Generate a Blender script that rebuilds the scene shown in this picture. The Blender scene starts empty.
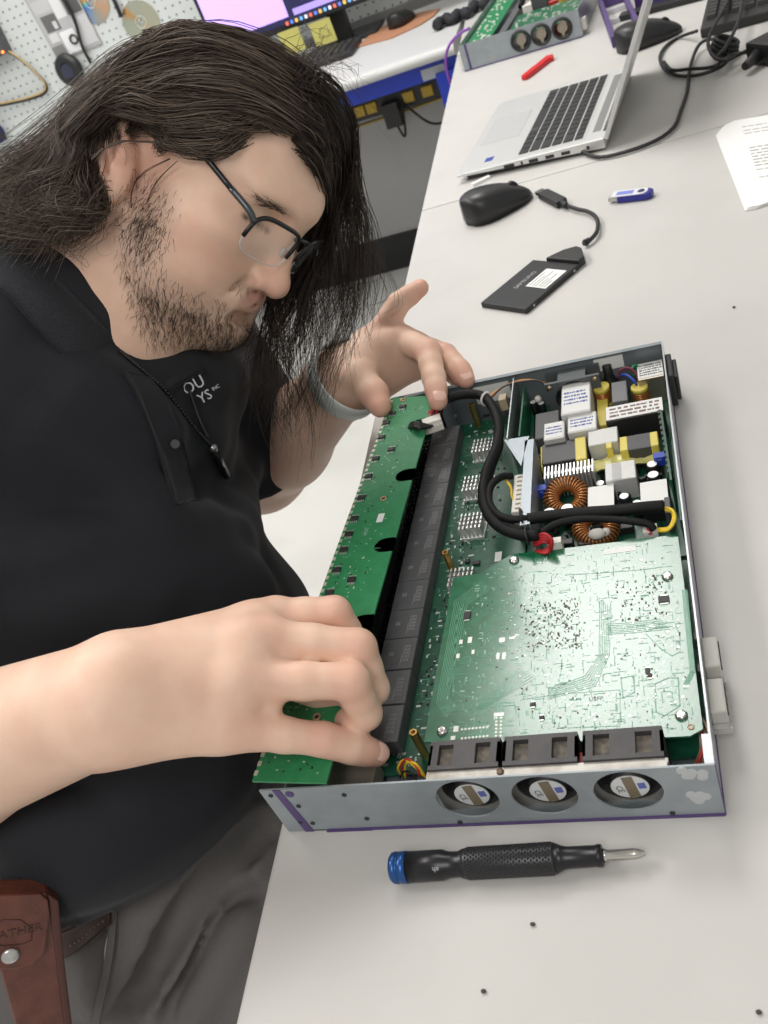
import bpy, bmesh, math, random
import numpy as np
from mathutils import Vector, Matrix

# ------------------------------------------------------------------ camera, world, lights
SC = bpy.context.scene
COL = SC.collection
F_PX = 915.42108                      # focal length in pixels of a 768 x 1024 frame
CAM = np.array([0.29647620, -0.30003987, 0.48886883])     # above the near edge of the bench
CAM_R = np.array([[0.92815119, 0.16188560, -0.33515433],  # camera right, up, forward
                  [0.15387889, 0.65300681, 0.74155471],
                  [-0.33890509, 0.73984807, -0.58117827]])
cam_data = bpy.data.cameras.new('camera')
cam_data.sensor_fit = 'VERTICAL'
cam_data.sensor_height = 24.0
cam_data.lens = F_PX * 24.0 / 1024.0
cam_data.clip_start = 0.02
cam_data.dof.use_dof = True
cam_data.dof.focus_distance = 0.68
cam_data.dof.aperture_fstop = 10.0
cam = bpy.data.objects.new('camera', cam_data)
COL.objects.link(cam)
cam.matrix_world = Matrix(((CAM_R[0][0], CAM_R[1][0], -CAM_R[2][0], CAM[0]),
                           (CAM_R[0][1], CAM_R[1][1], -CAM_R[2][1], CAM[1]),
                           (CAM_R[0][2], CAM_R[1][2], -CAM_R[2][2], CAM[2]), (0, 0, 0, 1)))
SC.camera = cam
SC.view_settings.view_transform = 'Standard'
SC.view_settings.look = 'None'
SC.view_settings.exposure = 0.0
SC.view_settings.gamma = 1.0
SC.view_settings.use_curve_mapping = False
world = bpy.data.worlds.new('world')
SC.world = world
world.use_nodes = True
bg = world.node_tree.nodes['Background']
bg.inputs[0].default_value = (1.0, 0.985, 0.965, 1)
bg.inputs[1].default_value = 0.52

def area(name, loc, target, sx, sy, power, color=(1, 0.98, 0.95)):
    d = bpy.data.lights.new(name, 'AREA')
    d.shape = 'RECTANGLE'; d.size = sx; d.size_y = sy; d.energy = power; d.color = color
    o = bpy.data.objects.new(name, d); COL.objects.link(o)
    o.location = loc
    o.rotation_euler = (Vector(target) - Vector(loc)).to_track_quat('-Z', 'Y').to_euler()
    return o
# ceiling light panels of the workshop
area('ceiling_light_panel', (-0.12, 1.78, 1.88), (-0.12, 1.78, 0), 0.62, 1.0, 27)
area('ceiling_light_panel', (-1.40, 0.55, 1.88), (-1.40, 0.55, 0), 0.62, 1.2, 34)
area('ceiling_light_panel', (0.25, -1.3, 1.88), (0.25, -1.3, 0), 0.62, 1.2, 22)
area('ceiling_light_panel', (-1.40, 2.0, 1.88), (-1.40, 2.0, 0), 0.62, 1.2, 18)

# ------------------------------------------------------------------ helpers
def U(u, v, d):
    "point at depth d (metres along the view axis) seen at pixel u, v"
    return CAM + d * (np.array([(u - 384) / F_PX, -(v - 512) / F_PX, 1.0]) @ CAM_R)
def atz(u, v, z=0.0):
    r = np.array([(u - 384) / F_PX, -(v - 512) / F_PX, 1.0]) @ CAM_R
    return CAM + r * (z - CAM[2]) / r[2]

MATS = {}
def mat(name, color, rough=0.5, metal=0.0, spec=0.5, var=None, vscale=30.0, vlo=0.4, vhi=0.6, bump=0.0, bscale=200.0, emit=0.0,
        sss=0.0, coat=0.0, alpha=1.0, trans=0.0, aniso=0.0, detail=3.0):
    if name in MATS: return MATS[name]
    m = bpy.data.materials.new(name); m.use_nodes = True
    nt = m.node_tree; b = nt.nodes['Principled BSDF']
    c = (*color, 1)
    b.inputs['Base Color'].default_value = c
    b.inputs['Roughness'].default_value = rough
    b.inputs['Metallic'].default_value = metal
    b.inputs['Specular IOR Level'].default_value = spec
    if coat: b.inputs['Coat Weight'].default_value = coat; b.inputs['Coat Roughness'].default_value = 0.08
    if trans: b.inputs['Transmission Weight'].default_value = trans
    if aniso: b.inputs['Anisotropic'].default_value = aniso
    if alpha < 1: b.inputs['Alpha'].default_value = alpha
    if emit: b.inputs['Emission Color'].default_value = c; b.inputs['Emission Strength'].default_value = emit
    if sss:
        b.inputs['Subsurface Weight'].default_value = sss
        b.inputs['Subsurface Radius'].default_value = (0.9, 0.35, 0.2); b.inputs['Subsurface Scale'].default_value = 0.0035
    if var is not None or bump:
        tc = nt.nodes.new('ShaderNodeTexCoord')
    if var is not None:
        n = nt.nodes.new('ShaderNodeTexNoise'); n.inputs['Scale'].default_value = vscale; n.inputs['Detail'].default_value = detail
        r = nt.nodes.new('ShaderNodeValToRGB'); r.color_ramp.elements[0].position = vlo; r.color_ramp.elements[1].position = vhi
        r.color_ramp.elements[0].color = c; r.color_ramp.elements[1].color = (*var, 1)
        nt.links.new(tc.outputs['Object'], n.inputs['Vector']); nt.links.new(n.outputs['Fac'], r.inputs['Fac'])
        nt.links.new(r.outputs['Color'], b.inputs['Base Color'])
    if bump:
        n2 = nt.nodes.new('ShaderNodeTexNoise'); n2.inputs['Scale'].default_value = bscale; n2.inputs['Detail'].default_value = 2
        bp = nt.nodes.new('ShaderNodeBump'); bp.inputs['Strength'].default_value = bump; bp.inputs['Distance'].default_value = 0.001
        nt.links.new(tc.outputs['Object'], n2.inputs['Vector']); nt.links.new(n2.outputs['Fac'], bp.inputs['Height'])
        nt.links.new(bp.outputs['Normal'], b.inputs['Normal'])
    MATS[name] = m
    return m

def tag(o, label=None, cat=None, group=None, kind=None):
    if label: o['label'] = label
    if cat: o['category'] = cat
    if group: o['group'] = group
    if kind: o['kind'] = kind
    return o
def thing(name, label, cat, loc=(0, 0, 0), rot=(0, 0, 0), group=None):
    o = bpy.data.objects.new(name, None); COL.objects.link(o)
    o.location = loc; o.rotation_euler = rot; o.empty_display_size = 0.02
    return tag(o, label, cat, group)
def copy_tree(o, parent=None):
    c = o.copy(); COL.objects.link(c)
    if parent: c.parent = parent
    for ch in list(o.children): copy_tree(ch, c)
    return c
def link_mesh(name, me, m, parent=None, smooth=False):
    if not isinstance(m, (list, tuple)): m = [m]
    for x in m: me.materials.append(x)
    o = bpy.data.objects.new(name, me); COL.objects.link(o)
    if parent: o.parent = parent
    if smooth:
        me.polygons.foreach_set('use_smooth', [True] * len(me.polygons))
    return o

def rotm(rx=0, ry=0, rz=0):
    return np.array(Matrix.Rotation(rz, 3, 'Z') @ Matrix.Rotation(ry, 3, 'Y') @ Matrix.Rotation(rx, 3, 'X'))
def frame_z(d):
    d = np.asarray(d, float); d = d / (np.linalg.norm(d) + 1e-12)
    a = np.array([1.0, 0, 0]) if abs(d[0]) < 0.9 else np.array([0, 1.0, 0])
    x = np.cross(a, d); x /= np.linalg.norm(x); y = np.cross(d, x)
    return np.stack([x, y, d], 1)

class MB:
    "collects shapes, builds ONE mesh object"
    def __init__(s): s.v = []; s.f = []; s.mi = []; s.sm = []
    def add(s, vs, fs, mi=0, smooth=False):
        o = len(s.v); s.v += [tuple(map(float, p)) for p in vs]
        s.f += [tuple(o + i for i in f) for f in fs]; s.mi += [mi] * len(fs); s.sm += [smooth] * len(fs)
        return s
    def box(s, c, size, R=None, mi=0, top=1.0):
        hx, hy, hz = size[0] / 2, size[1] / 2, size[2] / 2
        P = np.array([(x * (top if z > 0 else 1), y * (top if z > 0 else 1), z) for z in (-hz, hz) for x, y in ((-hx, -hy), (hx, -hy), (hx, hy), (-hx, hy))])
        if R is not None: P = P @ np.asarray(R).T
        return s.add(P + np.asarray(c, float), [(3, 2, 1, 0), (4, 5, 6, 7), (0, 1, 5, 4), (1, 2, 6, 5), (2, 3, 7, 6), (3, 0, 4, 7)], mi)
    def box2(s, a, b, mi=0):
        a, b = np.asarray(a, float), np.asarray(b, float)
        return s.box((a + b) / 2, np.abs(b - a), None, mi)
    def quadbox(s, q, z0, z1, mi=0, zt=None):
        "vertical prism over a polygon given in x, y (counter-clockwise)"
        n = len(q)
        area2 = sum(q[i][0] * q[(i + 1) % n][1] - q[(i + 1) % n][0] * q[i][1] for i in range(n))
        if area2 < 0: q = q[::-1]
        vs = [(p[0], p[1], z0) for p in q] + [(p[0], p[1], z1) for p in q]
        fs = [tuple(range(n - 1, -1, -1)), tuple(range(n, 2 * n))] + [(i, (i + 1) % n, n + (i + 1) % n, n + i) for i in range(n)]
        return s.add(vs, fs, mi)
    def prism(s, poly, z0, z1, R=None, c=(0, 0, 0), mi=0):
        n = len(poly)
        area2 = sum(poly[i][0] * poly[(i + 1) % n][1] - poly[(i + 1) % n][0] * poly[i][1] for i in range(n))
        if area2 < 0: poly = poly[::-1]
        P = np.array([(p[0], p[1], z0) for p in poly] + [(p[0], p[1], z1) for p in poly], float)
        if R is not None: P = P @ np.asarray(R).T
        fs = [tuple(range(n - 1, -1, -1)), tuple(range(n, 2 * n))] + [(i, (i + 1) % n, n + (i + 1) % n, n + i) for i in range(n)]
        return s.add(P + np.asarray(c, float), fs, mi)
    def lathe(s, prof, c=(0, 0, 0), d=(0, 0, 1), n=16, mi=0, smooth=True, cap=True):
        "profile of (radius, height) turned about axis d"
        Fm = frame_z(d); c = np.asarray(c, float); vs = []; fs = []
        for r, h in prof:
            for k in range(n):
                a = 2 * math.pi * k / n
                vs.append(c + Fm @ np.array([r * math.cos(a), r * math.sin(a), h]))
        for i in range(len(prof) - 1):
            for k in range(n):
                fs.append((i * n + k, i * n + (k + 1) % n, (i + 1) * n + (k + 1) % n, (i + 1) * n + k))
        s.add(vs, fs, mi, smooth)
        if cap:
            o = len(s.v) - len(vs)
            s.f += [tuple(o + k for k in range(n - 1, -1, -1)), tuple(o + (len(prof) - 1) * n + k for k in range(n))]
            s.mi += [mi, mi]; s.sm += [False, False]
        return s
    def cyl(s, a, b, r, r2=None, n=12, mi=0, smooth=True):
        a, b = np.asarray(a, float), np.asarray(b, float); L = np.linalg.norm(b - a)
        return s.lathe([(r, 0), (r if r2 is None else r2, L)], a, b - a, n, mi, smooth)
    def tube(s, pts, r, n=6, mi=0, closed=False, cap=True, flat=None):
        P = np.asarray(pts, float); m = len(P)
        T = np.zeros_like(P)
        if closed: T = np.roll(P, -1, 0) - np.roll(P, 1, 0)
        else:
            T[1:-1] = P[2:] - P[:-2]; T[0] = P[1] - P[0]; T[-1] = P[-1] - P[-2]
        T /= (np.linalg.norm(T, axis=1)[:, None] + 1e-12)
        x = frame_z(T[0])[:, 0]; vs = []; fs = []
        for i in range(m):
            x = x - T[i] * np.dot(x, T[i]); x /= np.linalg.norm(x) + 1e-12; y = np.cross(T[i], x)
            ri = r[i] if hasattr(r, '__len__') else r
            for k in range(n):
                a = 2 * math.pi * k / n
                vs.append(P[i] + ri * (math.cos(a) * x + math.sin(a) * y))
        for i in range(m if closed else m - 1):
            j = (i + 1) % m
            for k in range(n):
                fs.append((i * n + k, i * n + (k + 1) % n, j * n + (k + 1) % n, j * n + k))
        s.add(vs, fs, mi, True)
        if cap and not closed:
            o = len(s.v) - len(vs)
            s.f += [tuple(o + k for k in range(n - 1, -1, -1)), tuple(o + (m - 1) * n + k for k in range(n))]
            s.mi += [mi, mi]; s.sm += [False, False]
        return s
    def torus(s, c, d, R, r, n=24, m=8, mi=0, arc=(0, 2 * math.pi)):
        Fm = frame_z(d); full = abs(arc[1] - arc[0] - 2 * math.pi) < 1e-6
        k = n if full else n + 1
        pts = [np.asarray(c, float) + Fm @ np.array([R * math.cos(a), R * math.sin(a), 0]) for a in [arc[0] + (arc[1] - arc[0]) * i / n for i in range(k)]]
        return s.tube(pts, r, m, mi, closed=full)
    def ball(s, c, r, n=12, m=8, mi=0, R=None):
        rr = np.array([r, r, r] if not hasattr(r, '__len__') else r, float); vs = []; fs = []
        for i in range(m + 1):
            t = math.pi * i / m
            for k in range(n):
                a = 2 * math.pi * k / n
                p = np.array([math.sin(t) * math.cos(a), math.sin(t) * math.sin(a), -math.cos(t)]) * rr
                vs.append((np.asarray(R) @ p if R is not None else p) + np.asarray(c, float))
        for i in range(m):
            for k in range(n): fs.append((i * n + k, i * n + (k + 1) % n, (i + 1) * n + (k + 1) % n, (i + 1) * n + k))
        return s.add(vs, fs, mi, True)
    def xf(s, R=None, t=(0, 0, 0)):
        P = np.array(s.v)
        if R is not None: P = P @ np.asarray(R).T
        s.v = [tuple(p) for p in P + np.asarray(t, float)]; return s
    def build(s, name, m, parent=None, bevel=0.0, seg=2, kind=None, label=None):
        me = bpy.data.meshes.new(name)
        me.from_pydata(s.v, [], s.f)
        if not isinstance(m, (list, tuple)): m = [m]
        for x in m: me.materials.append(x)
        me.polygons.foreach_set('material_index', s.mi); me.polygons.foreach_set('use_smooth', s.sm)
        if bevel:
            bm = bmesh.new(); bm.from_mesh(me)
            bmesh.ops.remove_doubles(bm, verts=bm.verts, dist=1e-6)
            ed = [e for e in bm.edges if len(e.link_faces) == 2 and e.calc_face_angle(0) > 0.6]
            bmesh.ops.bevel(bm, geom=ed, offset=bevel, segments=seg, profile=0.6, affect='EDGES', clamp_overlap=True)
            bm.to_mesh(me); bm.free()
        me.update()
        o = bpy.data.objects.new(name, me); COL.objects.link(o)
        if parent: o.parent = parent
        if kind: o['kind'] = kind
        if label: o['label'] = label
        return o

def spline(pts, n=24, closed=False):
    "Catmull-Rom through the points"
    P = [np.asarray(p, float) for p in pts]; out = []
    m = len(P); segs = m if closed else m - 1
    per = max(2, n // segs)
    for i in range(segs):
        p0 = P[(i - 1) % m] if closed or i > 0 else 2 * P[0] - P[1]
        p1 = P[i]; p2 = P[(i + 1) % m]
        p3 = P[(i + 2) % m] if closed or i + 2 < m else 2 * P[-1] - P[-2]
        for k in range(per):
            t = k / per
            out.append(0.5 * ((2 * p1) + (-p0 + p2) * t + (2 * p0 - 5 * p1 + 4 * p2 - p3) * t * t + (-p0 + 3 * p1 - 3 * p2 + p3) * t ** 3))
    if not closed: out.append(P[-1])
    return np.array(out)

def text(name, body, size, loc, R, m, parent=None, extrude=0.0, align='CENTER', squash=1.0):
    c = bpy.data.curves.new(name, 'FONT'); c.body = body; c.size = size; c.extrude = extrude
    c.align_x = align; c.align_y = 'CENTER'; c.resolution_u = 2
    c.materials.append(m)
    o = bpy.data.objects.new(name, c); COL.objects.link(o)
    M = Matrix([[*R[0], 0], [*R[1], 0], [*R[2], 0], [0, 0, 0, 1]])
    M.translation = Vector(loc)
    if parent: o.parent = parent
    o.matrix_local = M @ Matrix.Diagonal((squash, 1, 1, 1))
    return o
# ------------------------------------------------------------------ the room
def speckled(name, c1, c2, rough, dots=0.0):
    return mat(name, c1, rough, var=c2, vscale=3.0, vlo=0.3, vhi=0.7, spec=0.4, bump=0.05, bscale=700)
floor_m = mat('pale vinyl floor', (0.62, 0.61, 0.58), 0.35, var=(0.68, 0.67, 0.64), vscale=5)
b = MB(); b.box((-0.2, 0.6, -0.775), (5.6, 5.2, 0.05)); tag(b.build('floor', floor_m), kind='structure')
wall_m = mat('light grey wall paint', (0.42, 0.42, 0.41), 0.7, var=(0.45, 0.45, 0.44), vscale=4)
WY = 2.62
b = MB(); b.box((-0.2, WY + 0.03, 0.585), (5.6, 0.06, 2.67)); tag(b.build('wall_back', wall_m), kind='structure')
b = MB(); b.box((-0.2, WY - 0.006, -0.69), (5.6, 0.012, 0.12)); tag(b.build('baseboard_back', mat('black rubber baseboard', (0.012, 0.012, 0.013), 0.5)), kind='structure')
b = MB(); b.box((-0.2, 0.6, 1.945), (5.6, 5.2, 0.05)); tag(b.build('ceiling', mat('white ceiling tile', (0.78, 0.78, 0.76), 0.9)), kind='structure')
# pegboard panel on the wall
peg = thing('pegboard', 'white perforated pegboard panel on the wall behind the monitor', 'pegboard', (-1.15, WY - 0.004, 0.55))
pm = mat('white pegboard', (0.60, 0.63, 0.62), 0.6)
nt = pm.node_tree; tc = nt.nodes.new('ShaderNodeTexCoord'); mp = nt.nodes.new('ShaderNodeMapping'); mp.inputs['Scale'].default_value = (39.4, 1, 39.4)
nt.links.new(tc.outputs['Object'], mp.inputs['Vector'])
fr = nt.nodes.new('ShaderNodeVectorMath'); fr.operation = 'FRACTION'; nt.links.new(mp.outputs[0], fr.inputs[0])
sx = nt.nodes.new('ShaderNodeSeparateXYZ'); nt.links.new(fr.outputs[0], sx.inputs[0])
cb = nt.nodes.new('ShaderNodeCombineXYZ'); nt.links.new(sx.outputs[0], cb.inputs[0]); nt.links.new(sx.outputs[2], cb.inputs[1]); cb.inputs[2].default_value = 0.5
ds = nt.nodes.new('ShaderNodeVectorMath'); ds.operation = 'DISTANCE'; nt.links.new(cb.outputs[0], ds.inputs[0]); ds.inputs[1].default_value = (0.5, 0.5, 0.5)
lt = nt.nodes.new('ShaderNodeMath'); lt.operation = 'LESS_THAN'; lt.inputs[1].default_value = 0.13; nt.links.new(ds.outputs['Value'], lt.inputs[0])
mx = nt.nodes.new('ShaderNodeMix'); mx.data_type = 'RGBA'; mx.inputs['A'].default_value = (0.60, 0.63, 0.62, 1); mx.inputs['B'].default_value = (0.16, 0.17, 0.17, 1)
nt.links.new(lt.outputs[0], mx.inputs['Factor']); nt.links.new(mx.outputs['Result'], nt.nodes['Principled BSDF'].inputs['Base Color'])
b = MB(); b.box((0, 0, 0), (1.9, 0.007, 1.05)); b.build('board_panel', pm, peg)
b = MB()
for x in (-0.9, 0.0, 0.9):
    for z in (-0.48, 0.48): b.cyl((x, -0.0034, z), (x, -0.0055, z), 0.006, 0.004, 10)
b.build('panel_screw', mat('bright screw', (0.6, 0.6, 0.6), 0.3, 0.9), peg, kind='stuff')

# ------------------------------------------------------------------ benches
bench_m = mat('warm grey laminate worktop', (0.525, 0.512, 0.49), 0.42, var=(0.55, 0.537, 0.515), vscale=9, spec=0.4, bump=0.04, bscale=1500)
edge_m = mat('grey bench edge band', (0.50, 0.49, 0.47), 0.5)
leg_m = mat('grey bench leg steel', (0.25, 0.25, 0.26), 0.45, 0.4)
def bx(y): return -0.0075 - 0.043 * y        # the bench's near long edge
def bench(y0, y1, label):
    t = thing('workbench', label, 'workbench', (0.6, (y0 + y1) / 2, -0.75))
    o = np.array(t.location)
    def pl(z0, z1, grow, name, m):
        q = [(bx(y0) - grow, y0), (1.25, y0), (1.25, y1), (bx(y1) - grow, y1)]
        b = MB(); b.quadbox([(p[0] - o[0], p[1] - o[1]) for p in q], z0 - o[2], z1 - o[2]); return b.build(name, m, t, 0.0025 if name == 'tabletop' else 0)
    pl(-0.028, 0.0, 0, 'tabletop', bench_m)
    for x in (0.16, 1.15):
        for y in (y0 + 0.12, y1 - 0.12):
            b = MB(); b.box((x - o[0], y - o[1], 0.361), (0.05, 0.05, 0.722)); b.build('leg', leg_m, t)
    b = MB(); b.box((0.65 - o[0], y1 - 0.12 - o[1], 0.69), (0.96, 0.03, 0.06)); b.build('cross_rail', leg_m, t)
    return t
bench(-0.75, 1.0395, 'pale grey laminate workbench carrying the opened chassis and screwdriver')
bench(1.0415, 2.30, 'pale grey laminate workbench beyond the seam, under the laptop')
# the white desk across the back
bd = thing('back_desk', 'white round-edged desk with blue steel rail along the back wall', 'desk', (-1.05, 2.3, -0.75))
white_d = mat('white desk laminate', (0.56, 0.565, 0.555), 0.4)
q = spline([(2.064, -0.030), (2.046, -0.025), (2.040, -0.014), (2.046, -0.003), (2.060, 0.0)], 16)
prof = [(y, z) for y, z in q] + [(2.60, 0.0), (2.60, -0.030)]
b = MB(); n = len(prof); X0, X1 = -2.05, -0.115
b.add([(X0 + 1.05, y - 2.3, z + 0.75) for y, z in prof] + [(X1 + 1.05, y - 2.3, z + 0.75) for y, z in prof], [tuple(range(n)), tuple(range(2 * n - 1, n - 1, -1))] + [(i, n + i, n + (i + 1) % n, (i + 1) % n) for i in range(n)])
b.build('desktop', white_d, bd)
blue = mat('blue painted steel', (0.012, 0.04, 0.42), 0.4)
b = MB(); b.box((0, 2.095 - 2.3, -0.051 + 0.75), (1.86, 0.025, 0.042)); b.build('blue_rail', blue, bd)
b = MB(); b.box((0.895, 2.09 - 2.3, 0.34), (0.05, 0.05, 0.70)); b.build('blue_leg', blue, bd)
b = MB(); b.box((-0.9, 2.09 - 2.3, 0.34), (0.05, 0.05, 0.70)); b.build('blue_leg', blue, bd)
b = MB(); b.box((0.865, 2.0815 - 2.3, 0.694), (0.06, 0.004, 0.026)); b.build('rail_plate', mat('grey rail plate', (0.40, 0.42, 0.45), 0.4), bd)

# round stool that carries the person
st = thing('stool', 'round black work stool under the seated person', 'stool', (-0.315, 0.15, -0.75))
blk = mat('black vinyl', (0.015, 0.015, 0.016), 0.5); chrome = mat('chrome', (0.6, 0.6, 0.6), 0.15, 1.0)
b = MB(); b.lathe([(0.14, 0.385), (0.165, 0.395), (0.165, 0.415), (0.14, 0.425), (0.0, 0.427)], n=28); b.build('seat', blk, st)
b = MB(); b.cyl((0, 0, 0.05), (0, 0, 0.41), 0.025); b.build('post', chrome, st)
for k in range(5):
    a = k * 2 * math.pi / 5; b = MB(); b.cyl((0, 0, 0.07), (0.22 * math.cos(a), 0.22 * math.sin(a), 0.05), 0.018, 0.014); b.ball((0.22 * math.cos(a), 0.22 * math.sin(a), 0.025), 0.025); b.build('foot', blk, st)
# ------------------------------------------------------------------ the opened chassis
steel = mat('zinc plated steel', (0.36, 0.385, 0.40), 0.36, 0.75, var=(0.41, 0.43, 0.445), vscale=40, bump=0.03, bscale=900)
steel_in = mat('blue grey sheet steel', (0.20, 0.235, 0.25), 0.5, 0.45, var=(0.24, 0.27, 0.285), vscale=30)
face_m = mat('grey zinc front plate', (0.29, 0.325, 0.345), 0.45, 0.25, var=(0.32, 0.355, 0.375), vscale=50)
purple = mat('purple paint', (0.085, 0.05, 0.17), 0.5)
pcb = mat('green solder mask', (0.010, 0.115, 0.050), 0.30, var=(0.014, 0.145, 0.065), vscale=160, spec=0.5)
pcb_d = mat('dark green solder mask', (0.008, 0.070, 0.040), 0.35, var=(0.012, 0.095, 0.052), vscale=160)
trace_m = mat('pale green copper traces', (0.10, 0.30, 0.19), 0.35)
silk = mat('white silkscreen', (0.62, 0.66, 0.62), 0.5)
pad_m = mat('tinned solder', (0.66, 0.66, 0.62), 0.3, 0.6)
copper_p = mat('copper pad', (0.50, 0.28, 0.16), 0.4, 0.4)
brown_d = mat('brown component bodies', (0.12, 0.065, 0.04), 0.5)
ic_m = mat('black epoxy', (0.022, 0.022, 0.024), 0.5)
relay_m = mat('charcoal relay plastic', (0.105, 0.105, 0.110), 0.45, var=(0.120, 0.120, 0.125), vscale=90)
gold = mat('brass', (0.55, 0.36, 0.12), 0.3, 0.9)
alu = mat('natural aluminium', (0.74, 0.74, 0.73), 0.38, 0.7)
blackpl = mat('black plastic', (0.016, 0.016, 0.017), 0.45)
fan_pl = mat('charcoal fan plastic', (0.055, 0.053, 0.055), 0.55, var=(0.065, 0.062, 0.063), vscale=80)
dusty = mat('dusty fan plastic', (0.17, 0.145, 0.115), 0.9, var=(0.10, 0.09, 0.08), vscale=260)
sleeve = mat('black braided sleeve', (0.006, 0.006, 0.0065), 0.6, spec=0.25, bump=0.3, bscale=900)
white_l = mat('white paper label', (0.80, 0.80, 0.78), 0.6)
grey_s = mat('light grey cast block', (0.58, 0.58, 0.56), 0.5, 0.2)
yellow_t = mat('yellow polyester tape', (0.68, 0.56, 0.10), 0.35)
yellow_f = mat('translucent yellow film', (0.62, 0.58, 0.22), 0.3)
ink = mat('blue pen ink', (0.10, 0.13, 0.40), 0.7)
inkk = mat('black print', (0.06, 0.06, 0.06), 0.7)
red_w = mat('red wire', (0.45, 0.02, 0.025), 0.4); yel_w = mat('yellow wire', (0.75, 0.52, 0.03), 0.4); blk_w = mat('black wire', (0.012, 0.012, 0.013), 0.4)
orange_w = mat('orange wire', (0.60, 0.18, 0.05), 0.4); brown_w = mat('brown wire', (0.18, 0.10, 0.06), 0.4)
wht_c = mat('white nylon connector', (0.74, 0.72, 0.66), 0.5)
blue_c = mat('blue trimmer', (0.02, 0.06, 0.42), 0.4)
coil_m = mat('enamelled copper wire', (0.50, 0.20, 0.06), 0.3, 0.5)

ch = thing('server_chassis', 'opened grey 1U appliance chassis with its boards, fans and power supply', 'chassis')
W_, D_, H_ = 0.274, 0.437, 0.0485
def plate_holes(x0, x1, z0, z1, holes, y0, y1, n=32):
    "plate in the x, z plane with round holes (cx, cz, r, half width of its cell)"
    b = MB(); xs = [x0]
    for cx, cz, r, hw in sorted(holes):
        if cx - hw > xs[-1] + 1e-6: b.box2((xs[-1], y0, z0), (cx - hw, y1, z1))
        m = []
        for k in range(n):
            a = 2 * math.pi * (k + 0.5) / n; ca, sa = math.cos(a), math.sin(a)
            s = min((hw / abs(ca)) if abs(ca) > 1e-9 else 9, ((z1 - cz) / sa) if sa > 1e-9 else 9, ((z0 - cz) / sa) if sa < -1e-9 else 9)
            m.append(((cx + r * ca, cz + r * sa), (cx + s * ca, cz + s * sa)))
        for cxn, czn in ((cx + hw, z1), (cx - hw, z1), (cx - hw, z0), (cx + hw, z0)):
            j = min(range(n), key=lambda i: (m[i][1][0] - cxn) ** 2 + (m[i][1][1] - czn) ** 2); m[j] = (m[j][0], (cxn, czn))
        vs = []
        for i, o_ in m: vs += [(i[0], y0, i[1]), (o_[0], y0, o_[1]), (i[0], y1, i[1]), (o_[0], y1, o_[1])]
        fs = []
        for k in range(n):
            a = 4 * k; c = 4 * ((k + 1) % n); fs += [(a, a + 1, c + 1, c), (a + 2, c + 2, c + 3, a + 3), (a, c, c + 2, a + 2), (a + 1, a + 3, c + 3, c + 1)]
        b.add(vs, fs); xs.append(cx + hw)
    if x1 > xs[-1] + 1e-6: b.box2((xs[-1], y0, z0), (x1, y1, z1))
    return b
FX = [(0.1312, 0.0275), (0.1778, 0.0275), (0.2254, 0.0275)]
plate_holes(0.0, W_, 0.001, H_, [(x, z, 0.0192, 0.0205) for x, z in FX], 0.0, 0.0012).build('front_panel', face_m, ch)
b = MB(); b.box2((0.016, 0.0, 0.0005), (W_, D_, 0.0018)); b.build('base_plate', steel_in, ch)
b = MB(); b.box2((W_ - 0.0012, 0.0012, 0.0018), (W_, D_, H_)); b.box2((W_ - 0.0050, 0.0012, H_ - 0.0008), (W_ - 0.0012, 0.02, H_)); b.build('side_wall', steel, ch)
b = MB(); b.box2((0.016, 0.0012, 0.0018), (0.0172, D_, H_ - 0.002)); b.build('side_wall', steel_in, ch)
b = MB(); b.box2((0.0172, D_ - 0.0012, 0.0018), (W_ - 0.0012, D_, H_)); b.box2((0.03, D_ - 0.0045, H_ - 0.0007), (W_ - 0.0012, D_ - 0.0012, H_)); b.build('back_wall', steel_in, ch)
b = MB(); b.box2((W_, -0.0002, 0.0), (W_ + 0.0006, D_, 0.003)); b.box2((W_, 0.0, 0.003), (W_ + 0.0005, 0.004, H_)); b.box2((0.03, -0.0008, 0.0), (W_, 0.0, 0.0022)); b.box2((0.028, -0.0012, 0.0), (0.06, -0.0008, 0.0016)); b.build('purple_edge', purple, ch)
b = MB(); b.add([(0.0095, -0.0006, H_), (0.0145, -0.0006, H_), (0.0185, -0.0006, 0.0008), (0.0125, -0.0006, 0.0008), (0.0095, 0.0, H_), (0.0145, 0.0, H_), (0.0185, 0.0, 0.0008), (0.0125, 0.0, 0.0008)],
                 [(3, 2, 1, 0), (0, 1, 5, 4), (1, 2, 6, 5), (2, 3, 7, 6), (3, 0, 4, 7)]); b.lathe([(0.0028, 0), (0.0028, 0.0007)], (0.0195, 0.0, 0.0435), (0, -1, 0), 14); b.build('purple_stripe', purple, ch)
b = MB()
for x, z in ((0.006, 0.043), (0.020, 0.030), (0.0135, 0.012), (0.0215, 0.010), (0.0555, 0.0395), (0.0605, 0.0125), (0.1195, 0.004), (0.246, 0.0045)):
    b.lathe([(0.0016, -0.0005), (0.0016, 0.0007)], (x, 0.0, z), (0, -1, 0), 10)
b.build('rivet_hole', mat('dark hole', (0.03, 0.03, 0.035), 0.8), ch, kind='stuff')
b = MB()
for (x, z, sx_) in ((0.262, 0.041, 0.009), (0.262, 0.020, 0.007)):
    for k in range(9):
        a = random.Random(k + int(z * 999)).random() * 6.28; rr = random.Random(k * 3 + 1).random() * sx_
        b.lathe([(0.0035, -0.0001), (0.0030, 0.0003 + 0.00006 * k)], (x + rr * math.cos(a), 0, z + rr * 0.6 * math.sin(a)), (0, -1, 0), 9)
b.build('bare_metal_patch', mat('bright scuffed zinc', (0.47, 0.49, 0.50), 0.6, 0.0), ch)

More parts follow.
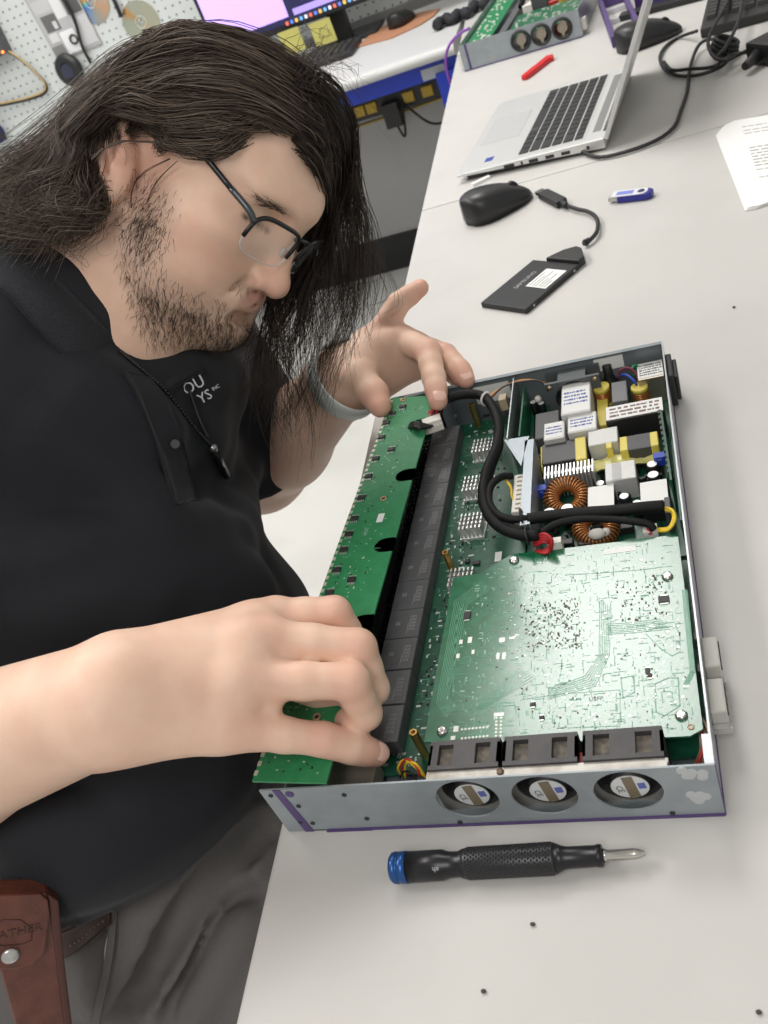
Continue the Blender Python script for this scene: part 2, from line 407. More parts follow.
# --- carrier board with relays, heat sinks, standoffs
cb_ = MB(); cb_.quadbox([(0.0200, 0.034), (0.150, 0.034), (0.150, 0.428), (0.0200, 0.428)], 0.006, 0.0076); cb_.quadbox([(0.150, 0.034), (0.271, 0.034), (0.271, 0.20), (0.150, 0.20)], 0.006, 0.0076)
carrier = cb_.build('carrier_board', pcb_d, ch)
rel_a = (0.0625, 0.0510); rel_b = (0.0683, 0.4080)
def rel_pt(t): return np.array([rel_a[0] + (rel_b[0] - rel_a[0]) * t, rel_a[1] + (rel_b[1] - rel_a[1]) * t])
ycut = [743, 705, 670, 638, 609, 580, 554, 531, 507, 484, 465, 445, 427]
cl = [atz(401 - (y - 637) * 0.216, y, 0.0214) for y in ycut]
ang = math.atan2(rel_b[0] - rel_a[0], rel_b[1] - rel_a[1])
rel_me = None
text_m = mat('grey relay print', (0.28, 0.28, 0.29), 0.6)
for i in range(12):
    y0, y1 = cl[i][1], cl[i + 1][1]; L = (y1 - y0); yc = (y0 + y1) / 2; t = (yc - rel_a[1]) / (rel_b[1] - rel_a[1]); c = rel_pt(t)
    if rel_me is None:
        b = MB(); b.box((0, 0, 0.0069), (0.0268, 0.0287, 0.0138)); r = b.build('relay', relay_m, ch, 0.0005, 1); rel_me = r.data; L0 = 0.0290
        b = MB(); b.box((0.0035, -0.006, 0.01385), (0.0004, 0.010, 0.0003))
        for k in range(5):
            for j in range(5): b.box((0.0045 + k * 0.0011, -0.0068 + j * 0.0032 + (k % 2) * 0.0006, 0.01385), (0.0005, 0.0022, 0.0002))
        for k, w in enumerate((0.0036, 0.0028, 0.0036)): b.box((-0.0062 + 0.0013 * k, 0.0, 0.01385), (0.0007, w, 0.0002))
        p_ = b.build('print_mark', text_m, r, kind='stuff')
    else:
        r = bpy.data.objects.new('relay', rel_me); COL.objects.link(r); r.parent = ch
        q_ = bpy.data.objects.new('print_mark', p_.data); COL.objects.link(q_); q_.parent = r; q_['kind'] = 'stuff'
    r.location = (c[0], c[1], 0.0076); r.rotation_euler = (0, 0, -ang); r.scale = (1, L * 0.975 / 0.0287, 1)
b = MB()
for i in range(58):
    y = 0.05 + i * 0.0062; x = rel_pt((y - 0.05) / 0.357)[0] - 0.0170
    for k in range(3): b.box((x - k * 0.0032, y, 0.0105), (0.0016, 0.0030, 0.0060))
b.build('pin_header', mat('black pin plastic', (0.008, 0.009, 0.009), 0.5), carrier, kind='stuff')
b = MB(); b.box((rel_pt(0.5)[0] - 0.0325, 0.225, 0.0112), (0.018, 0.36, 0.007)); b.build('long_socket', mat('black socket plastic', (0.010, 0.012, 0.012), 0.5), carrier)
def hsink(u, v, sx, sy, h=0.013, fins=6, z0=0.0076, parent=None, rz=0.0):
    c = atz(u, v, z0 + h * 0.6); Rz_ = rotm(0, 0, rz)
    b = MB(); b.box((0, 0, 0.0012), (sx, sy, 0.0024))
    for k in range(fins):
        x = -sx / 2 + sx * (k + 0.5) / fins
        for j in range(4): b.box((x, -sy / 2 + sy * (j + 0.5) / 4, h / 2), (sx / fins * 0.42, sy / 4 * 0.78, h), None, 0, 0.85)
    b.xf(Rz_, (c[0], c[1], z0)); return b.build('heat_sink', alu, parent or ch)
for u, v in ((484, 449), (475, 487), (472, 525), (462, 581)): hsink(u, v, 0.021, 0.021, rz=-0.05)
for u, v, zt in ((445, 552, 0.034), (413, 732, 0.034), (471, 404, 0.034)):
    c = atz(u, v, zt); b = MB(); b.lathe([(0.0029, 0), (0.0029, zt - 0.0076), (0.0016, zt - 0.0076), (0.0014, zt - 0.0110)], (c[0], c[1], 0.0076), (0, 0, 1), 6, smooth=False); b.build('standoff', gold, ch)
rs = random.Random(5)
def scatter(name, polygon_uv, z, nn, size, m, parent, h=0.0003, aspect=2.5, seed=1, clear=None):
    r_ = random.Random(seed); us = [p[0] for p in polygon_uv]; vs_ = [p[1] for p in polygon_uv]; b = MB(); k = 0; g = 0
    def inside(u, v):
        s = False; n_ = len(polygon_uv)
        for i in range(n_):
            (x1, y1), (x2, y2) = polygon_uv[i], polygon_uv[(i + 1) % n_]
            if (y1 > v) != (y2 > v) and u < (x2 - x1) * (v - y1) / (y2 - y1) + x1: s = not s
        return s
    while k < nn and g < nn * 20:
        g += 1; u = r_.uniform(min(us), max(us)); v = r_.uniform(min(vs_), max(vs_))
        if not inside(u, v): continue
        c = atz(u, v, z); a = size * r_.uniform(0.6, 1.4); q = a * r_.uniform(1, aspect)
        if r_.random() < 0.5: a, q = q, a
        b.box((c[0], c[1], z + h / 2), (a, q, h)); k += 1
    return b.build(name, m, parent, kind='stuff')
strip_uv = [(410, 742), (424, 742), (470, 560), (500, 540), (508, 470), (502, 400), (470, 400), (466, 430)]
scatter('silkscreen', strip_uv, 0.0078, 170, 0.0011, silk, carrier, 0.0002, 3.0, 2)
scatter('small_component', strip_uv, 0.0078, 90, 0.0012, ic_m, carrier, 0.0008, 2.0, 3)
scatter('trace', strip_uv, 0.0077, 160, 0.0006, trace_m, carrier, 0.0002, 10.0, 4)
scatter('pad', [(350, 770), (420, 765), (425, 745), (385, 745)], 0.0078, 30, 0.0014, pad_m, carrier, 0.0004, 1.6, 6)
for u, v, sx, sy in ((467, 560, 0.004, 0.004), (476, 562, 0.006, 0.004), (486, 413, 0.006, 0.006), (467, 409, 0.008, 0.007)):
    c = atz(u, v, 0.010); b = MB(); b.box((c[0], c[1], 0.0088), (sx, sy, 0.0024)); b.build('chip', ic_m, ch, 0.0003, 1)
c = atz(498, 556, 0.009); b = MB(); b.box((c[0], c[1], 0.0082), (0.0055, 0.011, 0.0004)); b.build('barcode_sticker', white_l, ch)
# metal shield box under the near end of the card
q = [atz(u, v, 0.024) for u, v in ((336, 752), (368, 736), (380, 752), (346, 772))]
b = MB(); b.box((0.047, 0.024, 0.0155), (0.036, 0.024, 0.0155)); b.build('shield_can', mat('tarnished tin', (0.42, 0.37, 0.31), 0.4, 0.7), ch, 0.001)
b = MB()
for i in range(4): b.lathe([(0.0013, 0), (0.0013, 0.0003)], (0.034 + i * 0.008, 0.016, 0.0233), (0, 0, 1), 8)
b.build('can_hole', mat('dark hole', (0.03, 0.03, 0.035), 0.8), ch, kind='stuff')

# --- logic board lying over the carrier, solder side up
ZL = 0.0312
outline = [(453, 578), (481, 573), (498, 562), (513, 554), (558, 549), (673, 535), (678, 537), (703, 729), (690, 736), (560, 742), (424, 742), (430, 708)]
lb = MB(); lb.quadbox([tuple(atz(u, v, ZL)[:2]) for u, v in outline], ZL - 0.0016, ZL)
logic = lb.build('logic_board', mat('glossy green solder mask', (0.010, 0.115, 0.050), 0.24, var=(0.014, 0.150, 0.070), vscale=130, spec=0.75, coat=0.35), ch)
def ribbon(b, uv, w, z, h=0.00012, mi=0):
    P = [atz(u, v, z) for u, v in uv]
    for p, q in zip(P[:-1], P[1:]):
        d = (q - p)[:2]; L = np.linalg.norm(d); a = math.atan2(d[1], d[0]); b.box(((p + q) / 2) + [0, 0, h / 2], (L + w * 0.7, w, h), rotm(0, 0, a), mi)
b = MB()
for k in range(8):
    o = k * 1.75
    ribbon(b, [(482 + o * 0.8, 581 + o * 0.6), (455 + o, 601 + o * 0.3), (436.5 + o * 0.95, 703 - o * 0.4), (446 + o * 0.9, 717 - o * 0.8)], 0.00045, ZL)
for k in range(7):
    o = k * 1.7
    ribbon(b, [(600 + o * 1.1, 598 + o), (599 + o, 655), (585 + o, 676 + o), (548, 689 + o)], 0.00045, ZL)
    ribbon(b, [(607, 624 + o), (628, 623 + o), (660 + o, 619 + o)], 0.00045, ZL)
    ribbon(b, [(682 + o * .5, 590), (690 + o * .5, 672), (684 + o * .5, 684)], 0.0004, ZL)
    ribbon(b, [(470 + o, 712 - o * .2), (520 + o * 1.5, 668 + o)], 0.0004, ZL)
ribbon(b, [(452, 711), (515, 705), (516, 714)], 0.0005, ZL); ribbon(b, [(565, 575), (600, 573), (640, 570), (672, 566)], 0.0005, ZL); ribbon(b, [(457, 615), (453, 690), (462, 697)], 0.0005, ZL)
ribbon(b, [(646, 632), (655, 628), (676, 626), (680, 636), (680, 652), (672, 656), (660, 648), (646, 634)], 0.0005, ZL); ribbon(b, [(655, 684), (668, 678), (678, 678), (680, 706), (664, 716), (656, 712), (655, 684)], 0.0007, ZL)
ribbon(b, [(621, 678), (633, 676), (635, 692), (623, 698), (621, 678)], 0.0007, ZL); ribbon(b, [(520, 700), (560, 694), (620, 690), (620, 726), (568, 728)], 0.0004, ZL)
b.build('trace', trace_m, logic, kind='stuff')
full = [(462, 590), (500, 566), (560, 553), (670, 540), (695, 728), (560, 736), (440, 736), (445, 700)]
scatter('fine_trace', full, ZL, 700, 0.00045, trace_m, logic, 0.0001, 14.0, 12)
scatter('silkscreen', full, ZL, 480, 0.0007, mat('pale silkscreen', (0.40, 0.55, 0.46), 0.5), logic, 0.0001, 4.5, 13)
scatter('solder_pad', [(500, 590), (580, 570), (672, 550), (690, 700), (600, 730), (520, 690)], ZL, 230, 0.0007, pad_m, logic, 0.0004, 1.8, 14)
scatter('brown_capacitor', [(516, 606), (577, 598), (582, 648), (530, 652)], ZL, 210, 0.0006, brown_d, logic, 0.0006, 1.8, 15)
scatter('brown_capacitor', [(615, 585), (665, 572), (668, 618), (620, 622)], ZL, 70, 0.0007, brown_d, logic, 0.0006, 1.8, 16)
scatter('brown_capacitor', full, ZL, 110, 0.0006, brown_d, logic, 0.0006, 1.8, 17)
b = MB()
for r_ in range(2):
    for k in range(8): p = atz(462 + k * 3.6, 729.5 - k * 0.35 + r_ * 9, ZL); b.lathe([(0.0010, 0), (0.0008, 0.0003)], p, (0, 0, 1), 8)
for r_ in range(2):
    for k in range(7): p = atz(496.5 + r_ * 4.6 - k * 0.1, 718 + k * 3.6, ZL); b.lathe([(0.0010, 0), (0.0008, 0.0003)], p, (0, 0, 1), 8)
for u, v, w, hh in ((456, 729, 0.0034, 0.0044), (453, 738, 0.003, 0.003), (499, 714.5, 0.0065, 0.0028), (470, 640, 0.003, 0.0055), (473, 652, 0.002, 0.0038), (498, 656, 0.0022, 0.0055), (504, 656, 0.0024, 0.006), (461, 642, 0.0025, 0.004), (458, 656, 0.0025, 0.004), (502, 640, 0.004, 0.004), (512, 638, 0.004, 0.002)):
    p = atz(u, v, ZL); b.box(p + [0, 0, 0.0001], (w, hh, 0.0002))
b.build('tinned_pad', mat('bright tinned pad', (0.74, 0.74, 0.70), 0.4, 0.2), logic, kind='stuff')
for u, v in ((441.5, 730), (513.5, 559), (667, 575), (681, 714)):
    p = atz(u, v, ZL + 0.002); b = MB(); b.lathe([(0.0038, 0), (0.0038, 0.0006), (0.0030, 0.0022), (0.0014, 0.0028), (0.0009, 0.0018)], (p[0], p[1], ZL), (0, 0, 1), 14); b.box((p[0], p[1], ZL + 0.0026), (0.0042, 0.0008, 0.0004)); b.box((p[0], p[1], ZL + 0.0026), (0.0008, 0.0042, 0.0004))
    b.build('screw', mat('bright nickel', (0.62, 0.60, 0.57), 0.22, 0.95), logic)
for u, v, sx, sy in ((467.5, 616, 0.005, 0.0075), (664, 600, 0.007, 0.006), (533, 705, 0.0035, 0.003), (542, 718, 0.003, 0.0025), (648, 672, 0.003, 0.005), (650, 676, 0.003, 0.003)):
    p = atz(u, v, ZL); b = MB(); b.box(p + [0, 0, 0.0007], (sx, sy, 0.0014)); b.build('chip', ic_m, logic, 0.0003, 1)
    b = MB(); b.box(p + [0, sy / 2 + 0.0005, 0.0003], (sx * 0.8, 0.001, 0.0006)); b.box(p + [0, -sy / 2 - 0.0005, 0.0003], (sx * 0.8, 0.001, 0.0006)); b.build('chip_terminal', pad_m, logic)
p = atz(620, 550, ZL); b = MB(); b.box(p + [0, 0, 0.0001], (0.022, 0.0055, 0.0002)); b.build('part_label', white_l, logic)
b = MB(); p = atz(691, 727, ZL); b.torus(p + [0, 0, 0.0001], (0, 0, 1), 0.0016, 0.0005, 14, 5); b.build('copper_ring', copper_p, logic)
text('board_letters', 'USFP', 0.0042, atz(596, 699, ZL) + [0, 0, 0.0001], rotm(0, 0, 0.02), inkk, logic)

# --- three fans behind the front panel
def make_fan(cx, w):
    f = MB(); x0, x1 = cx - w / 2, cx + w / 2; y0, y1, z0, z1 = 0.0115, 0.0318, 0.0015, 0.0430; fz = 0.0205
    fr_ = plate_holes(x0, x1, z0, z1, [(cx, fz, 0.0187, w / 2)], y0, y0 + 0.003); fr_2 = plate_holes(x0, x1, z0, z1, [(cx, fz, 0.0187, w / 2)], y1 - 0.003, y1)
    f.add(fr_.v, fr_.f); f.add(fr_2.v, fr_2.f)
    for a, c_ in ((0.0, 0.13), (0.34, 0.66), (0.87, 1.0)): f.box2((x0 + w * a, y0 + 0.003, z1 - 0.0045), (x0 + w * c_, y1 - 0.003, z1))
    for xx in (x0 + 0.0008, x1 - 0.0008): f.box((xx, (y0 + y1) / 2, (z0 + z1) / 2), (0.0016, y1 - y0 - 0.006, z1 - z0))
    n = 28; vs = []; fs = []
    for k in range(n):
        a = 2 * math.pi * k / n; vs += [(cx + 0.0187 * math.cos(a), y0 + 0.001, fz + 0.0187 * math.sin(a)), (cx + 0.0187 * math.cos(a), y1 - 0.001, fz + 0.0187 * math.sin(a))]
        fs.append((2 * k, 2 * k + 1, 2 * ((k + 1) % n) + 1, 2 * ((k + 1) % n)))
    f.add(vs, fs, 0, True)
    fo = f.build('cooling_fan', fan_pl, ch)
    b = MB()
    for a in (0.13, 0.66): b.box2((x0 + w * a, y0 + 0.003, z1 - 0.0062), (x0 + w * (a + 0.21), y1 - 0.003, z1 - 0.0044)); 
    b.build('dusty_recess', dusty, fo)
    b = MB()
    for k in range(7):
        a0 = 2 * math.pi * k / 7; vs = []
        for j in range(5):
            a = a0 + 1.05 * j / 4
            for rr in (0.009, 0.0182): vs.append((cx + rr * math.cos(a), y0 + 0.004 + 0.010 * j / 4, fz + rr * math.sin(a)))
        b.add(vs, [(2 * j, 2 * j + 1, 2 * j + 3, 2 * j + 2) for j in range(4)], 0, True)
    b.build('fan_blade', blackpl, fo, kind='stuff')
    hz = fz
    b = MB(); b.cyl((cx, y0 + 0.012, hz), (cx, y0 - 0.0035, hz), 0.0118, 0.0112, 26); b.build('hub', blackpl, fo)
    b = MB(); b.cyl((cx, y0 - 0.0035, hz), (cx, y0 - 0.0039, hz), 0.0108, 0.0108, 26); b.build('hub_label', mat('silver white label', (0.72, 0.73, 0.73), 0.4), fo)
    b = MB(); b.box((cx + 0.0005, y0 - 0.0041, hz), (0.0062, 0.0004, 0.0196), rotm(0, -0.12, 0)); b.build('label_stripe', mat('bronze label print', (0.21, 0.165, 0.105), 0.4), fo)
    b = MB(); b.box((cx + 0.0068, y0 - 0.0041, hz + 0.0010), (0.0042, 0.0004, 0.0052), rotm(0, -0.12, 0)); b.build('label_block', mat('blue label print', (0.12, 0.15, 0.45), 0.5), fo)
    Rf = np.array([[math.cos(0.12), -math.sin(0.12) * 0, 0], [0, 0, -1], [0, 1, 0]], float)
    Rf = np.stack([np.array([math.cos(-0.9), 0, -math.sin(-0.9)]) * 1.0, np.array([math.sin(-0.9), 0, math.cos(-0.9)]), np.array([0, -1.0, 0])], 1)
    text('label_mark', 'CE', 0.0055, (cx - 0.0060, y0 - 0.0042, hz - 0.0015), np.stack([np.array([0.25, 0, -0.97]), np.array([0.97, 0, 0.25]), np.array([0, -1.0, 0])], 1), inkk, fo)
    # strut seen through the grille, with its wires
    b = MB(); b.box((cx - 0.012, y0 + 0.006, 0.018), (0.010, 0.002, 0.0022), rotm(0, 0.6, 0)); b.build('strut', blackpl, fo)
    return fo
for (x, z), w in zip(FX, (0.0440, 0.0440, 0.0450)): make_fan(x, w)
b = MB(); b.box2((0.1085, 0.0052, 0.0345), (0.2490, 0.0112, 0.0357)); b.box2((0.1085, 0.0104, 0.010), (0.2490, 0.0114, 0.0357)); b.box2((0.2485, 0.0085, 0.030), (0.2497, 0.0115, 0.041)); fan_tray = None
plate_holes(0.1085, 0.2490, 0.0019, 0.0412, [(x, 0.0215, 0.0186, 0.0205) for x, z in FX], 0.0104, 0.0114).build('fan_bracket', mat('dusty tin plate', (0.46, 0.44, 0.41), 0.45, 0.5, var=(0.34, 0.31, 0.27), vscale=60), ch)
b = MB(); b.box2((0.1085, 0.0060, 0.0405), (0.2490, 0.0112, 0.0413)); b.box2((0.2485, 0.0085, 0.030), (0.2497, 0.0115, 0.041)); b.build('fan_bracket_ledge', mat('dusty tin plate', (0.46, 0.44, 0.41), 0.45, 0.5), ch)
p = np.array([0.1545, 0.0085, 0.0413]); b = MB(); b.lathe([(0.0024, 0), (0.0020, 0.0012), (0.0, 0.0014)], p, (0, 0, 1), 10); b.build('bracket_screw', mat('brown screw', (0.20, 0.14, 0.09), 0.4, 0.6), ch)
b = MB(); b.box((0.1998, 0.018, 0.030), (0.003, 0.008, 0.012)); b.build('red_clip', mat('dull red plastic', (0.35, 0.05, 0.04), 0.5), ch)
# side ports
for y0, y1 in ((0.082, 0.106), (0.048, 0.073)):
    b = MB(); b.box2((W_, y0, 0.012), (W_ + 0.0095, y1, 0.030)); o = b.build('side_port', mat('dull nylon port', (0.52, 0.51, 0.47), 0.5), ch, 0.0008, 1)
    b = MB()
    for k in range(4): b.box((W_ + 0.0097, y0 + 0.004 + k * (y1 - y0 - 0.008) / 3, 0.025), (0.001, 0.0022, 0.006))
    b.build('port_slot', mat('dark slot', (0.05, 0.05, 0.05), 0.7), o, kind='stuff')
    b = MB(); b.box2((W_, y0 - 0.004, 0.014), (W_ + 0.011, y0 - 0.0005, 0.019)); b.build('port_latch', mat('bright zinc latch', (0.65, 0.65, 0.63), 0.3, 0.8), o)
for y in (0.0785, 0.104):
    b = MB(); b.box2((W_ - 0.0035, y - 0.0025, 0.024), (W_ - 0.0012, y + 0.0035, 0.0335)); b.build('port_clip', blackpl, ch)
b = MB(); b.box2((W_, 0.392, 0.008), (W_ + 0.0050, 0.428, 0.040)); b.box2((W_ + 0.005, 0.396, 0.011), (W_ + 0.0085, 0.424, 0.036)); b.build('power_inlet', blackpl, ch, 0.0012)
# wires beside the fans and at the near left
def wire(name, uvz, r, m, parent=ch, n=22, sides=6):
    b = MB(); b.tube(spline([atz(u, v, z) for u, v, z in uvz], n), r, sides); return b.build(name, m, parent)
wire('fan_wire', [(697, 765, .020), (703, 750, .026), (703, 735, .028), (698, 726, .024)], 0.0008, red_w); wire('fan_wire', [(701, 765, .020), (706, 748, .026), (705, 733, .028), (699, 722, .024)], 0.0008, brown_w)
wire('fan_wire', [(704, 765, .02), (709, 746, .026), (708, 730, .03), (702, 718, .024)], 0.0008, mat('tan wire', (0.30, 0.22, 0.14), 0.4)); wire('fan_wire', [(694, 765, .018), (700, 752, .024), (700, 738, .028), (696, 730, .022)], 0.0007, brown_w)
wire('fan_wire', [(402, 776, .016), (398, 768, .026), (404, 760, .032), (414, 766, .032), (424, 776, .026)], 0.0008, yel_w); wire('fan_wire', [(408, 776, .016), (401, 766, .028), (408, 759, .034), (417, 768, .032), (420, 777, .026)], 0.0008, red_w)
wire('fan_wire', [(405, 778, .016), (406, 764, .03), (416, 764, .034), (426, 778, .024)], 0.0008, yel_w); wire('fan_wire', [(400, 778, .014), (403, 772, .022), (411, 772, .026), (416, 780, .022)], 0.0007, blk_w)

# --- power supply
ZP = 0.0068
psu_q = [(0.1515, 0.2055), (0.2722, 0.2055), (0.2722, 0.434), (0.1515, 0.434)]
b = MB(); b.quadbox(psu_q, 0.0052, ZP); psu = b.build('power_supply', pcb_d, ch)
def rect(uv, z):
    P = [atz(u, v, z)[:2] for u, v in uv]; TL, TR, BR, BL = P; u_ = (TR - TL + BR - BL) / 4; v_ = (TL - BL + TR - BR) / 4; c = sum(P) / 4
    u_ = np.array([u_[0], u_[1] * 0.3]); v_ = np.array([v_[0] * 0.3, v_[1]])
    return [c - u_ - v_, c + u_ - v_, c + u_ + v_, c - u_ + v_]
def pbox(name, uv, zt, m, z0=ZP, bevel=0.0006, parent=None):
    b = MB(); b.quadbox([tuple(p) for p in rect(uv, zt)], z0, zt); return b.build(name, m, parent or psu, bevel, 1)
def plabel(name, uv, z, m=white_l, lines=0, im=None, seed=0, frac=0.8):
    R_ = rect(uv, z); b = MB(); b.quadbox([tuple(p) for p in R_], z, z + 0.0003); b.build(name, m, psu)
    if lines:
        c = sum(R_) / 4; u_ = (R_[1] - R_[0]) / 2; v_ = (R_[3] - R_[0]) / 2; r_ = random.Random(seed); b = MB()
        for i in range(lines):
            t = -frac + 2 * frac * (i + 0.5) / lines; s = -0.85
            while s < 0.8:
                w = r_.uniform(0.05, 0.2); p = c + u_ * (s + w / 2) + v_ * t; b.box((p[0], p[1], z + 0.0004), (np.linalg.norm(u_) * w * 1.2, np.linalg.norm(v_) * 2 * frac / lines * r_.uniform(0.25, 0.5), 0.0002)); s += w + r_.uniform(0.04, 0.12)
        b.build('print_line', im or inkk, psu, kind='stuff')
tall_w = pbox('choke_block', [(562, 384), (589.5, 379.7), (591.5, 409.5), (560.4, 416)], 0.036, grey_s); plabel('block_label', [(563, 385.5), (588.5, 381.5), (590.3, 408.5), (561.6, 414.5)], 0.036, lines=4, im=ink, seed=1, frac=0.5)
pbox('long_capacitor', [(605, 407), (662, 397), (664, 409.5), (606, 423)], 0.034, blackpl); plabel('long_label', [(605.5, 407.5), (661.5, 397.8), (663.4, 409), (606.3, 422)], 0.034, lines=3, im=mat('red brown print', (0.20, 0.12, 0.11), 0.7), seed=2)
pbox('small_block', [(543.5, 424), (564, 420), (565, 436.5), (544, 441)], 0.031, grey_s); plabel('block_label', [(544.5, 425), (562, 421.5), (563, 435.5), (545, 439.5)], 0.031, lines=3, im=ink, seed=3, frac=0.6)
pbox('small_block', [(567, 416), (596, 411), (597, 427.5), (568, 434)], 0.032, grey_s); plabel('block_label', [(568, 417), (595, 412.3), (596, 426.5), (569, 432.8)], 0.032, lines=3, im=ink, seed=4, frac=0.6)
pbox('dark_block', [(534, 414), (558, 410), (560, 434), (536, 440)], 0.025, mat('dark grey plastic', (0.08, 0.08, 0.085), 0.5))
pbox('silver_block', [(587.5, 431), (617, 426), (618, 440), (588.5, 446.5)], 0.030, grey_s); pbox('tape_wrap', [(605, 428), (611, 427), (612, 447), (606, 448)], 0.0296, yellow_t)
b1 = [(541, 445), (585, 437), (589, 456), (543, 464)]; pbox('transformer_core', b1, 0.026, mat('dark ferrite', (0.05, 0.05, 0.055), 0.4)); pbox('yellow_winding', [(573, 438), (584, 436), (588, 457), (577, 460)], 0.0275, yellow_t); pbox('yellow_winding', [(539, 447), (543, 446), (546, 466), (542, 467)], 0.022, yellow_t)
pbox('transformer_core', [(626, 436), (650, 432), (652, 446), (627, 450)], 0.027, mat('dark ferrite', (0.05, 0.05, 0.055), 0.4)); pbox('yellow_winding', [(619, 437), (627, 436), (628, 449), (620, 451)], 0.028, yellow_t); pbox('yellow_winding', [(649, 432), (657, 431), (659, 444), (651, 446)], 0.028, yellow_t)
for k in range(2):
    b = MB(); P = [atz(622 + i * 5, 452 - i * 0.8 + (2 if i % 2 else 0), 0.017 + 0.002 * (i % 2)) + [0, -0.004 * k, 0] for i in range(8)]
    b.tube(spline(P, 16), 0.002, 6); b.build('tape_edge', yellow_t, psu)
R_ = rect([(594, 458), (656, 448), (662, 462), (595, 474)], 0.018); b = MB()
for i in range(8):
    for j in range(4):
        pass
vs = []; nx_, ny_ = 10, 5
for j in range(ny_):
    for i in range(nx_):
        p = R_[0] + (R_[1] - R_[0]) * i / (nx_ - 1) + (R_[3] - R_[0]) * j / (ny_ - 1); vs.append((p[0], p[1], 0.018 + 0.002 * math.sin(i * 1.3 + j) + 0.0015 * math.cos(j * 2.1)))
fs = [(j * nx_ + i, j * nx_ + i + 1, (j + 1) * nx_ + i + 1, (j + 1) * nx_ + i) for j in range(ny_ - 1) for i in range(nx_ - 1)]
b.add(vs, fs, 0, True); b.add([(x, y, z - 0.001) for x, y, z in vs], [f[::-1] for f in fs], 0, True); b.build('insulating_film', yellow_f, psu)
pbox('silver_block', [(604, 464), (634, 459.5), (637, 477), (606, 481)], 0.028, grey_s); plabel('grey_face', [(611, 464), (620, 462.6), (622, 478.5), (613, 480)], 0.0281, mat('brushed grey face', (0.42, 0.42, 0.41), 0.4))
# finned sink, toroids, small parts
c = atz(570, 473, 0.024); b = MB(); b.box((c[0], c[1], 0.017), (0.041, 0.004, 0.02))
for k in range(14): b.box((c[0] - 0.0195 + k * 0.003, c[1] - 0.002, 0.0195), (0.0012, 0.016, 0.021))
b.build('finned_heat_sink', alu, psu)
def toroid(u, v, z, R_, r_, tilt, n=34):
    c = atz(u, v, z); ax = np.array([math.sin(tilt) * 0.25, -math.sin(tilt), math.cos(tilt)]); b = MB()
    b.torus(c, ax, R_, r_ * 0.8, 30, 8); o = b.build('toroid_coil', mat('dark core', (0.12, 0.05, 0.02), 0.5), psu)
    Fm = frame_z(ax); b = MB()
    for k in range(n):
        a = 2 * math.pi * k / n; rad = Fm @ np.array([math.cos(a), math.sin(a), 0]); b.torus(c + rad * R_, np.cross(ax, rad), r_, 0.00075, 10, 4)
    b.build('coil_winding', coil_m, psu, kind='stuff')
toroid(567, 498, 0.021, 0.0125, 0.0062, 0.5); toroid(596, 528, 0.016, 0.0120, 0.0060, 0.3)
def cap(u, v, zt, r_, m=None):
    c = atz(u, v, zt); b = MB(); b.lathe([(r_, 0), (r_, zt - ZP - 0.0008), (r_ * 0.92, zt - ZP)], (c[0], c[1], ZP), (0, 0, 1), 18); b.build('electrolytic_capacitor', m or mat('black capacitor sleeve', (0.02, 0.02, 0.024), 0.4), psu)
    b = MB(); b.lathe([(r_ * 0.86, 0), (r_ * 0.84, 0.0003)], (c[0], c[1], zt), (0, 0, 1), 18); b.build('capacitor_top', mat('bright capacitor top', (0.82, 0.82, 0.80), 0.35, 0.2), psu)
for u, v, zt, r_ in ((549, 512, .023, .0055), (567, 508, .025, .0055), (624, 496, .022, .0040), (637, 503, .02, .0040), (653, 474.5, .024, .0048), (652, 464, .022, .0045), (600, 483, .018, .0038), (533, 402, .022, .0032), (541, 403, .02, .0032)): cap(u, v, zt, r_)
pbox('white_block', [(588, 487), (614, 485), (614, 506.5), (588, 508.5)], 0.024, blackpl); plabel('white_label', [(588, 487), (614, 485), (614, 506.5), (588, 508.5)], 0.024)
pbox('white_block', [(640, 483), (668, 479), (669, 500), (641, 506)], 0.026, blackpl); plabel('white_label', [(640, 483), (667, 479), (668, 500), (641, 506)], 0.026); plabel('white_label', [(641, 505), (655, 503), (655.5, 508), (641.5, 511)], 0.0255)
pbox('corner_block', [(664, 497), (670, 496), (671, 512), (665, 513)], 0.027, mat('dark grey plastic', (0.08, 0.08, 0.085), 0.5))
for u, v in ((541, 487), (659, 454.5)):
    c = atz(u, v, 0.026); b = MB(); b.box((c[0], c[1], 0.0215), (0.009, 0.007, 0.009)); b.box((c[0], c[1] - 0.0037, 0.022), (0.004, 0.001, 0.004)); b.build('blue_trimmer', blue_c, psu, 0.0004, 1)
c = atz(580, 418, 0.02)
# yellow bobbins with copper coils, capacitor, fuse post, inlet filter
for u, v, sx in ((601, 386, 0.012), (639, 386, 0.010)):
    c = atz(u, v, 0.028); b = MB(); b.lathe([(0.0075, 0), (0.0075, 0.004), (0.0055, 0.005), (0.0055, 0.016), (0.0075, 0.017), (0.0072, 0.021)], (c[0], c[1], ZP), (0, 0, 1), 16); b.build('coil_bobbin', yellow_t, psu)
    b = MB()
    for k in range(6): b.torus((c[0], c[1], ZP + 0.006 + k * 0.0019), (0.1, 0, 1), 0.0068, 0.00095, 18, 5)
    b.build('coil_winding', coil_m, psu, kind='stuff')
pbox('yellow_bobbin_body', [(596, 396), (608, 394), (608, 424), (598, 426)], 0.018, yellow_t)
pbox('film_capacitor', [(611, 382.5), (626, 380), (628, 400), (612, 402)], 0.030, mat('grey film capacitor', (0.17, 0.17, 0.18), 0.45))
c = atz(608, 372, 0.03); b = MB(); b.lathe([(0.008, 0), (0.008, 0.012), (0.0055, 0.016), (0.0042, 0.020), (0.0042, 0.030), (0.003, 0.031)], (c[0], c[1], ZP), (0, 0, 1), 16); b.build('rubber_bushing', blackpl, psu)
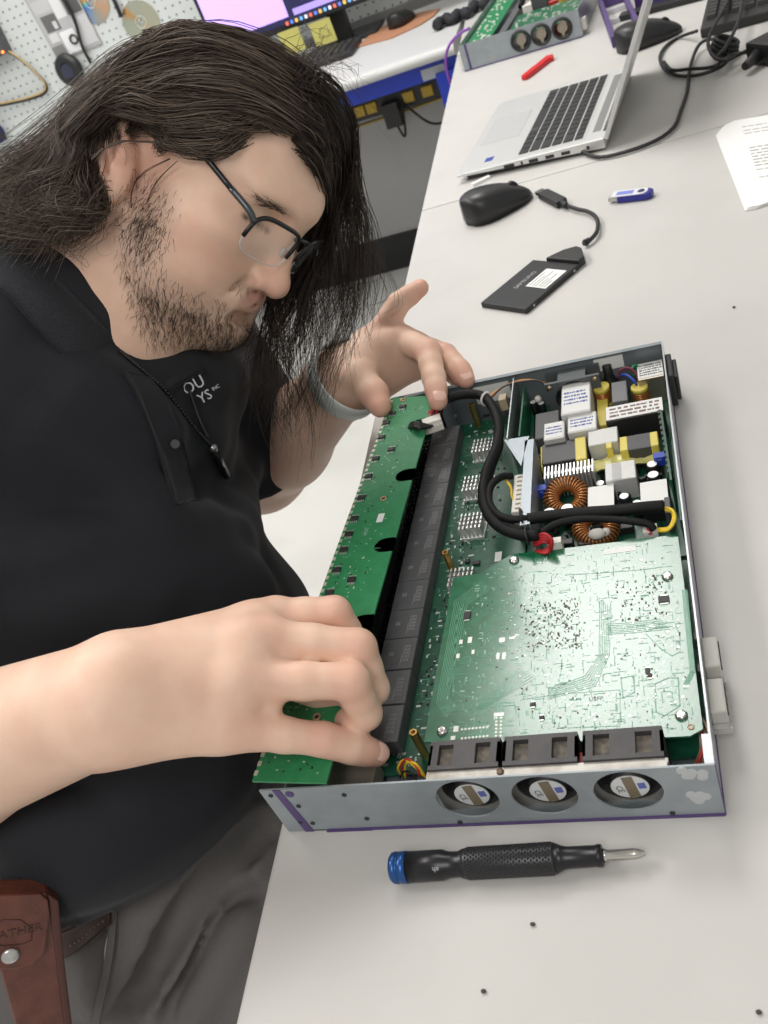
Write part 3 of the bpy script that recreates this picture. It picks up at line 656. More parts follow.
pbox('inlet_filter', [(636.5, 364.5), (661.5, 359), (665, 374.5), (637.5, 380.5)], 0.034, mat('brass tinted steel', (0.42, 0.38, 0.31), 0.35, 0.8)); plabel('filter_label', [(637, 365), (661, 359.6), (664.4, 373.6), (638, 379.6)], 0.034, lines=5, im=inkk, seed=8)
wire('mains_wire', [(619, 379, .028), (620, 371, .036), (628, 368, .038), (636, 374, .034), (638, 383, .026)], 0.0014, mat('maroon wire', (0.16, 0.03, 0.05), 0.4), psu); wire('mains_wire', [(618, 376, .03), (626, 375, .034), (634, 381, .032), (638, 388, .024)], 0.0014, mat('blue wire', (0.02, 0.07, 0.40), 0.4), psu); wire('mains_wire', [(634, 376, .03), (632, 369, .036), (636, 365, .036), (638, 372, .03)], 0.0013, mat('green wire', (0.02, 0.22, 0.10), 0.4), psu)
# exhaust fan in the back wall

def aty_(u, v, y):
    r_ = np.array([(u - 384) / F_PX, -(v - 512) / F_PX, 1.0]) @ CAM_R; return CAM + r_ * (y - CAM[1]) / r_[1]
pA, pB = aty_(546, 392, 0.414), aty_(599, 376, 0.414); fx0, fx1 = pA[0], pB[0]; zc = 0.0225
b = plate_holes(fx0, fx1, 0.003, 0.042, [((fx0 + fx1) / 2, zc, 0.0178, (fx1 - fx0) / 2)], 0.414, 0.417); g_ = plate_holes(fx0, fx1, 0.003, 0.042, [((fx0 + fx1) / 2, zc, 0.0178, (fx1 - fx0) / 2)], 0.431, 0.434); b.add(g_.v, g_.f); b.box2((fx0 + 0.012, 0.417, 0.038), (fx1 - 0.012, 0.431, 0.042))
ef = b.build('exhaust_fan', mat('slate fan plastic', (0.085, 0.095, 0.10), 0.5), ch)
b = MB(); cxe = (fx0 + fx1) / 2; b.cyl((cxe, 0.430, zc), (cxe, 0.420, zc), 0.0105, None, 20)
for k in range(7):
    a0 = 2 * math.pi * k / 7; vs = []
    for j in range(5):
        a = a0 + 0.55 * j / 4
        for rr in (0.009, 0.0170): vs.append((cxe + rr * math.cos(a), 0.419 + 0.009 * j / 4, zc + rr * math.sin(a)))
    b.add(vs, [(2 * j, 2 * j + 1, 2 * j + 3, 2 * j + 2) for j in range(4)], 0, True)
b.build('impeller', blackpl, ef)
for x in (fx0 + 0.004, fx1 - 0.004):
    b = MB(); b.lathe([(0.0026, 0), (0.0022, 0.001), (0, 0.0012)], (x, 0.414, 0.0385), (0, -1, 0), 10); b.build('fan_screw', mat('brass screw', (0.40, 0.32, 0.20), 0.35, 0.8), ef)
for ua, va, ub, vb in ((478, 404, 508, 381), (596, 372, 622, 354)):
    a_, b_ = aty_(ua, va, D_ - 0.0013), aty_(ub, vb, D_ - 0.0013); bb = MB(); bb.box2((a_[0], D_ - 0.0018, max(a_[2], 0.006)), (b_[0], D_ - 0.0012, min(b_[2], 0.046))); bb.build('wall_sticker', white_l, ch)
# dividing plates and upright boards
def upright(name, uv0, uv1, z0, z1, th, m, parent=psu):
    a_, b_ = atz(*uv0, z1), atz(*uv1, z1); d = (b_ - a_)[:2]; L = np.linalg.norm(d); bb = MB(); bb.box(((a_[0] + b_[0]) / 2, (a_[1] + b_[1]) / 2, (z0 + z1) / 2), (L, th, z1 - z0), rotm(0, 0, math.atan2(d[1], d[0]))); return bb.build(name, m, parent)
upright('divider_plate', (514, 374), (507, 438), 0.004, 0.046, 0.0010, steel, ch)
upright('upright_board', (524, 386), (519, 436), ZP, 0.036, 0.0014, pcb)
b = MB(); q_ = [atz(504, 440, 0.044), atz(529, 436, 0.044), atz(521, 466, 0.044)]; b.quadbox([tuple(p[:2]) for p in q_], 0.0430, 0.0441); b.build('gusset_plate', mat('pale blue grey steel', (0.33, 0.37, 0.40), 0.4, 0.5), ch)
b = MB(); a_, b_ = atz(533, 439, 0.044), atz(529, 524, 0.044); d = (b_ - a_)[:2]; L = np.linalg.norm(d); ang_ = math.atan2(d[1], d[0]); cc = (a_ + b_) / 2
b.box((cc[0], cc[1], 0.024), (L, 0.0012, 0.040), rotm(0, 0, ang_)); b.box((cc[0] - 0.0032, cc[1], 0.0436), (L, 0.0076, 0.0010), rotm(0, 0, ang_)); b.build('edge_plate', mat('pale blue grey steel', (0.33, 0.37, 0.40), 0.4, 0.5), ch)
b = MB(); a_, b_ = atz(521, 474, 0.034), atz(514, 512, 0.034); cc = (a_ + b_) / 2; b.box((cc[0], cc[1], 0.022), (0.008, abs(a_[1] - b_[1]), 0.024)); cn = b.build('tall_connector', wht_c, ch, 0.0005, 1)
b = MB()
for k in range(8): b.box((cc[0] + 0.001, cc[1] - abs(a_[1] - b_[1]) * 0.42 + k * abs(a_[1] - b_[1]) * 0.12, 0.0342), (0.004, 0.0016, 0.0006))
b.build('connector_slot', mat('tan contact', (0.30, 0.24, 0.16), 0.5), cn, kind='stuff')
upright('upright_board', (661, 411), (671, 480), ZP, 0.038, 0.0016, pcb_d)
b = MB()
for k in range(12): p = atz(660 + k * 0.9, 414 + k * 5.4, 0.033); b.box(p, (0.0030, 0.004, 0.006))
b.build('surface_component', mat('dark green grey part', (0.06, 0.07, 0.06), 0.5), psu, kind='stuff')
upright('upright_board', (672, 440), (681, 520), ZP, 0.032, 0.0014, pcb_d)
scatter('small_component', [(540, 520), (660, 500), (672, 530), (560, 545)], ZP, 70, 0.0018, ic_m, psu, 0.004, 1.8, 31); scatter('small_component', [(534, 440), (600, 430), (660, 420), (668, 500), (540, 510)], ZP, 90, 0.0022, blackpl, psu, 0.009, 1.6, 32)
for u, v, sx, sy, zt in ((565, 541, .012, .006, .016), (585, 541, .010, .006, .016), (605, 522, .020, .006, .016), (622, 524, .016, .01, .014)):
    c = atz(u, v, zt); b = MB(); b.box((c[0], c[1], (ZP + zt) / 2), (sx, sy, zt - ZP)); b.build('black_component', blackpl, psu, 0.0005, 1)
c = atz(597, 534, 0.022); b = MB(); b.ball(c, (0.007, 0.005, 0.004), 10, 6); b.ball(c + [0.006, 0.003, -0.002], (0.004, 0.004, 0.003), 8, 6); b.build('white_silicone', mat('white silicone glue', (0.72, 0.70, 0.64), 0.5), psu)
c = atz(538, 399, 0.024); b = MB(); b.ball(c, 0.0035, 10, 6); b.build('white_silicone', mat('white silicone glue', (0.72, 0.70, 0.64), 0.5), psu)
# --- cable loom
def loom(name, uvz, r, m=sleeve): return wire(name, uvz, r, m, ch, 46, 10)
loom('cable_loom', [(437, 413, .050), (443, 402, .054), (455, 396, .054), (470, 394, .052), (484, 397, .050), (494, 410, .048), (499, 428, .046), (496, 448, .045), (487, 470, .044), (483, 492, .043), (487, 512, .043), (500, 527, .042), (520, 535, .042), (540, 535, .042)], 0.0045)
loom('cable_loom', [(528, 519, .043), (510, 519, .044), (496, 513, .044), (489, 500, .044), (491, 486, .044), (501, 477, .042), (512, 476, .038)], 0.0031)
loom('cable_loom', [(528, 519, .043), (550, 516, .043), (580, 513, .043), (612, 511, .043), (640, 508, .043), (664, 506, .041)], 0.0045)
loom('cable_loom', [(540, 534, .041), (556, 524, .042), (580, 519, .042), (605, 519, .041), (630, 521, .040), (648, 524, .037), (654, 530, .033)], 0.0029)
loom('cable_loom', [(497, 426, .042), (500, 445, .041), (492, 468, .040), (488, 490, .040), (493, 512, .040), (506, 524, .040), (524, 531, .040)], 0.0031)
for u, v, z, dr in ((522, 517, .044, (1, 0.1, 0)), (527, 536, .042, (1, 0.1, 0)), (486, 399, .049, (0.8, -0.6, 0))):
    c = atz(u, v, z); b = MB(); b.torus(c, dr, 0.0060, 0.0011, 18, 6); b.build('cable_tie', mat('black cable tie', (0.015, 0.015, 0.015), 0.4) if u != 486 else mat('white cable tie', (0.7, 0.7, 0.68), 0.4), ch)
for k in range(4): wire('red_wire', [(534, 537 + k * 3, .040 - .002 * k), (545, 534 + k * 2.5, .046 - .002 * k), (552, 541 + k * 2, .042 - .003 * k), (546, 550 + k * 1, .034), (536, 551, .032)], 0.0013, red_w)
b = MB(); c = atz(556, 546, 0.032); b.box(c, (0.010, 0.006, 0.012)); b.build('wire_connector', wht_c, ch)
for k in range(3):
    wire('yellow_wire', [(661, 507 + k, .040), (672, 510 + k, .040 - .001 * k), (675 - k, 520, .038), (668, 530 - k, .034), (656, 531 - k, .030)], 0.0012, yel_w)
    wire('yellow_wire', [(506, 479 + k, .038), (511, 486 + k, .036), (512, 496, .034), (516, 503 + k, .032)], 0.0011, yel_w if k else mat('violet wire', (0.20, 0.10, 0.30), 0.4))
b = MB(); c = atz(651, 533, 0.028); b.box(c, (0.010, 0.008, 0.010)); b.build('wire_connector', wht_c, ch); wire('red_wire', [(648, 521, .038), (649, 528, .034), (651, 534, .03)], 0.002, red_w)
for k, (m_, dv) in enumerate(((yel_w, 0), (red_w, 2), (blk_w, 4), (orange_w, 1), (brown_w, 3))):
    wire('thin_wire', [(488, 398 + dv, .050), (496, 391 + dv * .5, .048), (505, 386, .046), (522, 380 + dv * .4, .044), (540, 381, .042), (548, 387 + dv, .036)], 0.0008, m_)
b = MB(); c = atz(504, 402, 0.032); b.box(c, (0.007, 0.010, 0.012)); b.build('wire_connector', mat('tan nylon connector', (0.55, 0.45, 0.30), 0.5), ch)
# connector plugged at the notch of the card
pc_ = atz(433, 424, 0.050); b = MB(); b.box((0, 0, 0), (0.017, 0.010, 0.011))
for k in range(6): b.box((-0.0075 + k * 0.003, -0.0055, -0.002), (0.0018, 0.002, 0.006))
b.xf(rotm(0, 0, 0.25), pc_); plug = b.build('white_plug', wht_c, ch)
for k, m_ in enumerate((red_w, red_w, blk_w, red_w, blk_w)):
    wire('plug_wire', [(427 + k * 3, 421 - k, .052), (430 + k * 2.5, 412 - k, .054), (438 + k, 407 - k, .053), (446 + k, 402, .053)], 0.0015, m_)
for k in range(3): wire('plug_wire', [(430 + k, 426, .051), (420, 424 + k * 2, .060), (413, 423 + k * 2, .0585), (409 - k, 427 + k, .050)], 0.0019, blk_w)
b = MB(); pb = atz(441, 412, 0.04)
b.box2((0.070, 0.405, 0.004), (0.0715, 0.4355, 0.047)); b.build('corner_bracket', mat('pale blue grey steel', (0.33, 0.37, 0.40), 0.4, 0.5), ch)
for u, v in ((446, 392), (455, 416)):
    p = aty_(u, v, 0.4355); b = MB(); b.lathe([(0.0022, 0), (0.0016, 0.001)], p, (0, -1, 0), 10); b.build('rivet', alu, ch)

# ------------------------------------------------------------------ the loose card held by both hands
ZC = 0.0545
card = thing('circuit_card', 'narrow bright green circuit card gripped in both hands over the chassis edge', 'circuit board', (0.0330, 0.2100, 0.0))
co = np.array([0.0330, 0.2100, 0.0])
def half_round(c, r_, a0, a1, n=9): return [(c[0] + r_ * math.cos(a0 + (a1 - a0) * k / (n - 1)), c[1] + r_ * math.sin(a0 + (a1 - a0) * k / (n - 1))) for k in range(n)]
E0, E1 = atz(326, 783, ZC)[:2], atz(436, 395, ZC)[:2]
def edge(t): return E0 + (E1 - E0) * t
ed = (E1 - E0) / np.linalg.norm(E1 - E0); en = np.array([-ed[1], ed[0]])
poly = [tuple(atz(252, 781, ZC)[:2]), tuple(E0)]
for uc, vc in ((340, 625), (384, 545), (406, 475), (418, 424)):
    c = atz(uc, vc, ZC)[:2]; t = (c - E0) @ ed; base = E0 + ed * t; r_ = 0.0080; dep = 0.0165
    L_ = [base - ed * r_, ] + [base + en * (dep - r_) + (-ed * math.cos(a) + en * math.sin(a)) * r_ for a in np.linspace(0, math.pi, 9)] + [base + ed * r_]
    poly += [tuple(p) for p in L_]
poly += [tuple(E1), tuple(atz(391, 398, ZC)[:2])]
card_m = mat('bright green solder mask', (0.024, 0.210, 0.080), 0.36, var=(0.029, 0.240, 0.094), vscale=120, spec=0.5)
bm_ = bmesh.new(); vsb = [bm_.verts.new((p[0] - co[0], p[1] - co[1], ZC)) for p in poly]; fb = bm_.faces.new(vsb)
if fb.normal.z < 0: fb.normal_flip()
bmesh.ops.triangulate(bm_, faces=[fb]); r_ = bmesh.ops.extrude_face_region(bm_, geom=list(bm_.faces)); bmesh.ops.translate(bm_, verts=[g for g in r_['geom'] if isinstance(g, bmesh.types.BMVert)], vec=(0, 0, -0.0016)); bmesh.ops.recalc_face_normals(bm_, faces=list(bm_.faces))
me = bpy.data.meshes.new('card_panel'); bm_.to_mesh(me); bm_.free(); link_mesh('card_panel', me, card_m, card)
def cpt(u, v, z=ZC): return atz(u, v, z) - co
A0, A1 = cpt(253, 778), cpt(391, 400); b = MB(); ca = math.atan2((A1 - A0)[1], (A1 - A0)[0])
for k in range(60):
    p = A0 + (A1 - A0) * (k + 0.5) / 60; b.box(p + [0.0012, 0, 0.0001], (0.0036, 0.0026, 0.0008), rotm(0, 0, ca))
b.build('edge_pin', mat('cream edge pins', (0.66, 0.62, 0.50), 0.35, 0.3), card, kind='stuff')
b = MB(); mid = (E0 + E1) / 2 - co[:2]
so8 = [(470, 268), (438, 288), (420, 318), (405, 362), (435, 400), (387, 428), (365, 482), (343, 548), (322, 612), (305, 660), (290, 708), (268, 770), (313, 800), (245, 840)]
cm = None
for x, y in so8:
    p = cpt(250 + x * 0.3255, 320 + y * 0.3255)
    if cm is None:
        b = MB(); b.box((0, 0, 0.0010), (0.0050, 0.0066, 0.0019)); o = b.build('chip', ic_m, card, 0.0003, 1)
        b = MB()
        for k in range(4):
            for s in (-1, 1): b.box((s * 0.0036, -0.0024 + k * 0.0016, 0.0004), (0.0026, 0.0008, 0.0007))
        l_ = b.build('chip_legs', pad_m, o, kind='stuff'); cm = (o.data, l_.data)
    else:
        o = bpy.data.objects.new('chip', cm[0]); COL.objects.link(o); o.parent = card
        l_ = bpy.data.objects.new('chip_legs', cm[1]); COL.objects.link(l_); l_.parent = o; l_['kind'] = 'stuff'
    o.location = tuple(p); o.rotation_euler = (0, 0, -1.62)
for u, v in ((403, 400), (383.5, 498.7), (348.6, 613), (317, 717)):
    p = cpt(u, v); b = MB(); b.torus(p + [0, 0, 0.0002], (0, 0, 1), 0.0023, 0.0007, 18, 5); b.build('gold_ring', mat('gilded copper ring', (0.62, 0.38, 0.22), 0.35, 0.5), card)
    b = MB(); b.lathe([(0.0018, 0), (0.0018, 0.0003)], p, (0, 0, 1), 14); b.build('screw_hole', mat('dark hole', (0.03, 0.03, 0.035), 0.8), card)
p = cpt(380.5, 518); b = MB(); b.box(p + [0, 0, 0.0002], (0.0055, 0.0105, 0.0003), rotm(0, 0, -0.06)); b.build('white_sticker', white_l, card)
text('card_number', '2C3A', 0.0036, cpt(366, 532) + [0, 0, 0.0002], rotm(0, 0, -1.6), silk, card)
def cscatter(name, nn, size, m, seed, aspect, h, poly_=((262, 770), (318, 775), (350, 625), (380, 545), (398, 480), (428, 402), (395, 404))):
    o = scatter(name, list(poly_), ZC, nn, size, m, card, h, aspect, seed); o.location = tuple(-co); return o
cscatter('silkscreen', 120, 0.0006, silk, 41, 3.0, 0.0001); cscatter('trace', 150, 0.0004, mat('lighter green traces', (0.05, 0.29, 0.12), 0.4), 42, 12.0, 0.0001); cscatter('small_resistor', 70, 0.0008, ic_m, 43, 1.8, 0.0005); cscatter('solder_pad', 70, 0.0006, pad_m, 44, 1.6, 0.0003)
# ------------------------------------------------------------------ things on the near bench
# screwdriver
s0, s1 = atz(392, 868, 0.0095), atz(645, 853, 0.0095); sd = thing('screwdriver', 'black precision screwdriver with blue end cap in front of the chassis', 'screwdriver', (s0[0], s0[1], 0.0))
L = np.linalg.norm((s1 - s0)[:2]); sd.rotation_euler = (0, 0, math.atan2((s1 - s0)[1], (s1 - s0)[0]))
zc = 0.0095
blackan = mat('black anodised aluminium', (0.014, 0.014, 0.016), 0.33, 0.3)
def sl(name, prof, m, n=28): b = MB(); b.lathe([(r, x) for x, r in prof], (0, 0, zc), (1, 0, 0), n); return b.build(name, m, sd)
k = L / 0.149
sl('end_cap', [(0.0, 0.0078), (0.0012, 0.0090), (0.0040, 0.0093), (0.0044, 0.0084), (0.0052, 0.0084), (0.0058, 0.0092), (0.0105, 0.0092)], mat('blue anodised aluminium', (0.03, 0.10, 0.30), 0.3, 0.7))
sl('handle', [(0.0105, 0.0090), (0.032, 0.0088), (0.036, 0.0074), (0.042, 0.0072), (0.045, 0.0085), (0.0455, 0.0085)], blackan)
sl('grip', [(0.0455, 0.0085), (0.0465, 0.0088), (0.098, 0.0088), (0.099, 0.0084)], mat('knurled dark steel', (0.040, 0.040, 0.042), 0.35, 0.6))
b = MB()
for i in range(30):
    for j in range(22):
        a = 2 * math.pi * (j + 0.5 * (i % 2)) / 22; x = 0.048 + i * 0.00168; rr = 0.0088
        b.add([(x - 0.0009, rr * math.cos(a), zc + rr * math.sin(a)), (x, rr * math.cos(a - 0.13), zc + rr * math.sin(a - 0.13)), (x + 0.0009, rr * math.cos(a), zc + rr * math.sin(a)), (x, rr * math.cos(a + 0.13), zc + rr * math.sin(a + 0.13)), (x, (rr + 0.0006) * math.cos(a), zc + (rr + 0.0006) * math.sin(a))], [(0, 1, 4), (1, 2, 4), (2, 3, 4), (3, 0, 4)])
b.build('knurling', mat('knurled dark steel', (0.040, 0.040, 0.042), 0.35, 0.6), sd, kind='stuff')
sl('neck', [(0.099, 0.0084), (0.103, 0.0066), (0.106, 0.0060), (0.122, 0.0058), (0.1225, 0.0062), (0.125, 0.0062), (0.1255, 0.0052)], blackan)
sl('bit', [(0.1255, 0.0036), (0.1275, 0.0036), (0.128, 0.0029), (0.143, 0.0029), (0.146, 0.0022), (0.149 * k, 0.0012)], mat('bright bit steel', (0.62, 0.60, 0.56), 0.2, 0.95), 6)
text('printed_mark', 'eh', 0.0042, (0.030, -0.0062, zc + 0.0064), rotm(0.79, 0, 0) @ rotm(0, 0, math.pi), mat('grey print', (0.45, 0.45, 0.45), 0.5), sd)

# solid state drive, adapter and its cable
q = [atz(u, v, 0.007) for u, v in ((481, 303), (527.3, 308), (578, 265), (531.7, 259.3))]; c = sum(q) / 4; ax = (q[2] - q[1]); a = math.atan2(ax[1], ax[0])
ssd = thing('solid_state_drive', 'flat black solid state drive with a small white label', 'drive', (c[0], c[1], 0), (0, 0, a))
ssd_m = mat('black aluminium case', (0.018, 0.018, 0.020), 0.42, 0.2)
b = MB(); b.box((0, 0, 0.0036), (0.100, 0.070, 0.0068)); b.build('drive_case', ssd_m, ssd, 0.0012)
b = MB(); b.box((0.0135, -0.0145, 0.00708), (0.040, 0.030, 0.0002)); b.build('paper_label', white_l, ssd)
b = MB()
for i, (w, y) in enumerate(((0.030, 0.011), (0.024, 0.006), (0.034, 0.002), (0.020, -0.003), (0.030, -0.007), (0.016, -0.011))): b.box((0.0135 - 0.018 + w / 2, -0.0145 + y, 0.00722), (w, 0.0011, 0.0001))
b.build('label_print', inkk, ssd, kind='stuff')
text('drive_lettering', 'SAMSUNG', 0.0085, (0.006, 0.0115, 0.00705), rotm(0, 0, 0), mat('silver lettering', (0.38, 0.38, 0.38), 0.4), ssd)
for x in (-0.036, 0.040):
    b = MB(); b.lathe([(0.0015, 0), (0.0015, 0.0006)], (x, -0.0349, 0.0036), (0, -1, 0), 10); b.build('screw_hole', mat('bright hole', (0.5, 0.5, 0.5), 0.4, 0.7), ssd)
ad = thing('drive_adapter', 'black drive adapter with a short curved cable, plugged into the flat drive', 'adapter', (c[0], c[1], 0), (0, 0, a))
poly = [(0.0505, 0.0145), (0.0505, -0.0345), (0.062, -0.0345), (0.079, -0.018), (0.082, -0.008), (0.072, 0.004)]
b = MB(); b.prism(poly, 0.0005, 0.0110); b.build('adapter_body', mat('matt black plastic', (0.014, 0.014, 0.015), 0.5), ad, 0.0015)
ca_, sa_ = math.cos(a), math.sin(a)
def loc(p): d = np.asarray(p)[:2] - c[:2]; return np.array([d[0] * ca_ + d[1] * sa_, -d[0] * sa_ + d[1] * ca_, p[2] if len(p) > 2 else 0])
cp = [atz(u, v, 0.006) for u, v in ((583, 244), (590, 240), (597, 231), (597, 219), (589, 212), (577, 209), (566, 205))]
b = MB(); b.tube(spline([loc(p) for p in cp], 40), 0.0026, 8); b.build('adapter_cable', mat('black cable rubber', (0.015, 0.015, 0.016), 0.5), ad)
b = MB(); p0, p1 = loc(atz(585, 243, .006)), loc(atz(589, 240, .006)); b.cyl(p0, p1, 0.0045, 0.0035, 10); p0, p1 = loc(atz(567, 206, .006)), loc(atz(562, 203, .006)); b.cyl(p0, p1, 0.0036, 0.0048, 10); b.build('strain_relief', mat('matt black plastic', (0.014, 0.014, 0.015), 0.5), ad)
p0, p1 = loc(atz(562, 203, .006)), loc(atz(543, 193.5, .006)); d = p1 - p0; L = np.linalg.norm(d); ang = math.atan2(d[1], d[0])
b = MB(); b.box((p0 + p1) / 2, (L, 0.0165, 0.009), rotm(0, 0, ang)); b.build('plug_shell', mat('matt black plastic', (0.014, 0.014, 0.015), 0.5), ad, 0.0018)
p2 = p1 + d / L * 0.013; b = MB(); b.box((p1 + p2) / 2, (0.013, 0.012, 0.0045), rotm(0, 0, ang)); b.build('plug_metal', mat('dark nickel plug', (0.22, 0.22, 0.22), 0.3, 0.9), ad)

# memory stick
p0, p1 = atz(611, 199, 0.004), atz(652, 194, 0.004); d = p1 - p0; a = math.atan2(d[1], d[0]); c = (p0 + p1) / 2; L = np.linalg.norm(d)
us = thing('memory_stick', 'blue memory stick with a white swivel cover', 'usb stick', (c[0], c[1], 0), (0, 0, a))
b = MB(); b.prism([(-0.016, -0.009), (0.022, -0.009), (0.028, -0.005), (0.028, 0.005), (0.022, 0.009), (-0.016, 0.009)], 0.0008, 0.0092); b.build('stick_body', mat('royal blue plastic', (0.018, 0.022, 0.23), 0.35), us, 0.0015)
b = MB(); b.box((-0.022, 0, 0.005), (0.013, 0.012, 0.0045)); b.build('plug_metal', mat('bright plug', (0.55, 0.54, 0.52), 0.3, 0.9), us)
b = MB(); b.prism([(-0.024, -0.0085), (0.012, -0.0085)] + [(0.014 + 0.0085 * math.sin(t), -0.0085 * math.cos(t)) for t in np.linspace(0.2, math.pi - 0.2, 9)] + [(0.012, 0.0085), (-0.024, 0.0085)], 0.0093, 0.0101); b.build('swivel_cover', mat('white metal cover', (0.74, 0.74, 0.76), 0.35, 0.2), us)
b = MB(); b.lathe([(0.0046, 0.0101), (0.0044, 0.0106), (0.003, 0.0107)], (0.014, 0, 0), (0, 0, 1), 16); b.build('pivot', mat('dark blue pivot', (0.02, 0.02, 0.10), 0.4), us)
b = MB(); b.box((-0.007, 0, 0.01015), (0.022, 0.010, 0.0002)); b.build('printed_panel', mat('pale blue print', (0.18, 0.22, 0.60), 0.5), us)

def mouse(name, label, c, a, L=0.108, W=0.068, H=0.040, m=None):
    t = thing(name, label, 'mouse', (c[0], c[1], 0), (0, 0, a))
    n, k = 22, 14; vs = []; fs = []
    for i in range(n + 1):
        x = -1 + 2 * i / n; w = (1 - abs(x) ** 2.8) ** 0.42 * (1.0 - 0.10 * x); h = (1 - abs((x + 0.18) / 1.2) ** 2.4) ** 0.6 if abs((x + 0.18) / 1.2) < 1 else 0.0
        h = max(h, 0.0) * (0.86 - 0.28 * x)
        for j in range(k + 1):
            th = math.pi * j / k; cy = math.cos(th); sy = math.sin(th)
            vs.append((x * L / 2, math.copysign(abs(cy) ** 0.7, cy) * w * W / 2, 0.002 + H * h * sy ** 0.7))
    for i in range(n):
        for j in range(k): fs.append((i * (k + 1) + j, i * (k + 1) + j + 1, (i + 1) * (k + 1) + j + 1, (i + 1) * (k + 1) + j))
    fs.append(tuple(i * (k + 1) for i in range(n + 1)) + tuple(i * (k + 1) + k for i in range(n, -1, -1)))
    b = MB(); b.add(vs, fs, 0, True); b.build('mouse_shell', m or mat('black mouse plastic', (0.013, 0.013, 0.014), 0.38), t)
    b = MB(); b.cyl((L * 0.26, -0.0035, H * 0.52), (L * 0.26, 0.0035, H * 0.52), 0.0085, None, 16); b.build('scroll_wheel', mat('rubber wheel', (0.03, 0.03, 0.032), 0.6), t)
    b = MB(); b.prism([(L * 0.46 * math.cos(t_), W * 0.44 * math.sin(t_)) for t_ in np.linspace(0, 2 * math.pi, 20)[:-1]], 0.0003, 0.003); b.build('mouse_base', mat('grey base', (0.05, 0.05, 0.05), 0.6), t)
    return t
mc = atz(496, 199, 0.016); mouse('computer_mouse', 'black computer mouse beside the plug end of the adapter cable', mc, 0.55, 0.104, 0.068, 0.040)
b = MB(); p = atz(481, 181, 0.002); b.box((p[0], p[1], 0.0022), (0.030, 0.008, 0.0042), rotm(0, 0, 0.5)); o = b.build('folded_note', mat('white paper scrap', (0.78, 0.78, 0.76), 0.7)); tag(o, 'scrap of folded white paper between mouse and laptop', 'paper scrap')

# laptop
la, lb_, lc_ = np.array([0.0000, 1.1057]), np.array([0.2265, 1.0700]), np.array([0.0399, 1.4111]); xa = (lb_ - la); a = math.atan2(xa[1], xa[0])
lt = thing('laptop', 'open silver laptop with black keys, seen along its screen edge', 'laptop', (la[0], la[1], 0), (0, 0, a))
LD, LW = 0.2293, 0.312
sil = mat('silver laptop aluminium', (0.66, 0.66, 0.65), 0.38, 0.45)
b = MB(); b.add([(0, 0, .010), (LD, 0, .004), (LD, LW, .004), (0, LW, .010), (0, 0, .0135), (LD, 0, .0185), (LD, LW, .0185), (0, LW, .0135)], [(3, 2, 1, 0), (4, 5, 6, 7), (0, 1, 5, 4), (1, 2, 6, 5), (2, 3, 7, 6), (3, 0, 4, 7)]); b.build('laptop_base', sil, lt, 0.002)
b = MB(); b.box((LD / 2, LW / 2, 0.0035), (LD * 0.88, LW * 0.94, 0.006)); b.build('base_underside', mat('dark laptop base', (0.04, 0.04, 0.042), 0.6), lt)
def top(x, y, h=0.0): return (x, y, 0.0135 + 0.005 * x / LD + h)
tl = math.atan2(0.005, LD); Rt = rotm(0, -tl, 0)
b = MB(); b.box(top(0.045, LW * 0.53, 0.0002), (0.066, 0.115, 0.0004), Rt); b.build('touchpad', mat('grey touchpad', (0.52, 0.52, 0.52), 0.4, 0.2), lt)
b = MB(); b.box(top(0.148, LW / 2, 0.0001), (0.104, LW - 0.030, 0.0003), Rt); b.build('key_well', mat('silver well', (0.58, 0.58, 0.57), 0.45, 0.4), lt)
b = MB()
for r_ in range(6):
    dx = 0.0148 if r_ < 5 else 0.012; x = 0.104 + r_ * 0.0172
    if r_ == 5: x -= 0.001
    ws = {0: [1.2, 1, 1, 1, 5.2, 1, 1, 1, 1, 1], 1: [2.2] + [1] * 10 + [2.4], 2: [1.7] + [1] * 11 + [1.9], 3: [1.4] + [1] * 12 + [1.3], 4: [1] * 13 + [1.7], 5: [1] * 15}[r_]
    tot = sum(ws); y = LW - 0.020; un = (LW - 0.040) / tot
    for w in ws: b.box(top(x, y - un * w / 2, 0.0009), (dx, un * w - 0.0024, 0.0014), Rt, 0, 0.95); y -= un * w
b.build('keycap', mat('black keys', (0.018, 0.018, 0.02), 0.5), lt, kind='stuff')
b = MB(); b.box(top(0.214, LW / 2, 0.0002), (0.012, LW - 0.07, 0.0004), Rt); b.build('speaker_strip', mat('dark speaker strip', (0.20, 0.20, 0.20), 0.6), lt)
b = MB(); b.box(top(0.046, 0.036, 0.0001), (0.013, 0.016, 0.0003), Rt); b.build('blue_sticker', mat('blue sticker', (0.03, 0.07, 0.32), 0.4), lt)
b = MB()
for x, w, z in ((0.085, .016, .0105), (0.105, .003, .0105), (0.123, .014, .0102), (0.148, .013, .0102), (0.172, .013, .0102), (0.205, .004, .0105)): b.box((x, 0.0002, z), (w, 0.0012, 0.0048))
b.build('port', mat('dark port', (0.02, 0.02, 0.02), 0.5), lt, kind='stuff')
th = math.radians(27); Rl = rotm(0, th, 0)
b = MB(); b.box(np.array([LD + 0.001, LW / 2, 0.0135]) + Rl @ np.array([0, 0, 0.112]), (0.0062, LW, 0.218), Rl); lid = b.build('laptop_lid', sil, lt, 0.0018)
b = MB(); b.box(np.array([LD + 0.001, LW / 2, 0.0135]) + Rl @ np.array([-0.0033, 0, 0.114]), (0.0006, LW - 0.014, 0.200), Rl); b.build('screen', mat('dark screen', (0.02, 0.022, 0.026), 0.15), lt)
b = MB(); b.cyl((LD - 0.002, 0.03, 0.0155), (LD - 0.002, LW - 0.03, 0.0155), 0.0048, None, 12); b.build('hinge', mat('dark hinge', (0.06, 0.06, 0.062), 0.4), lt)

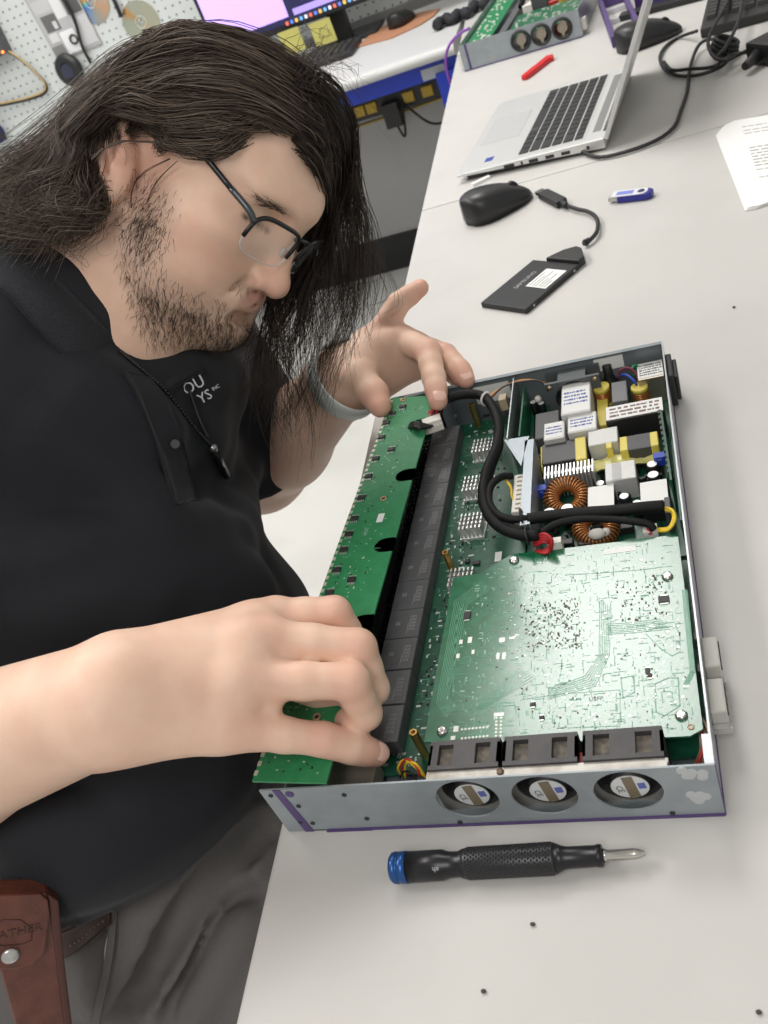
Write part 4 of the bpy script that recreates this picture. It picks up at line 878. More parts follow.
# red opening tool
p0, p1 = atz(524, 79, 0.003), atz(552, 57, 0.003); c = (p0 + p1) / 2; d = p1 - p0; a = math.atan2(d[1], d[0]); L = np.linalg.norm(d)
rt = tag(MB().prism([(-L / 2, -0.005), (-L / 2 + 0.004, -0.008), (L * 0.30, -0.0085), (L * 0.34, -0.014), (L / 2, -0.004), (L / 2 - 0.004, 0.010), (L * 0.30, 0.0085), (-L / 2 + 0.004, 0.008), (-L / 2, 0.005)], 0.0005, 0.009).build('opening_tool', mat('bright red plastic', (0.60, 0.012, 0.012), 0.4), None, 0.002), 'bright red plastic opening tool with a flared tip, behind the laptop', 'tool')
rt.location = (c[0], c[1], 0); rt.rotation_euler = (0, 0, a)

# papers
pp = thing('paper_stack', 'white printed sheets with a bent corner at the right edge', 'papers', (0.46, 0.90, 0))
po = np.array([0.46, 0.90, 0])
pc = [atz(u, v, 0.003) - po for u, v in ((715.5, 134), (722, 127), (732, 122), (768, 116), (815, 106), (850, 180), (768, 203), (757, 207), (745, 209))]
for k in range(3):
    b = MB(); b.prism([tuple(p[:2] + np.array([0.0016 * k, 0.0008 * k])) for p in pc], 0.0006 + 0.0012 * k, 0.0012 + 0.0012 * k); b.build('sheet', mat('white paper', (0.82, 0.82, 0.80), 0.8), pp)
b = MB(); r_ = random.Random(3)
for i, v in enumerate([127, 131, 134] + [149 + 3.1 * k for k in range(7)] + [172, 180]):
    u = 742 + (v - 127) * 0.32
    while u < 800:
        w = r_.uniform(3, 10); ribbon_p = [atz(u, v - (u - 742) * 0.16, 0.0037) - po, atz(u + w, v - (u + w - 742) * 0.16, 0.0037) - po]
        d = ribbon_p[1] - ribbon_p[0]; b.box(sum(ribbon_p) / 2, (np.linalg.norm(d), 0.0032 if 145 < v < 171 else 0.0022, 0.0001), rotm(0, 0, math.atan2(d[1], d[0]))); u += w + r_.uniform(1.0, 2.0)
b.build('printed_line', mat('grey print ink', (0.33, 0.33, 0.34), 0.8), pp, kind='stuff')
# loose crumbs on the bench
for i, (u, v) in enumerate(((533, 925), (484, 992), (759, 1013), (734, 308))):
    p = atz(u, v, 0.0); b = MB(); b.ball(p + [0, 0, 0.0010], (0.0016, 0.0012, 0.0011), 7, 5); o = b.build('crumb', mat('dark grit', (0.06, 0.055, 0.05), 0.7))
    tag(o, ('dark speck on the bench below the screwdriver grip', 'dark speck on the bench nearest the person, below the screwdriver', 'metal speck at the very corner of the bench front', 'faint speck on the bench right of the flat drive')[i], 'speck')

# ------------------------------------------------------------------ far part of the bench
# second chassis
f0, f1 = np.array([-0.0548, 1.7523]), np.array([0.1930, 1.7215]); d = f1 - f0; a = math.atan2(d[1], d[0]); W2 = np.linalg.norm(d)
c2 = thing('server_chassis', 'second opened grey chassis with three black fan rings, far end of bench', 'chassis', (f0[0], f0[1], 0), (0, 0, a))
H2, D2 = 0.052, 0.43
hx = [0.128, 0.170, 0.213]
plate_holes(0, W2, 0.001, H2, [(x, 0.027, 0.0175, 0.0195) for x in hx], 0, 0.0012, 24).build('front_panel', face_m, c2)
b = MB(); b.box2((0.001, 0, 0), (W2, D2, 0.0015)); b.box2((W2 - 0.0012, 0.0012, 0.0015), (W2, D2, H2)); b.box2((0.001, 0.0012, 0.0015), (0.0022, D2, H2)); b.box2((0.0022, D2 - 0.0012, 0.0015), (W2 - 0.0012, D2, H2)); b.build('case_walls', steel, c2)
b = MB(); b.box2((0.012, -0.0006, 0), (0.017, 0, H2)); b.box2((0.0, -0.0006, 0), (W2, 0, 0.0025)); b.build('purple_edge', purple, c2)
for x in hx:
    b = MB(); b.torus((x, -0.001, 0.027), (0, 1, 0), 0.0180, 0.0030, 26, 8); o = b.build('fan_ring', blackpl, c2)
    b = MB(); b.cyl((x, 0.010, 0.027), (x, 0.003, 0.027), 0.010, None, 18); b.box((x, 0.0028, 0.027), (0.006, 0.001, 0.034)); b.build('fan_hub', mat('tan fan label', (0.33, 0.28, 0.22), 0.5), o)
b = MB(); b.box2((0.006, 0.004, 0.040), (0.060, D2 - 0.03, 0.0415)); b.build('green_board', card_m, c2)
b = MB(); r_ = random.Random(9)
for k in range(60): b.box((r_.uniform(0.012, 0.055), r_.uniform(0.01, 0.36), 0.0422), (0.004, 0.006, 0.0014))
b.build('board_component', wht_c, c2, kind='stuff')
b = MB(); b.box2((0.066, 0.004, 0.010), (0.082, D2 - 0.03, 0.034)); b.build('relay_row', relay_m, c2)
b = MB(); b.box2((0.088, 0.03, 0.030), (W2 - 0.004, 0.20, 0.0316)); b.build('green_board', pcb, c2)
b = MB()
for k in range(110): b.box((r_.uniform(0.090, W2 - 0.01), r_.uniform(0.035, 0.19), 0.0325), (r_.uniform(.002, .008), r_.uniform(.002, .008), 0.002))
b.build('board_component', mat('pale board parts', (0.40, 0.46, 0.40), 0.5), c2, kind='stuff')
for i, (x, y, sx, sy, h, m_) in enumerate(((0.135, 0.235, .035, .04, .055, mat('dark grey plastic', (0.08, 0.08, 0.085), 0.5)), (0.185, 0.245, .03, .03, .040, yellow_t), (0.225, 0.26, .03, .05, .042, grey_s), (0.17, 0.31, .04, .04, .04, blackpl), (0.215, 0.335, .035, .03, .044, white_l), (0.135, 0.33, .03, .05, .035, alu), (0.18, 0.37, .05, .03, .04, grey_s), (0.165, 0.215, .02, .012, .036, red_w), (0.20, 0.212, .03, .01, .036, orange_w), (0.105, 0.25, .022, .05, .04, wht_c))):
    b = MB(); b.box((x, y, h / 2 + 0.001), (sx, sy, h)); b.build('supply_block', m_, c2, 0.001, 1)
b = MB(); b.tube(spline([(0.09, 0.23, 0.04), (0.10, 0.27, 0.058), (0.13, 0.30, 0.060), (0.16, 0.33, 0.055), (0.19, 0.36, 0.05)], 20), 0.006, 8); b.build('cable_loom', sleeve, c2)
b = MB(); b.box((-0.004, 0.014, 0.020), (0.010, 0.012, 0.030)); b.build('side_port', wht_c, c2)
b = MB(); b.box((W2 + 0.004, 0.02, 0.020), (0.008, 0.02, 0.02)); b.build('side_port', wht_c, c2)
# purple faceplate frame standing tilted
fq = [atz(596, 0, 0.02), atz(612, 44, 0.012), atz(629, 37, 0.012), atz(606, -8, 0.02)]
pf0, pf1 = np.array([0.2475, 1.575]), np.array([0.2265, 1.905]); d = pf1 - pf0; a = math.atan2(d[1], d[0]); Lf = np.linalg.norm(d)
pfr = thing('purple_faceplate', 'purple faceplate frame with pale window openings, behind the laptop screen', 'faceplate', (pf0[0], pf0[1], 0), (0, 0, a))
for y0 in (0.0, -0.048):
    b = MB(); b.box2((0, y0 - 0.009, 0.001), (Lf, y0, 0.020)); b.build('frame_rail', purple, pfr, 0.001)
for x0 in (0.0, Lf - 0.02):
    b = MB(); b.box2((x0, -0.048, 0.001), (x0 + 0.02, -0.009, 0.020)); b.build('frame_end', purple, pfr)
for k in range(1, 4):
    b = MB(); b.box2((Lf * k / 4 - 0.002, -0.048, 0.001), (Lf * k / 4 + 0.002, -0.009, 0.010)); b.build('window_bar', mat('pale plastic bar', (0.6, 0.6, 0.62), 0.5), pfr)
mouse('computer_mouse', 'black computer mouse partly hidden behind the laptop screen', np.array([0.3120, 1.545]), 0.22, 0.118, 0.072, 0.042)
# keyboard
kp = [np.array([0.393, 1.462]), np.array([0.62, 1.425])]; d = kp[1] - kp[0]; a = math.atan2(d[1], d[0])
kb = thing('keyboard', 'black computer keyboard behind the coiled power cable', 'keyboard', (kp[0][0], kp[0][1], 0), (0, 0, a))
b = MB(); b.box2((0, 0, 0.001), (0.44, 0.175, 0.016)); b.build('keyboard_case', mat('black keyboard case', (0.022, 0.021, 0.021), 0.5), kb, 0.003)
b = MB()
for r_ in range(6):
    for k in range(21): b.box((0.016 + k * 0.0204, 0.052 + r_ * 0.0195, 0.0195), (0.0165, 0.0160, 0.006), None, 0, 0.85)
b.build('keycap', mat('dark grey keys', (0.035, 0.034, 0.034), 0.55), kb, kind='stuff')
# purple box behind
bp_ = atz(665, 12, 0.0); px_b = tag(MB().box((0.375, 1.86, 0.020), (0.12, 0.16, 0.040), rotm(0, 0, -0.25)).build('purple_case', mat('dark purple case', (0.045, 0.02, 0.115), 0.4), None, 0.004), 'dark purple box standing beyond the far mouse', 'box')
tag(MB().box((0.345, 1.735, 0.006), (0.16, 0.03, 0.011), rotm(0, 0, -0.25)).build('black_tray', blackpl, None, 0.002), 'flat black tray in front of the dark purple box', 'tray')
# power brick with its cables
bk = thing('power_brick', 'black laptop power brick with coiled cables, right edge', 'power adapter', (0.500, 1.265, 0), (0, 0, 0.55))
b = MB(); b.box((0, 0, 0.0165), (0.105, 0.055, 0.032)); b.build('brick_case', mat('black brick plastic', (0.014, 0.014, 0.015), 0.42), bk, 0.005)
b = MB(); b.cyl((-0.052, 0, 0.0165), (-0.085, -0.012, 0.014), 0.009, 0.006, 12); b.build('brick_plug', mat('matt black plastic', (0.014, 0.014, 0.015), 0.5), bk)
cb2 = math.cos(0.55); sb2 = math.sin(0.55)
def bl(p): dx, dy = p[0] - 0.5, p[1] - 1.265; return np.array([dx * cb2 + dy * sb2, -dx * sb2 + dy * cb2, p[2]])
def bcable(pts, r, nm='power_cable'): b = MB(); b.tube(spline([bl(p) for p in pts], 70), r, 8); return b.build(nm, mat('black cable rubber', (0.015, 0.015, 0.016), 0.5), bk)
A_ = lambda u, v, z=.004: tuple(atz(u, v, z))
bcable([A_(580, 147, .011), A_(585, 153, .005), A_(600, 157, .0045), A_(625, 152, .0045), A_(655, 141, .0045), A_(674, 127, .0045), A_(681, 110, .0045), A_(687, 92, .004), A_(690, 68, .006), A_(697, 48, .010), A_(706, 40, .014), A_(717, 40, .016), A_(726, 47, .014), A_(728, 58, .012), A_(722, 66, .010), A_(706, 73, .008), A_(690, 76, .006), A_(675, 75, .004), A_(663, 67, .0045), A_(660, 56, .0045), A_(667, 45, .004), A_(680, 37, .004), A_(697, 31, .020)], 0.0028)
bcable([A_(664, 62, .009), A_(672, 70, .010), A_(690, 69, .012), A_(712, 67, .016), A_(724, 60, .018), A_(733, 55, .016), A_(748, 52, .014)], 0.0028)
bcable([A_(748, 50, .016), A_(738, 55, .020), A_(726, 60, .022), A_(714, 57, .024), A_(708, 44, .03), A_(712, 30, .034), A_(722, 12, .03), A_(734, -10, .028)], 0.0028)
bcable([A_(716, 58, .018), A_(726, 46, .026), A_(738, 22, .034), A_(744, -8, .032)], 0.0028)
c = atz(723, 47, 0.016); b = MB()
for k in range(4): b.torus(bl((c[0] + 0.002 * k, c[1] - 0.002 * k, 0.008 + 0.006 * k)), (0.35, -0.3, 0.9), 0.021 - 0.001 * k, 0.0030, 26, 7)
b.build('coiled_cable', mat('black cable rubber', (0.015, 0.015, 0.016), 0.5), bk)
# ------------------------------------------------------------------ the desk at the back and the wall things
mon = thing('monitor', 'wide monitor showing a lilac window beside dark code, on the back desk', 'monitor', (-0.42, 2.42, 0.0))
mo = np.array([-0.42, 2.42, 0.0]); mw, mh, mz = 0.84, 0.36, 0.090
bez = mat('black monitor bezel', (0.012, 0.012, 0.016), 0.4)
b = MB(); b.box((0, 0.02, mz + mh / 2), (mw, 0.03, mh)); b.build('monitor_case', bez, mon, 0.004)
def em(name, c, s): return mat(name, c, 0.4, emit=s)
b = MB(); b.box((0, 0.0045, mz + mh / 2 + 0.004), (mw - 0.018, 0.001, mh - 0.026)); b.build('screen', em('dark navy screen', (0.012, 0.012, 0.05), 0.9), mon)
b = MB(); b.box2((-mw / 2 + 0.012, 0.0030, mz + 0.032), (-mw / 2 + 0.245, 0.0038, mz + mh - 0.010)); b.build('lilac_window', em('lilac window', (0.50, 0.34, 0.90), 1.0), mon)
b = MB(); b.box2((-mw / 2 + 0.262, 0.0030, mz + 0.030), (-mw / 2 + 0.60, 0.0038, mz + 0.046)); b.build('status_bar', em('lavender bar', (0.35, 0.27, 0.75), 0.8), mon)
b = MB(); r_ = random.Random(4)
for k in range(16):
    z = mz + 0.060 + k * 0.018; x = -mw / 2 + 0.285 + 0.012 * r_.randint(0, 4); w = r_.uniform(0.03, 0.16); b.box2((x, 0.0030, z), (x + w, 0.0036, z + 0.007))
b.build('code_line', em('lilac text', (0.45, 0.40, 0.80), 0.8), mon, kind='stuff')
cols = [(0.8, 0.15, 0.08), (0.1, 0.2, 0.7), (0.8, 0.45, 0.1), (0.15, 0.4, 0.8), (0.7, 0.7, 0.8)]
for i in range(5):
    b = MB()
    for k in range(4): x = -mw / 2 + 0.23 + (i + 5 * k) * 0.0145; b.box2((x, 0.0030, mz + 0.013), (x + 0.008, 0.0036, mz + 0.022))
    b.build('taskbar_icon', em('icon colour %d' % i, cols[i], 0.8), mon, kind='stuff')
b = MB(); b.box((-0.06, 0.06, 0.10), (0.05, 0.03, 0.19)); b.build('stand_post', blackpl, mon); b = MB(); b.box((-0.06, 0.10, 0.006), (0.20, 0.13, 0.010)); b.build('stand_base', blackpl, mon, 0.003)
def aty_b(u, v, y):
    r_ = np.array([(u - 384) / F_PX, -(v - 512) / F_PX, 1.0]) @ CAM_R; return CAM + r_ * (y - CAM[1]) / r_[1]
note_m = mat('yellow sticky paper', (0.70, 0.66, 0.20), 0.8)
for i, (u, v, lab) in enumerate(((292, 41, 'yellow sticky note hanging under the lilac window of the monitor'), (323, 32, 'yellow sticky note with a pencilled shape, nearer the mouse mat'))):
    c = aty_b(u, v, 2.405); n_ = thing('sticky_note', lab, 'sticky note', c, (0.16, 0, 0.02 * i), 'notes on the monitor edge')
    b = MB(); vs = []; 
    for j in range(5):
        for k in range(2): vs.append(((k - 0.5) * 0.062, -0.004 * (j / 4) ** 2, 0.031 - 0.062 * j / 4))
    b.add(vs, [(2 * j, 2 * j + 2, 2 * j + 3, 2 * j + 1) for j in range(4)], 0, True); b.add([(x, y + 0.0006, z) for x, y, z in vs], [(2 * j, 2 * j + 1, 2 * j + 3, 2 * j + 2) for j in range(4)], 0, True); b.build('paper', note_m, n_)
    if i:
        b = MB(); b.tube(spline([(-0.015, -0.003, -0.010), (0.012, -0.0025, -0.014), (0.014, -0.0015, 0.002), (-0.002, -0.0012, 0.012), (-0.015, -0.003, -0.010)], 20), 0.0007, 4); b.build('pencil_drawing', mat('pencil grey', (0.25, 0.25, 0.15), 0.8), n_)
kb2 = thing('keyboard', 'low black keyboard on the white desk under the sticky notes', 'keyboard', (-0.655, 2.30, 0), (0, 0, -0.02))
b = MB(); b.box2((-0.20, -0.015, 0.001), (0.235, 0.125, 0.016)); b.build('keyboard_case', mat('black keyboard case', (0.022, 0.021, 0.021), 0.5), kb2, 0.004)
b = MB()
for r_ in range(6):
    for k in range(20): b.box((-0.186 + k * 0.0208, 0.004 + r_ * 0.0196, 0.019), (0.0165, 0.0160, 0.006), None, 0, 0.85)
b.build('keycap', mat('dark grey keys', (0.035, 0.034, 0.034), 0.55), kb2, kind='stuff')
mp_ = [atz(u, v, 0.002) for u, v in ((358, 47), (372, 33), (405, 16), (440, 9), (434, 16), (420, 25), (392, 38))]
c = sum(mp_) / len(mp_); o = tag(MB().prism([tuple((p - c)[:2]) for p in mp_], 0.0005, 0.004).build('mouse_mat', mat('tan leather mat', (0.42, 0.20, 0.11), 0.6), None, 0.001), 'tan leather mouse mat on the white desk', 'mouse mat'); o.location = (c[0], c[1], 0)
m3 = atz(402, 20, 0.012); o = mouse('computer_mouse', 'black computer mouse on the tan leather mat', m3, 1.2, 0.10, 0.062, 0.036); o.location[2] = 0.0042
sl_ = thing('cable_wrap', 'knotted black cable wrap lying on the white desk', 'cable', (atz(458, 16, 0)[0], atz(458, 16, 0)[1], 0)); so = np.array(sl_.location)
b = MB(); P = [atz(u, v, 0.014) - so for u, v in ((436, 26), (444, 18), (452, 20), (460, 12), (468, 13), (476, 5), (484, 4), (492, -4))]; b.tube(spline(P, 40), [0.011 + 0.004 * math.sin(k * 1.1) for k in range(len(spline(P, 40)))], 8); b.build('wrapped_cable', mat('black fabric wrap', (0.02, 0.02, 0.024), 0.8), sl_)
# under the desk
pw = thing('power_strip', 'black power strip with yellow outlets on the wall under the desk', 'power strip', (-0.42, WY - 0.02, -0.215), (0, 0.02, 0))
b = MB(); b.box((0, 0, 0), (0.40, 0.032, 0.055)); b.build('strip_case', blackpl, pw, 0.004)
for k, x in enumerate((-0.12, -0.08, 0.04, 0.10, 0.16)):
    b = MB(); b.box((x, -0.019, 0.002), (0.034, 0.012, 0.030)); b.build('yellow_outlet', mat('amber plastic', (0.50, 0.33, 0.03), 0.5), pw, 0.002)
b = MB(); b.box((-0.02, -0.03, -0.03), (0.05, 0.04, 0.07)); b.tube(spline([(0.02, -0.03, -0.01), (0.1, -0.04, -0.09), (0.2, -0.03, -0.06), (0.26, -0.02, 0.10)], 24), 0.004, 6); b.tube(spline([(-0.02, -0.03, -0.05), (0.0, -0.04, -0.10), (0.02, -0.03, 0.0)], 16), 0.004, 6); b.build('plug_and_cord', blackpl, pw)
yc = thing('yellow_cable', 'thin yellow cable strung along the wall below the power strip', 'cable', (-0.42, WY - 0.004, -0.255))
b = MB(); b.tube(spline([(-0.9, 0, 0.01), (-0.5, 0, -0.012), (-0.2, 0, -0.006), (0.0, 0, -0.004), (0.2, 0, 0.0), (0.6, 0, 0.004)], 40), 0.0038, 6); b.build('cable_run', mat('mustard cable', (0.42, 0.30, 0.06), 0.5), yc)
pcb_ = thing('purple_cable', 'thin purple cable looping down beside the second chassis', 'cable', (-0.10, 1.93, 0.0)); po = np.array([-0.10, 1.93, 0.0])
def pz(u, v, y): return aty_b(u, v, y) - po
b = MB(); b.tube(spline([pz(470, 28, 1.95), pz(458, 35, 1.95), pz(448, 48, 1.95), pz(446, 64, 1.95), pz(450, 82, 1.95), pz(456, 92, 1.95)], 30), 0.0032, 6); b.build('cable_run', mat('purple cable jacket', (0.22, 0.06, 0.38), 0.5), pcb_)

# pegboard things
def peg_at(u, v, y=WY - 0.010): return aty_b(u, v, y)
pt = thing('wall_poster', 'black and white photo collage poster pinned on the pegboard', 'poster', peg_at(60, 10)); P0 = np.array(pt.location)
pq = [peg_at(19, -10) - P0, peg_at(59, 62) - P0, peg_at(103, 44) - P0, peg_at(66, -28) - P0]
b = MB(); b.add([(p[0], -0.0006, p[2]) for p in pq] + [(p[0], 0.0006, p[2]) for p in pq], [(0, 1, 2, 3), (7, 6, 5, 4), (0, 4, 5, 1), (1, 5, 6, 2), (2, 6, 7, 3), (3, 7, 4, 0)]); b.build('poster_sheet', mat('grey printed sheet', (0.34, 0.34, 0.34), 0.6), pt)
def pp_(s, t): a_ = pq[0] + (pq[1] - pq[0]) * t; c_ = pq[3] + (pq[2] - pq[3]) * t; return a_ + (c_ - a_) * s
PK = [0]
def patch(nm, s0, t0, s1, t1, g):
    PK[0] += 0.0003; yk = -0.0009 - PK[0]
    q_ = [pp_(s0, t0), pp_(s0, t1), pp_(s1, t1), pp_(s1, t0)]; b = MB(); b.add([(p[0], yk, p[2]) for p in q_] + [(p[0], -0.0003, p[2]) for p in q_], [(0, 1, 2, 3), (0, 4, 5, 1), (1, 5, 6, 2), (2, 6, 7, 3), (3, 7, 4, 0)]); b.build(nm, mat('print grey %.2f' % g, (g * 1.25 + 0.03, g * 1.25 + 0.03, g * 1.27 + 0.03), 0.6), pt)
for s0, t0, s1, t1, g in ((0.02, 0.02, 0.98, 0.98, 0.34), (0.05, 0.20, 0.40, 0.36, 0.40), (0.42, 0.22, 0.62, 0.50, 0.55), (0.10, 0.40, 0.40, 0.62, 0.08), (0.08, 0.64, 0.26, 0.76, 0.50), (0.30, 0.66, 0.60, 0.96, 0.62), (0.64, 0.55, 0.97, 0.94, 0.42), (0.66, 0.20, 0.95, 0.50, 0.05), (0.28, 0.50, 0.36, 0.60, 0.45), (0.02, 0.80, 0.26, 0.97, 0.16)): patch('collage_patch', s0, t0, s1, t1, g)
b = MB(); p = pp_(0.52, 0.80); b.torus((p[0], -0.005, p[2]), (0, 1, 0), 0.012, 0.0035, 20, 6); b.build('printed_ring', mat('dark print', (0.05, 0.05, 0.05), 0.6), pt)
def disc(u, v, label, cs):
    t = thing('compact_disc', label, 'disc', peg_at(u, v), (0, 0, 0), 'discs on the pegboard'); m = mat(label[:18] + ' face', (0.6, 0.62, 0.55), 0.22, 0.75); nt = m.node_tree
    tc = nt.nodes.new('ShaderNodeTexCoord'); sp = nt.nodes.new('ShaderNodeSeparateXYZ'); at = nt.nodes.new('ShaderNodeMath'); at.operation = 'ARCTAN2'; nt.links.new(tc.outputs['Object'], sp.inputs[0]); nt.links.new(sp.outputs[0], at.inputs[0]); nt.links.new(sp.outputs[2], at.inputs[1])
    mr = nt.nodes.new('ShaderNodeMapRange'); mr.inputs[1].default_value = -math.pi; mr.inputs[2].default_value = math.pi; nt.links.new(at.outputs[0], mr.inputs[0]); rp = nt.nodes.new('ShaderNodeValToRGB')
    while len(rp.color_ramp.elements) < len(cs): rp.color_ramp.elements.new(0.5)
    for e, (pos, c_) in zip(rp.color_ramp.elements, cs): e.position = pos; e.color = (*c_, 1)  # diffraction sheen put into the disc colour as fixed wedges by angle
    nt.links.new(mr.outputs[0], rp.inputs[0]); nt.links.new(rp.outputs[0], nt.nodes['Principled BSDF'].inputs['Base Color'])
    n = 40; vs = []; fs = []
    for k in range(n):
        a = 2 * math.pi * k / n
        for r_, y in ((0.0075, -0.0006), (0.060, -0.0006), (0.060, 0.0006), (0.0075, 0.0006)): vs.append((r_ * math.cos(a), y, r_ * math.sin(a)))
    for k in range(n):
        j = (k + 1) % n
        for q_ in range(4): fs.append((4 * k + q_, 4 * k + (q_ + 1) % 4, 4 * j + (q_ + 1) % 4, 4 * j + q_))
    b = MB(); b.add(vs, fs); b.build('disc_face', m, t); b = MB(); b.torus((0, -0.0008, 0), (0, 1, 0), 0.0165, 0.0012, 24, 5); b.build('hub_ring', mat('clear hub', (0.55, 0.57, 0.52), 0.3), t)
    b = MB(); b.cyl((0, 0.008, 0.004), (0, -0.012, 0.004), 0.003, None, 8); b.build('peg_hook', chrome, t)
pale = (0.55, 0.58, 0.46)
disc(90, 2, 'bright rainbow compact disc above the collage poster', [(0, (0.5, 0.5, 0.45)), (0.18, (0.1, 0.35, 0.9)), (0.25, (0.1, 0.7, 0.4)), (0.32, (0.9, 0.4, 0.1)), (0.42, pale), (0.7, (0.62, 0.6, 0.55)), (0.85, (0.8, 0.5, 0.3)), (1, (0.5, 0.5, 0.45))])
disc(141, 22, 'pale green compact disc near the monitor', [(0, pale), (0.30, (0.52, 0.57, 0.45)), (0.40, (0.75, 0.40, 0.12)), (0.45, pale), (0.85, (0.60, 0.58, 0.42)), (0.95, (0.8, 0.55, 0.35)), (1, pale)])
rl = thing('cable_reel', 'black round reel hanging below the poster', 'reel', peg_at(72, 68)); b = MB(); b.torus((0, -0.02, 0), (0.2, 1, 0), 0.034, 0.016, 28, 10); b.build('reel_body', blackpl, rl); b = MB(); b.cyl((0, -0.034, 0), (0, -0.008, 0), 0.022, None, 18); b.build('reel_core', mat('dark blue reel core', (0.03, 0.035, 0.06), 0.4), rl)
hs = thing('hanging_strap', 'black strap hanging across the poster to the reel', 'strap', peg_at(80, 30)); ho = np.array(hs.location); b = MB(); b.tube(spline([peg_at(62, -8) - ho + [0, -.012, 0], peg_at(76, 18) - ho + [0, -.014, 0], peg_at(84, 44) - ho + [0, -.016, 0], peg_at(93, 62) - ho + [0, -.016, 0]], 20), 0.005, 6); b.build('strap_band', blackpl, hs)
h2 = thing('hanging_strap', 'short black strap between the two discs', 'strap', peg_at(118, 6)); ho = np.array(h2.location); b = MB(); b.tube(spline([peg_at(112, -8) - ho + [0, -.012, 0], peg_at(119, 6) - ho + [0, -.014, 0], peg_at(123, 16) - ho + [0, -.014, 0]], 14), 0.006, 6); b.build('strap_band', blackpl, h2)
bxp = thing('charger_box', 'black charger box with an orange light on the pegboard', 'charger', peg_at(-6, 32)); bo = np.array(bxp.location)
q_ = [peg_at(u, v) - bo for u, v in ((-30, -5), (0, 25), (12, 50), (-12, 64), (-40, 40))]; b = MB(); b.add([(p[0], -0.045, p[2]) for p in q_] + [(p[0], 0.002, p[2]) for p in q_], [(0, 4, 3, 2, 1), (5, 6, 7, 8, 9)] + [(i, (i + 1) % 5, 5 + (i + 1) % 5, 5 + i) for i in range(5)]); b.build('charger_case', mat('dark grey plastic', (0.08, 0.08, 0.085), 0.5), bxp, 0.003)
p = aty_b(3, 52, WY - 0.055) - bo; b = MB(); b.ball((p[0], -0.046, p[2]), 0.0042, 10, 7); b.build('orange_led', em('orange indicator', (1.0, 0.22, 0.03), 3.0), bxp)
b = MB(); b2 = MB(); base = [(10, 50), (25, 60), (38, 72), (48, 84), (46, 92), (30, 98), (12, 102), (-10, 106)]; P = [peg_at(u, v) - bo + [0, -0.014, 0] for u, v in base]; S = spline(P, 40); b.tube(S, 0.005, 7); b2.tube(S + [0.0, -0.004, 0.006], 0.0035, 6); b.build('black_cord', blackpl, bxp); b2.build('tan_cord', mat('tan cord', (0.45, 0.33, 0.16), 0.6), bxp)
tg = thing('blue_pouch', 'dark blue and black bundle hung at the left edge of the pegboard', 'pouch', peg_at(0, 130)); b = MB(); b.ball((0, -0.03, 0), (0.030, 0.026, 0.034), 14, 10); b.build('bundle', mat('navy fabric', (0.02, 0.025, 0.10), 0.7), tg); b = MB(); b.torus((0.004, -0.035, 0), (0.5, 0.6, 0.5), 0.032, 0.006, 22, 7); b.build('band', blackpl, tg)
# ------------------------------------------------------------------ implicit surfaces (for the figure and its clothes)
def _len(v): return np.sqrt(np.einsum('ij,ij->i', v, v))
def cone(a, b, ra, rb, k=0.01, op='u'):
    a, b = np.asarray(a, float), np.asarray(b, float)
    c = (a + b) / 2; rad = np.linalg.norm(b - a) / 2 + max(ra, rb)
    return dict(t='c', a=a, b=b, ra=ra, rb=rb, k=k, op=op, c=c, rad=rad)
def ell(c, r, k=0.01, R=None, op='u'):
    c = np.asarray(c, float); r = np.asarray(r if hasattr(r, '__len__') else (r, r, r), float)
    return dict(t='e', c=c, r=r, R=None if R is None else np.asarray(R, float), k=k, op=op, rad=r.max())
def group(prims, k=0.003, op='u'):
    lo = np.min([p['c'] - p['rad'] for p in prims], 0); hi = np.max([p['c'] + p['rad'] for p in prims], 0)
    return dict(t='g', p=prims, k=k, op=op, c=(lo + hi) / 2, rad=np.linalg.norm(hi - lo) / 2)
def half(pt, n, prims, k=0.002):
    "prims cut by a half-space: keeps the side the normal points away from"
    g = group(prims, k); g['t'] = 'h'; g['pt'] = np.asarray(pt, float); g['n'] = np.asarray(n, float) / np.linalg.norm(n); return g
def chain(pts, rs, k=0.004):
    return [cone(pts[i], pts[i + 1], rs[i], rs[i + 1], k) for i in range(len(pts) - 1)]
def prim_d(p, X):
    if p['t'] == 'c':
        pa = X - p['a']; ba = p['b'] - p['a']; h = np.clip(pa @ ba / (ba @ ba + 1e-12), 0, 1)
        return _len(pa - h[:, None] * ba) - (p['ra'] + (p['rb'] - p['ra']) * h)
    if p['t'] == 'e':
        q = X - p['c']
        if p['R'] is not None: q = q @ p['R']
        k0 = _len(q / p['r']); k1 = _len(q / (p['r'] ** 2)) + 1e-9
        return np.where(k0 < 1e-3, -p['r'].min(), k0 * (k0 - 1) / k1)
    d = eval_ops(p['p'], X)
    if p['t'] == 'h': d = np.maximum(d, (X - p['pt']) @ p['n'])
    return d
def eval_ops(ops, X):
    d = np.full(len(X), 10.0)
    for p in ops:
        e = prim_d(p, X); k = p['k']
        if p['op'] == 'u':
            h = np.maximum(k - np.abs(d - e), 0); d = np.minimum(d, e) - h * h * 0.25 / k
        elif p['op'] == 's':
            h = np.maximum(k - np.abs(d + e), 0); d = np.maximum(d, -e) + h * h * 0.25 / k
        elif p['op'] == 'i':
            d = np.maximum(d, e)
    return d
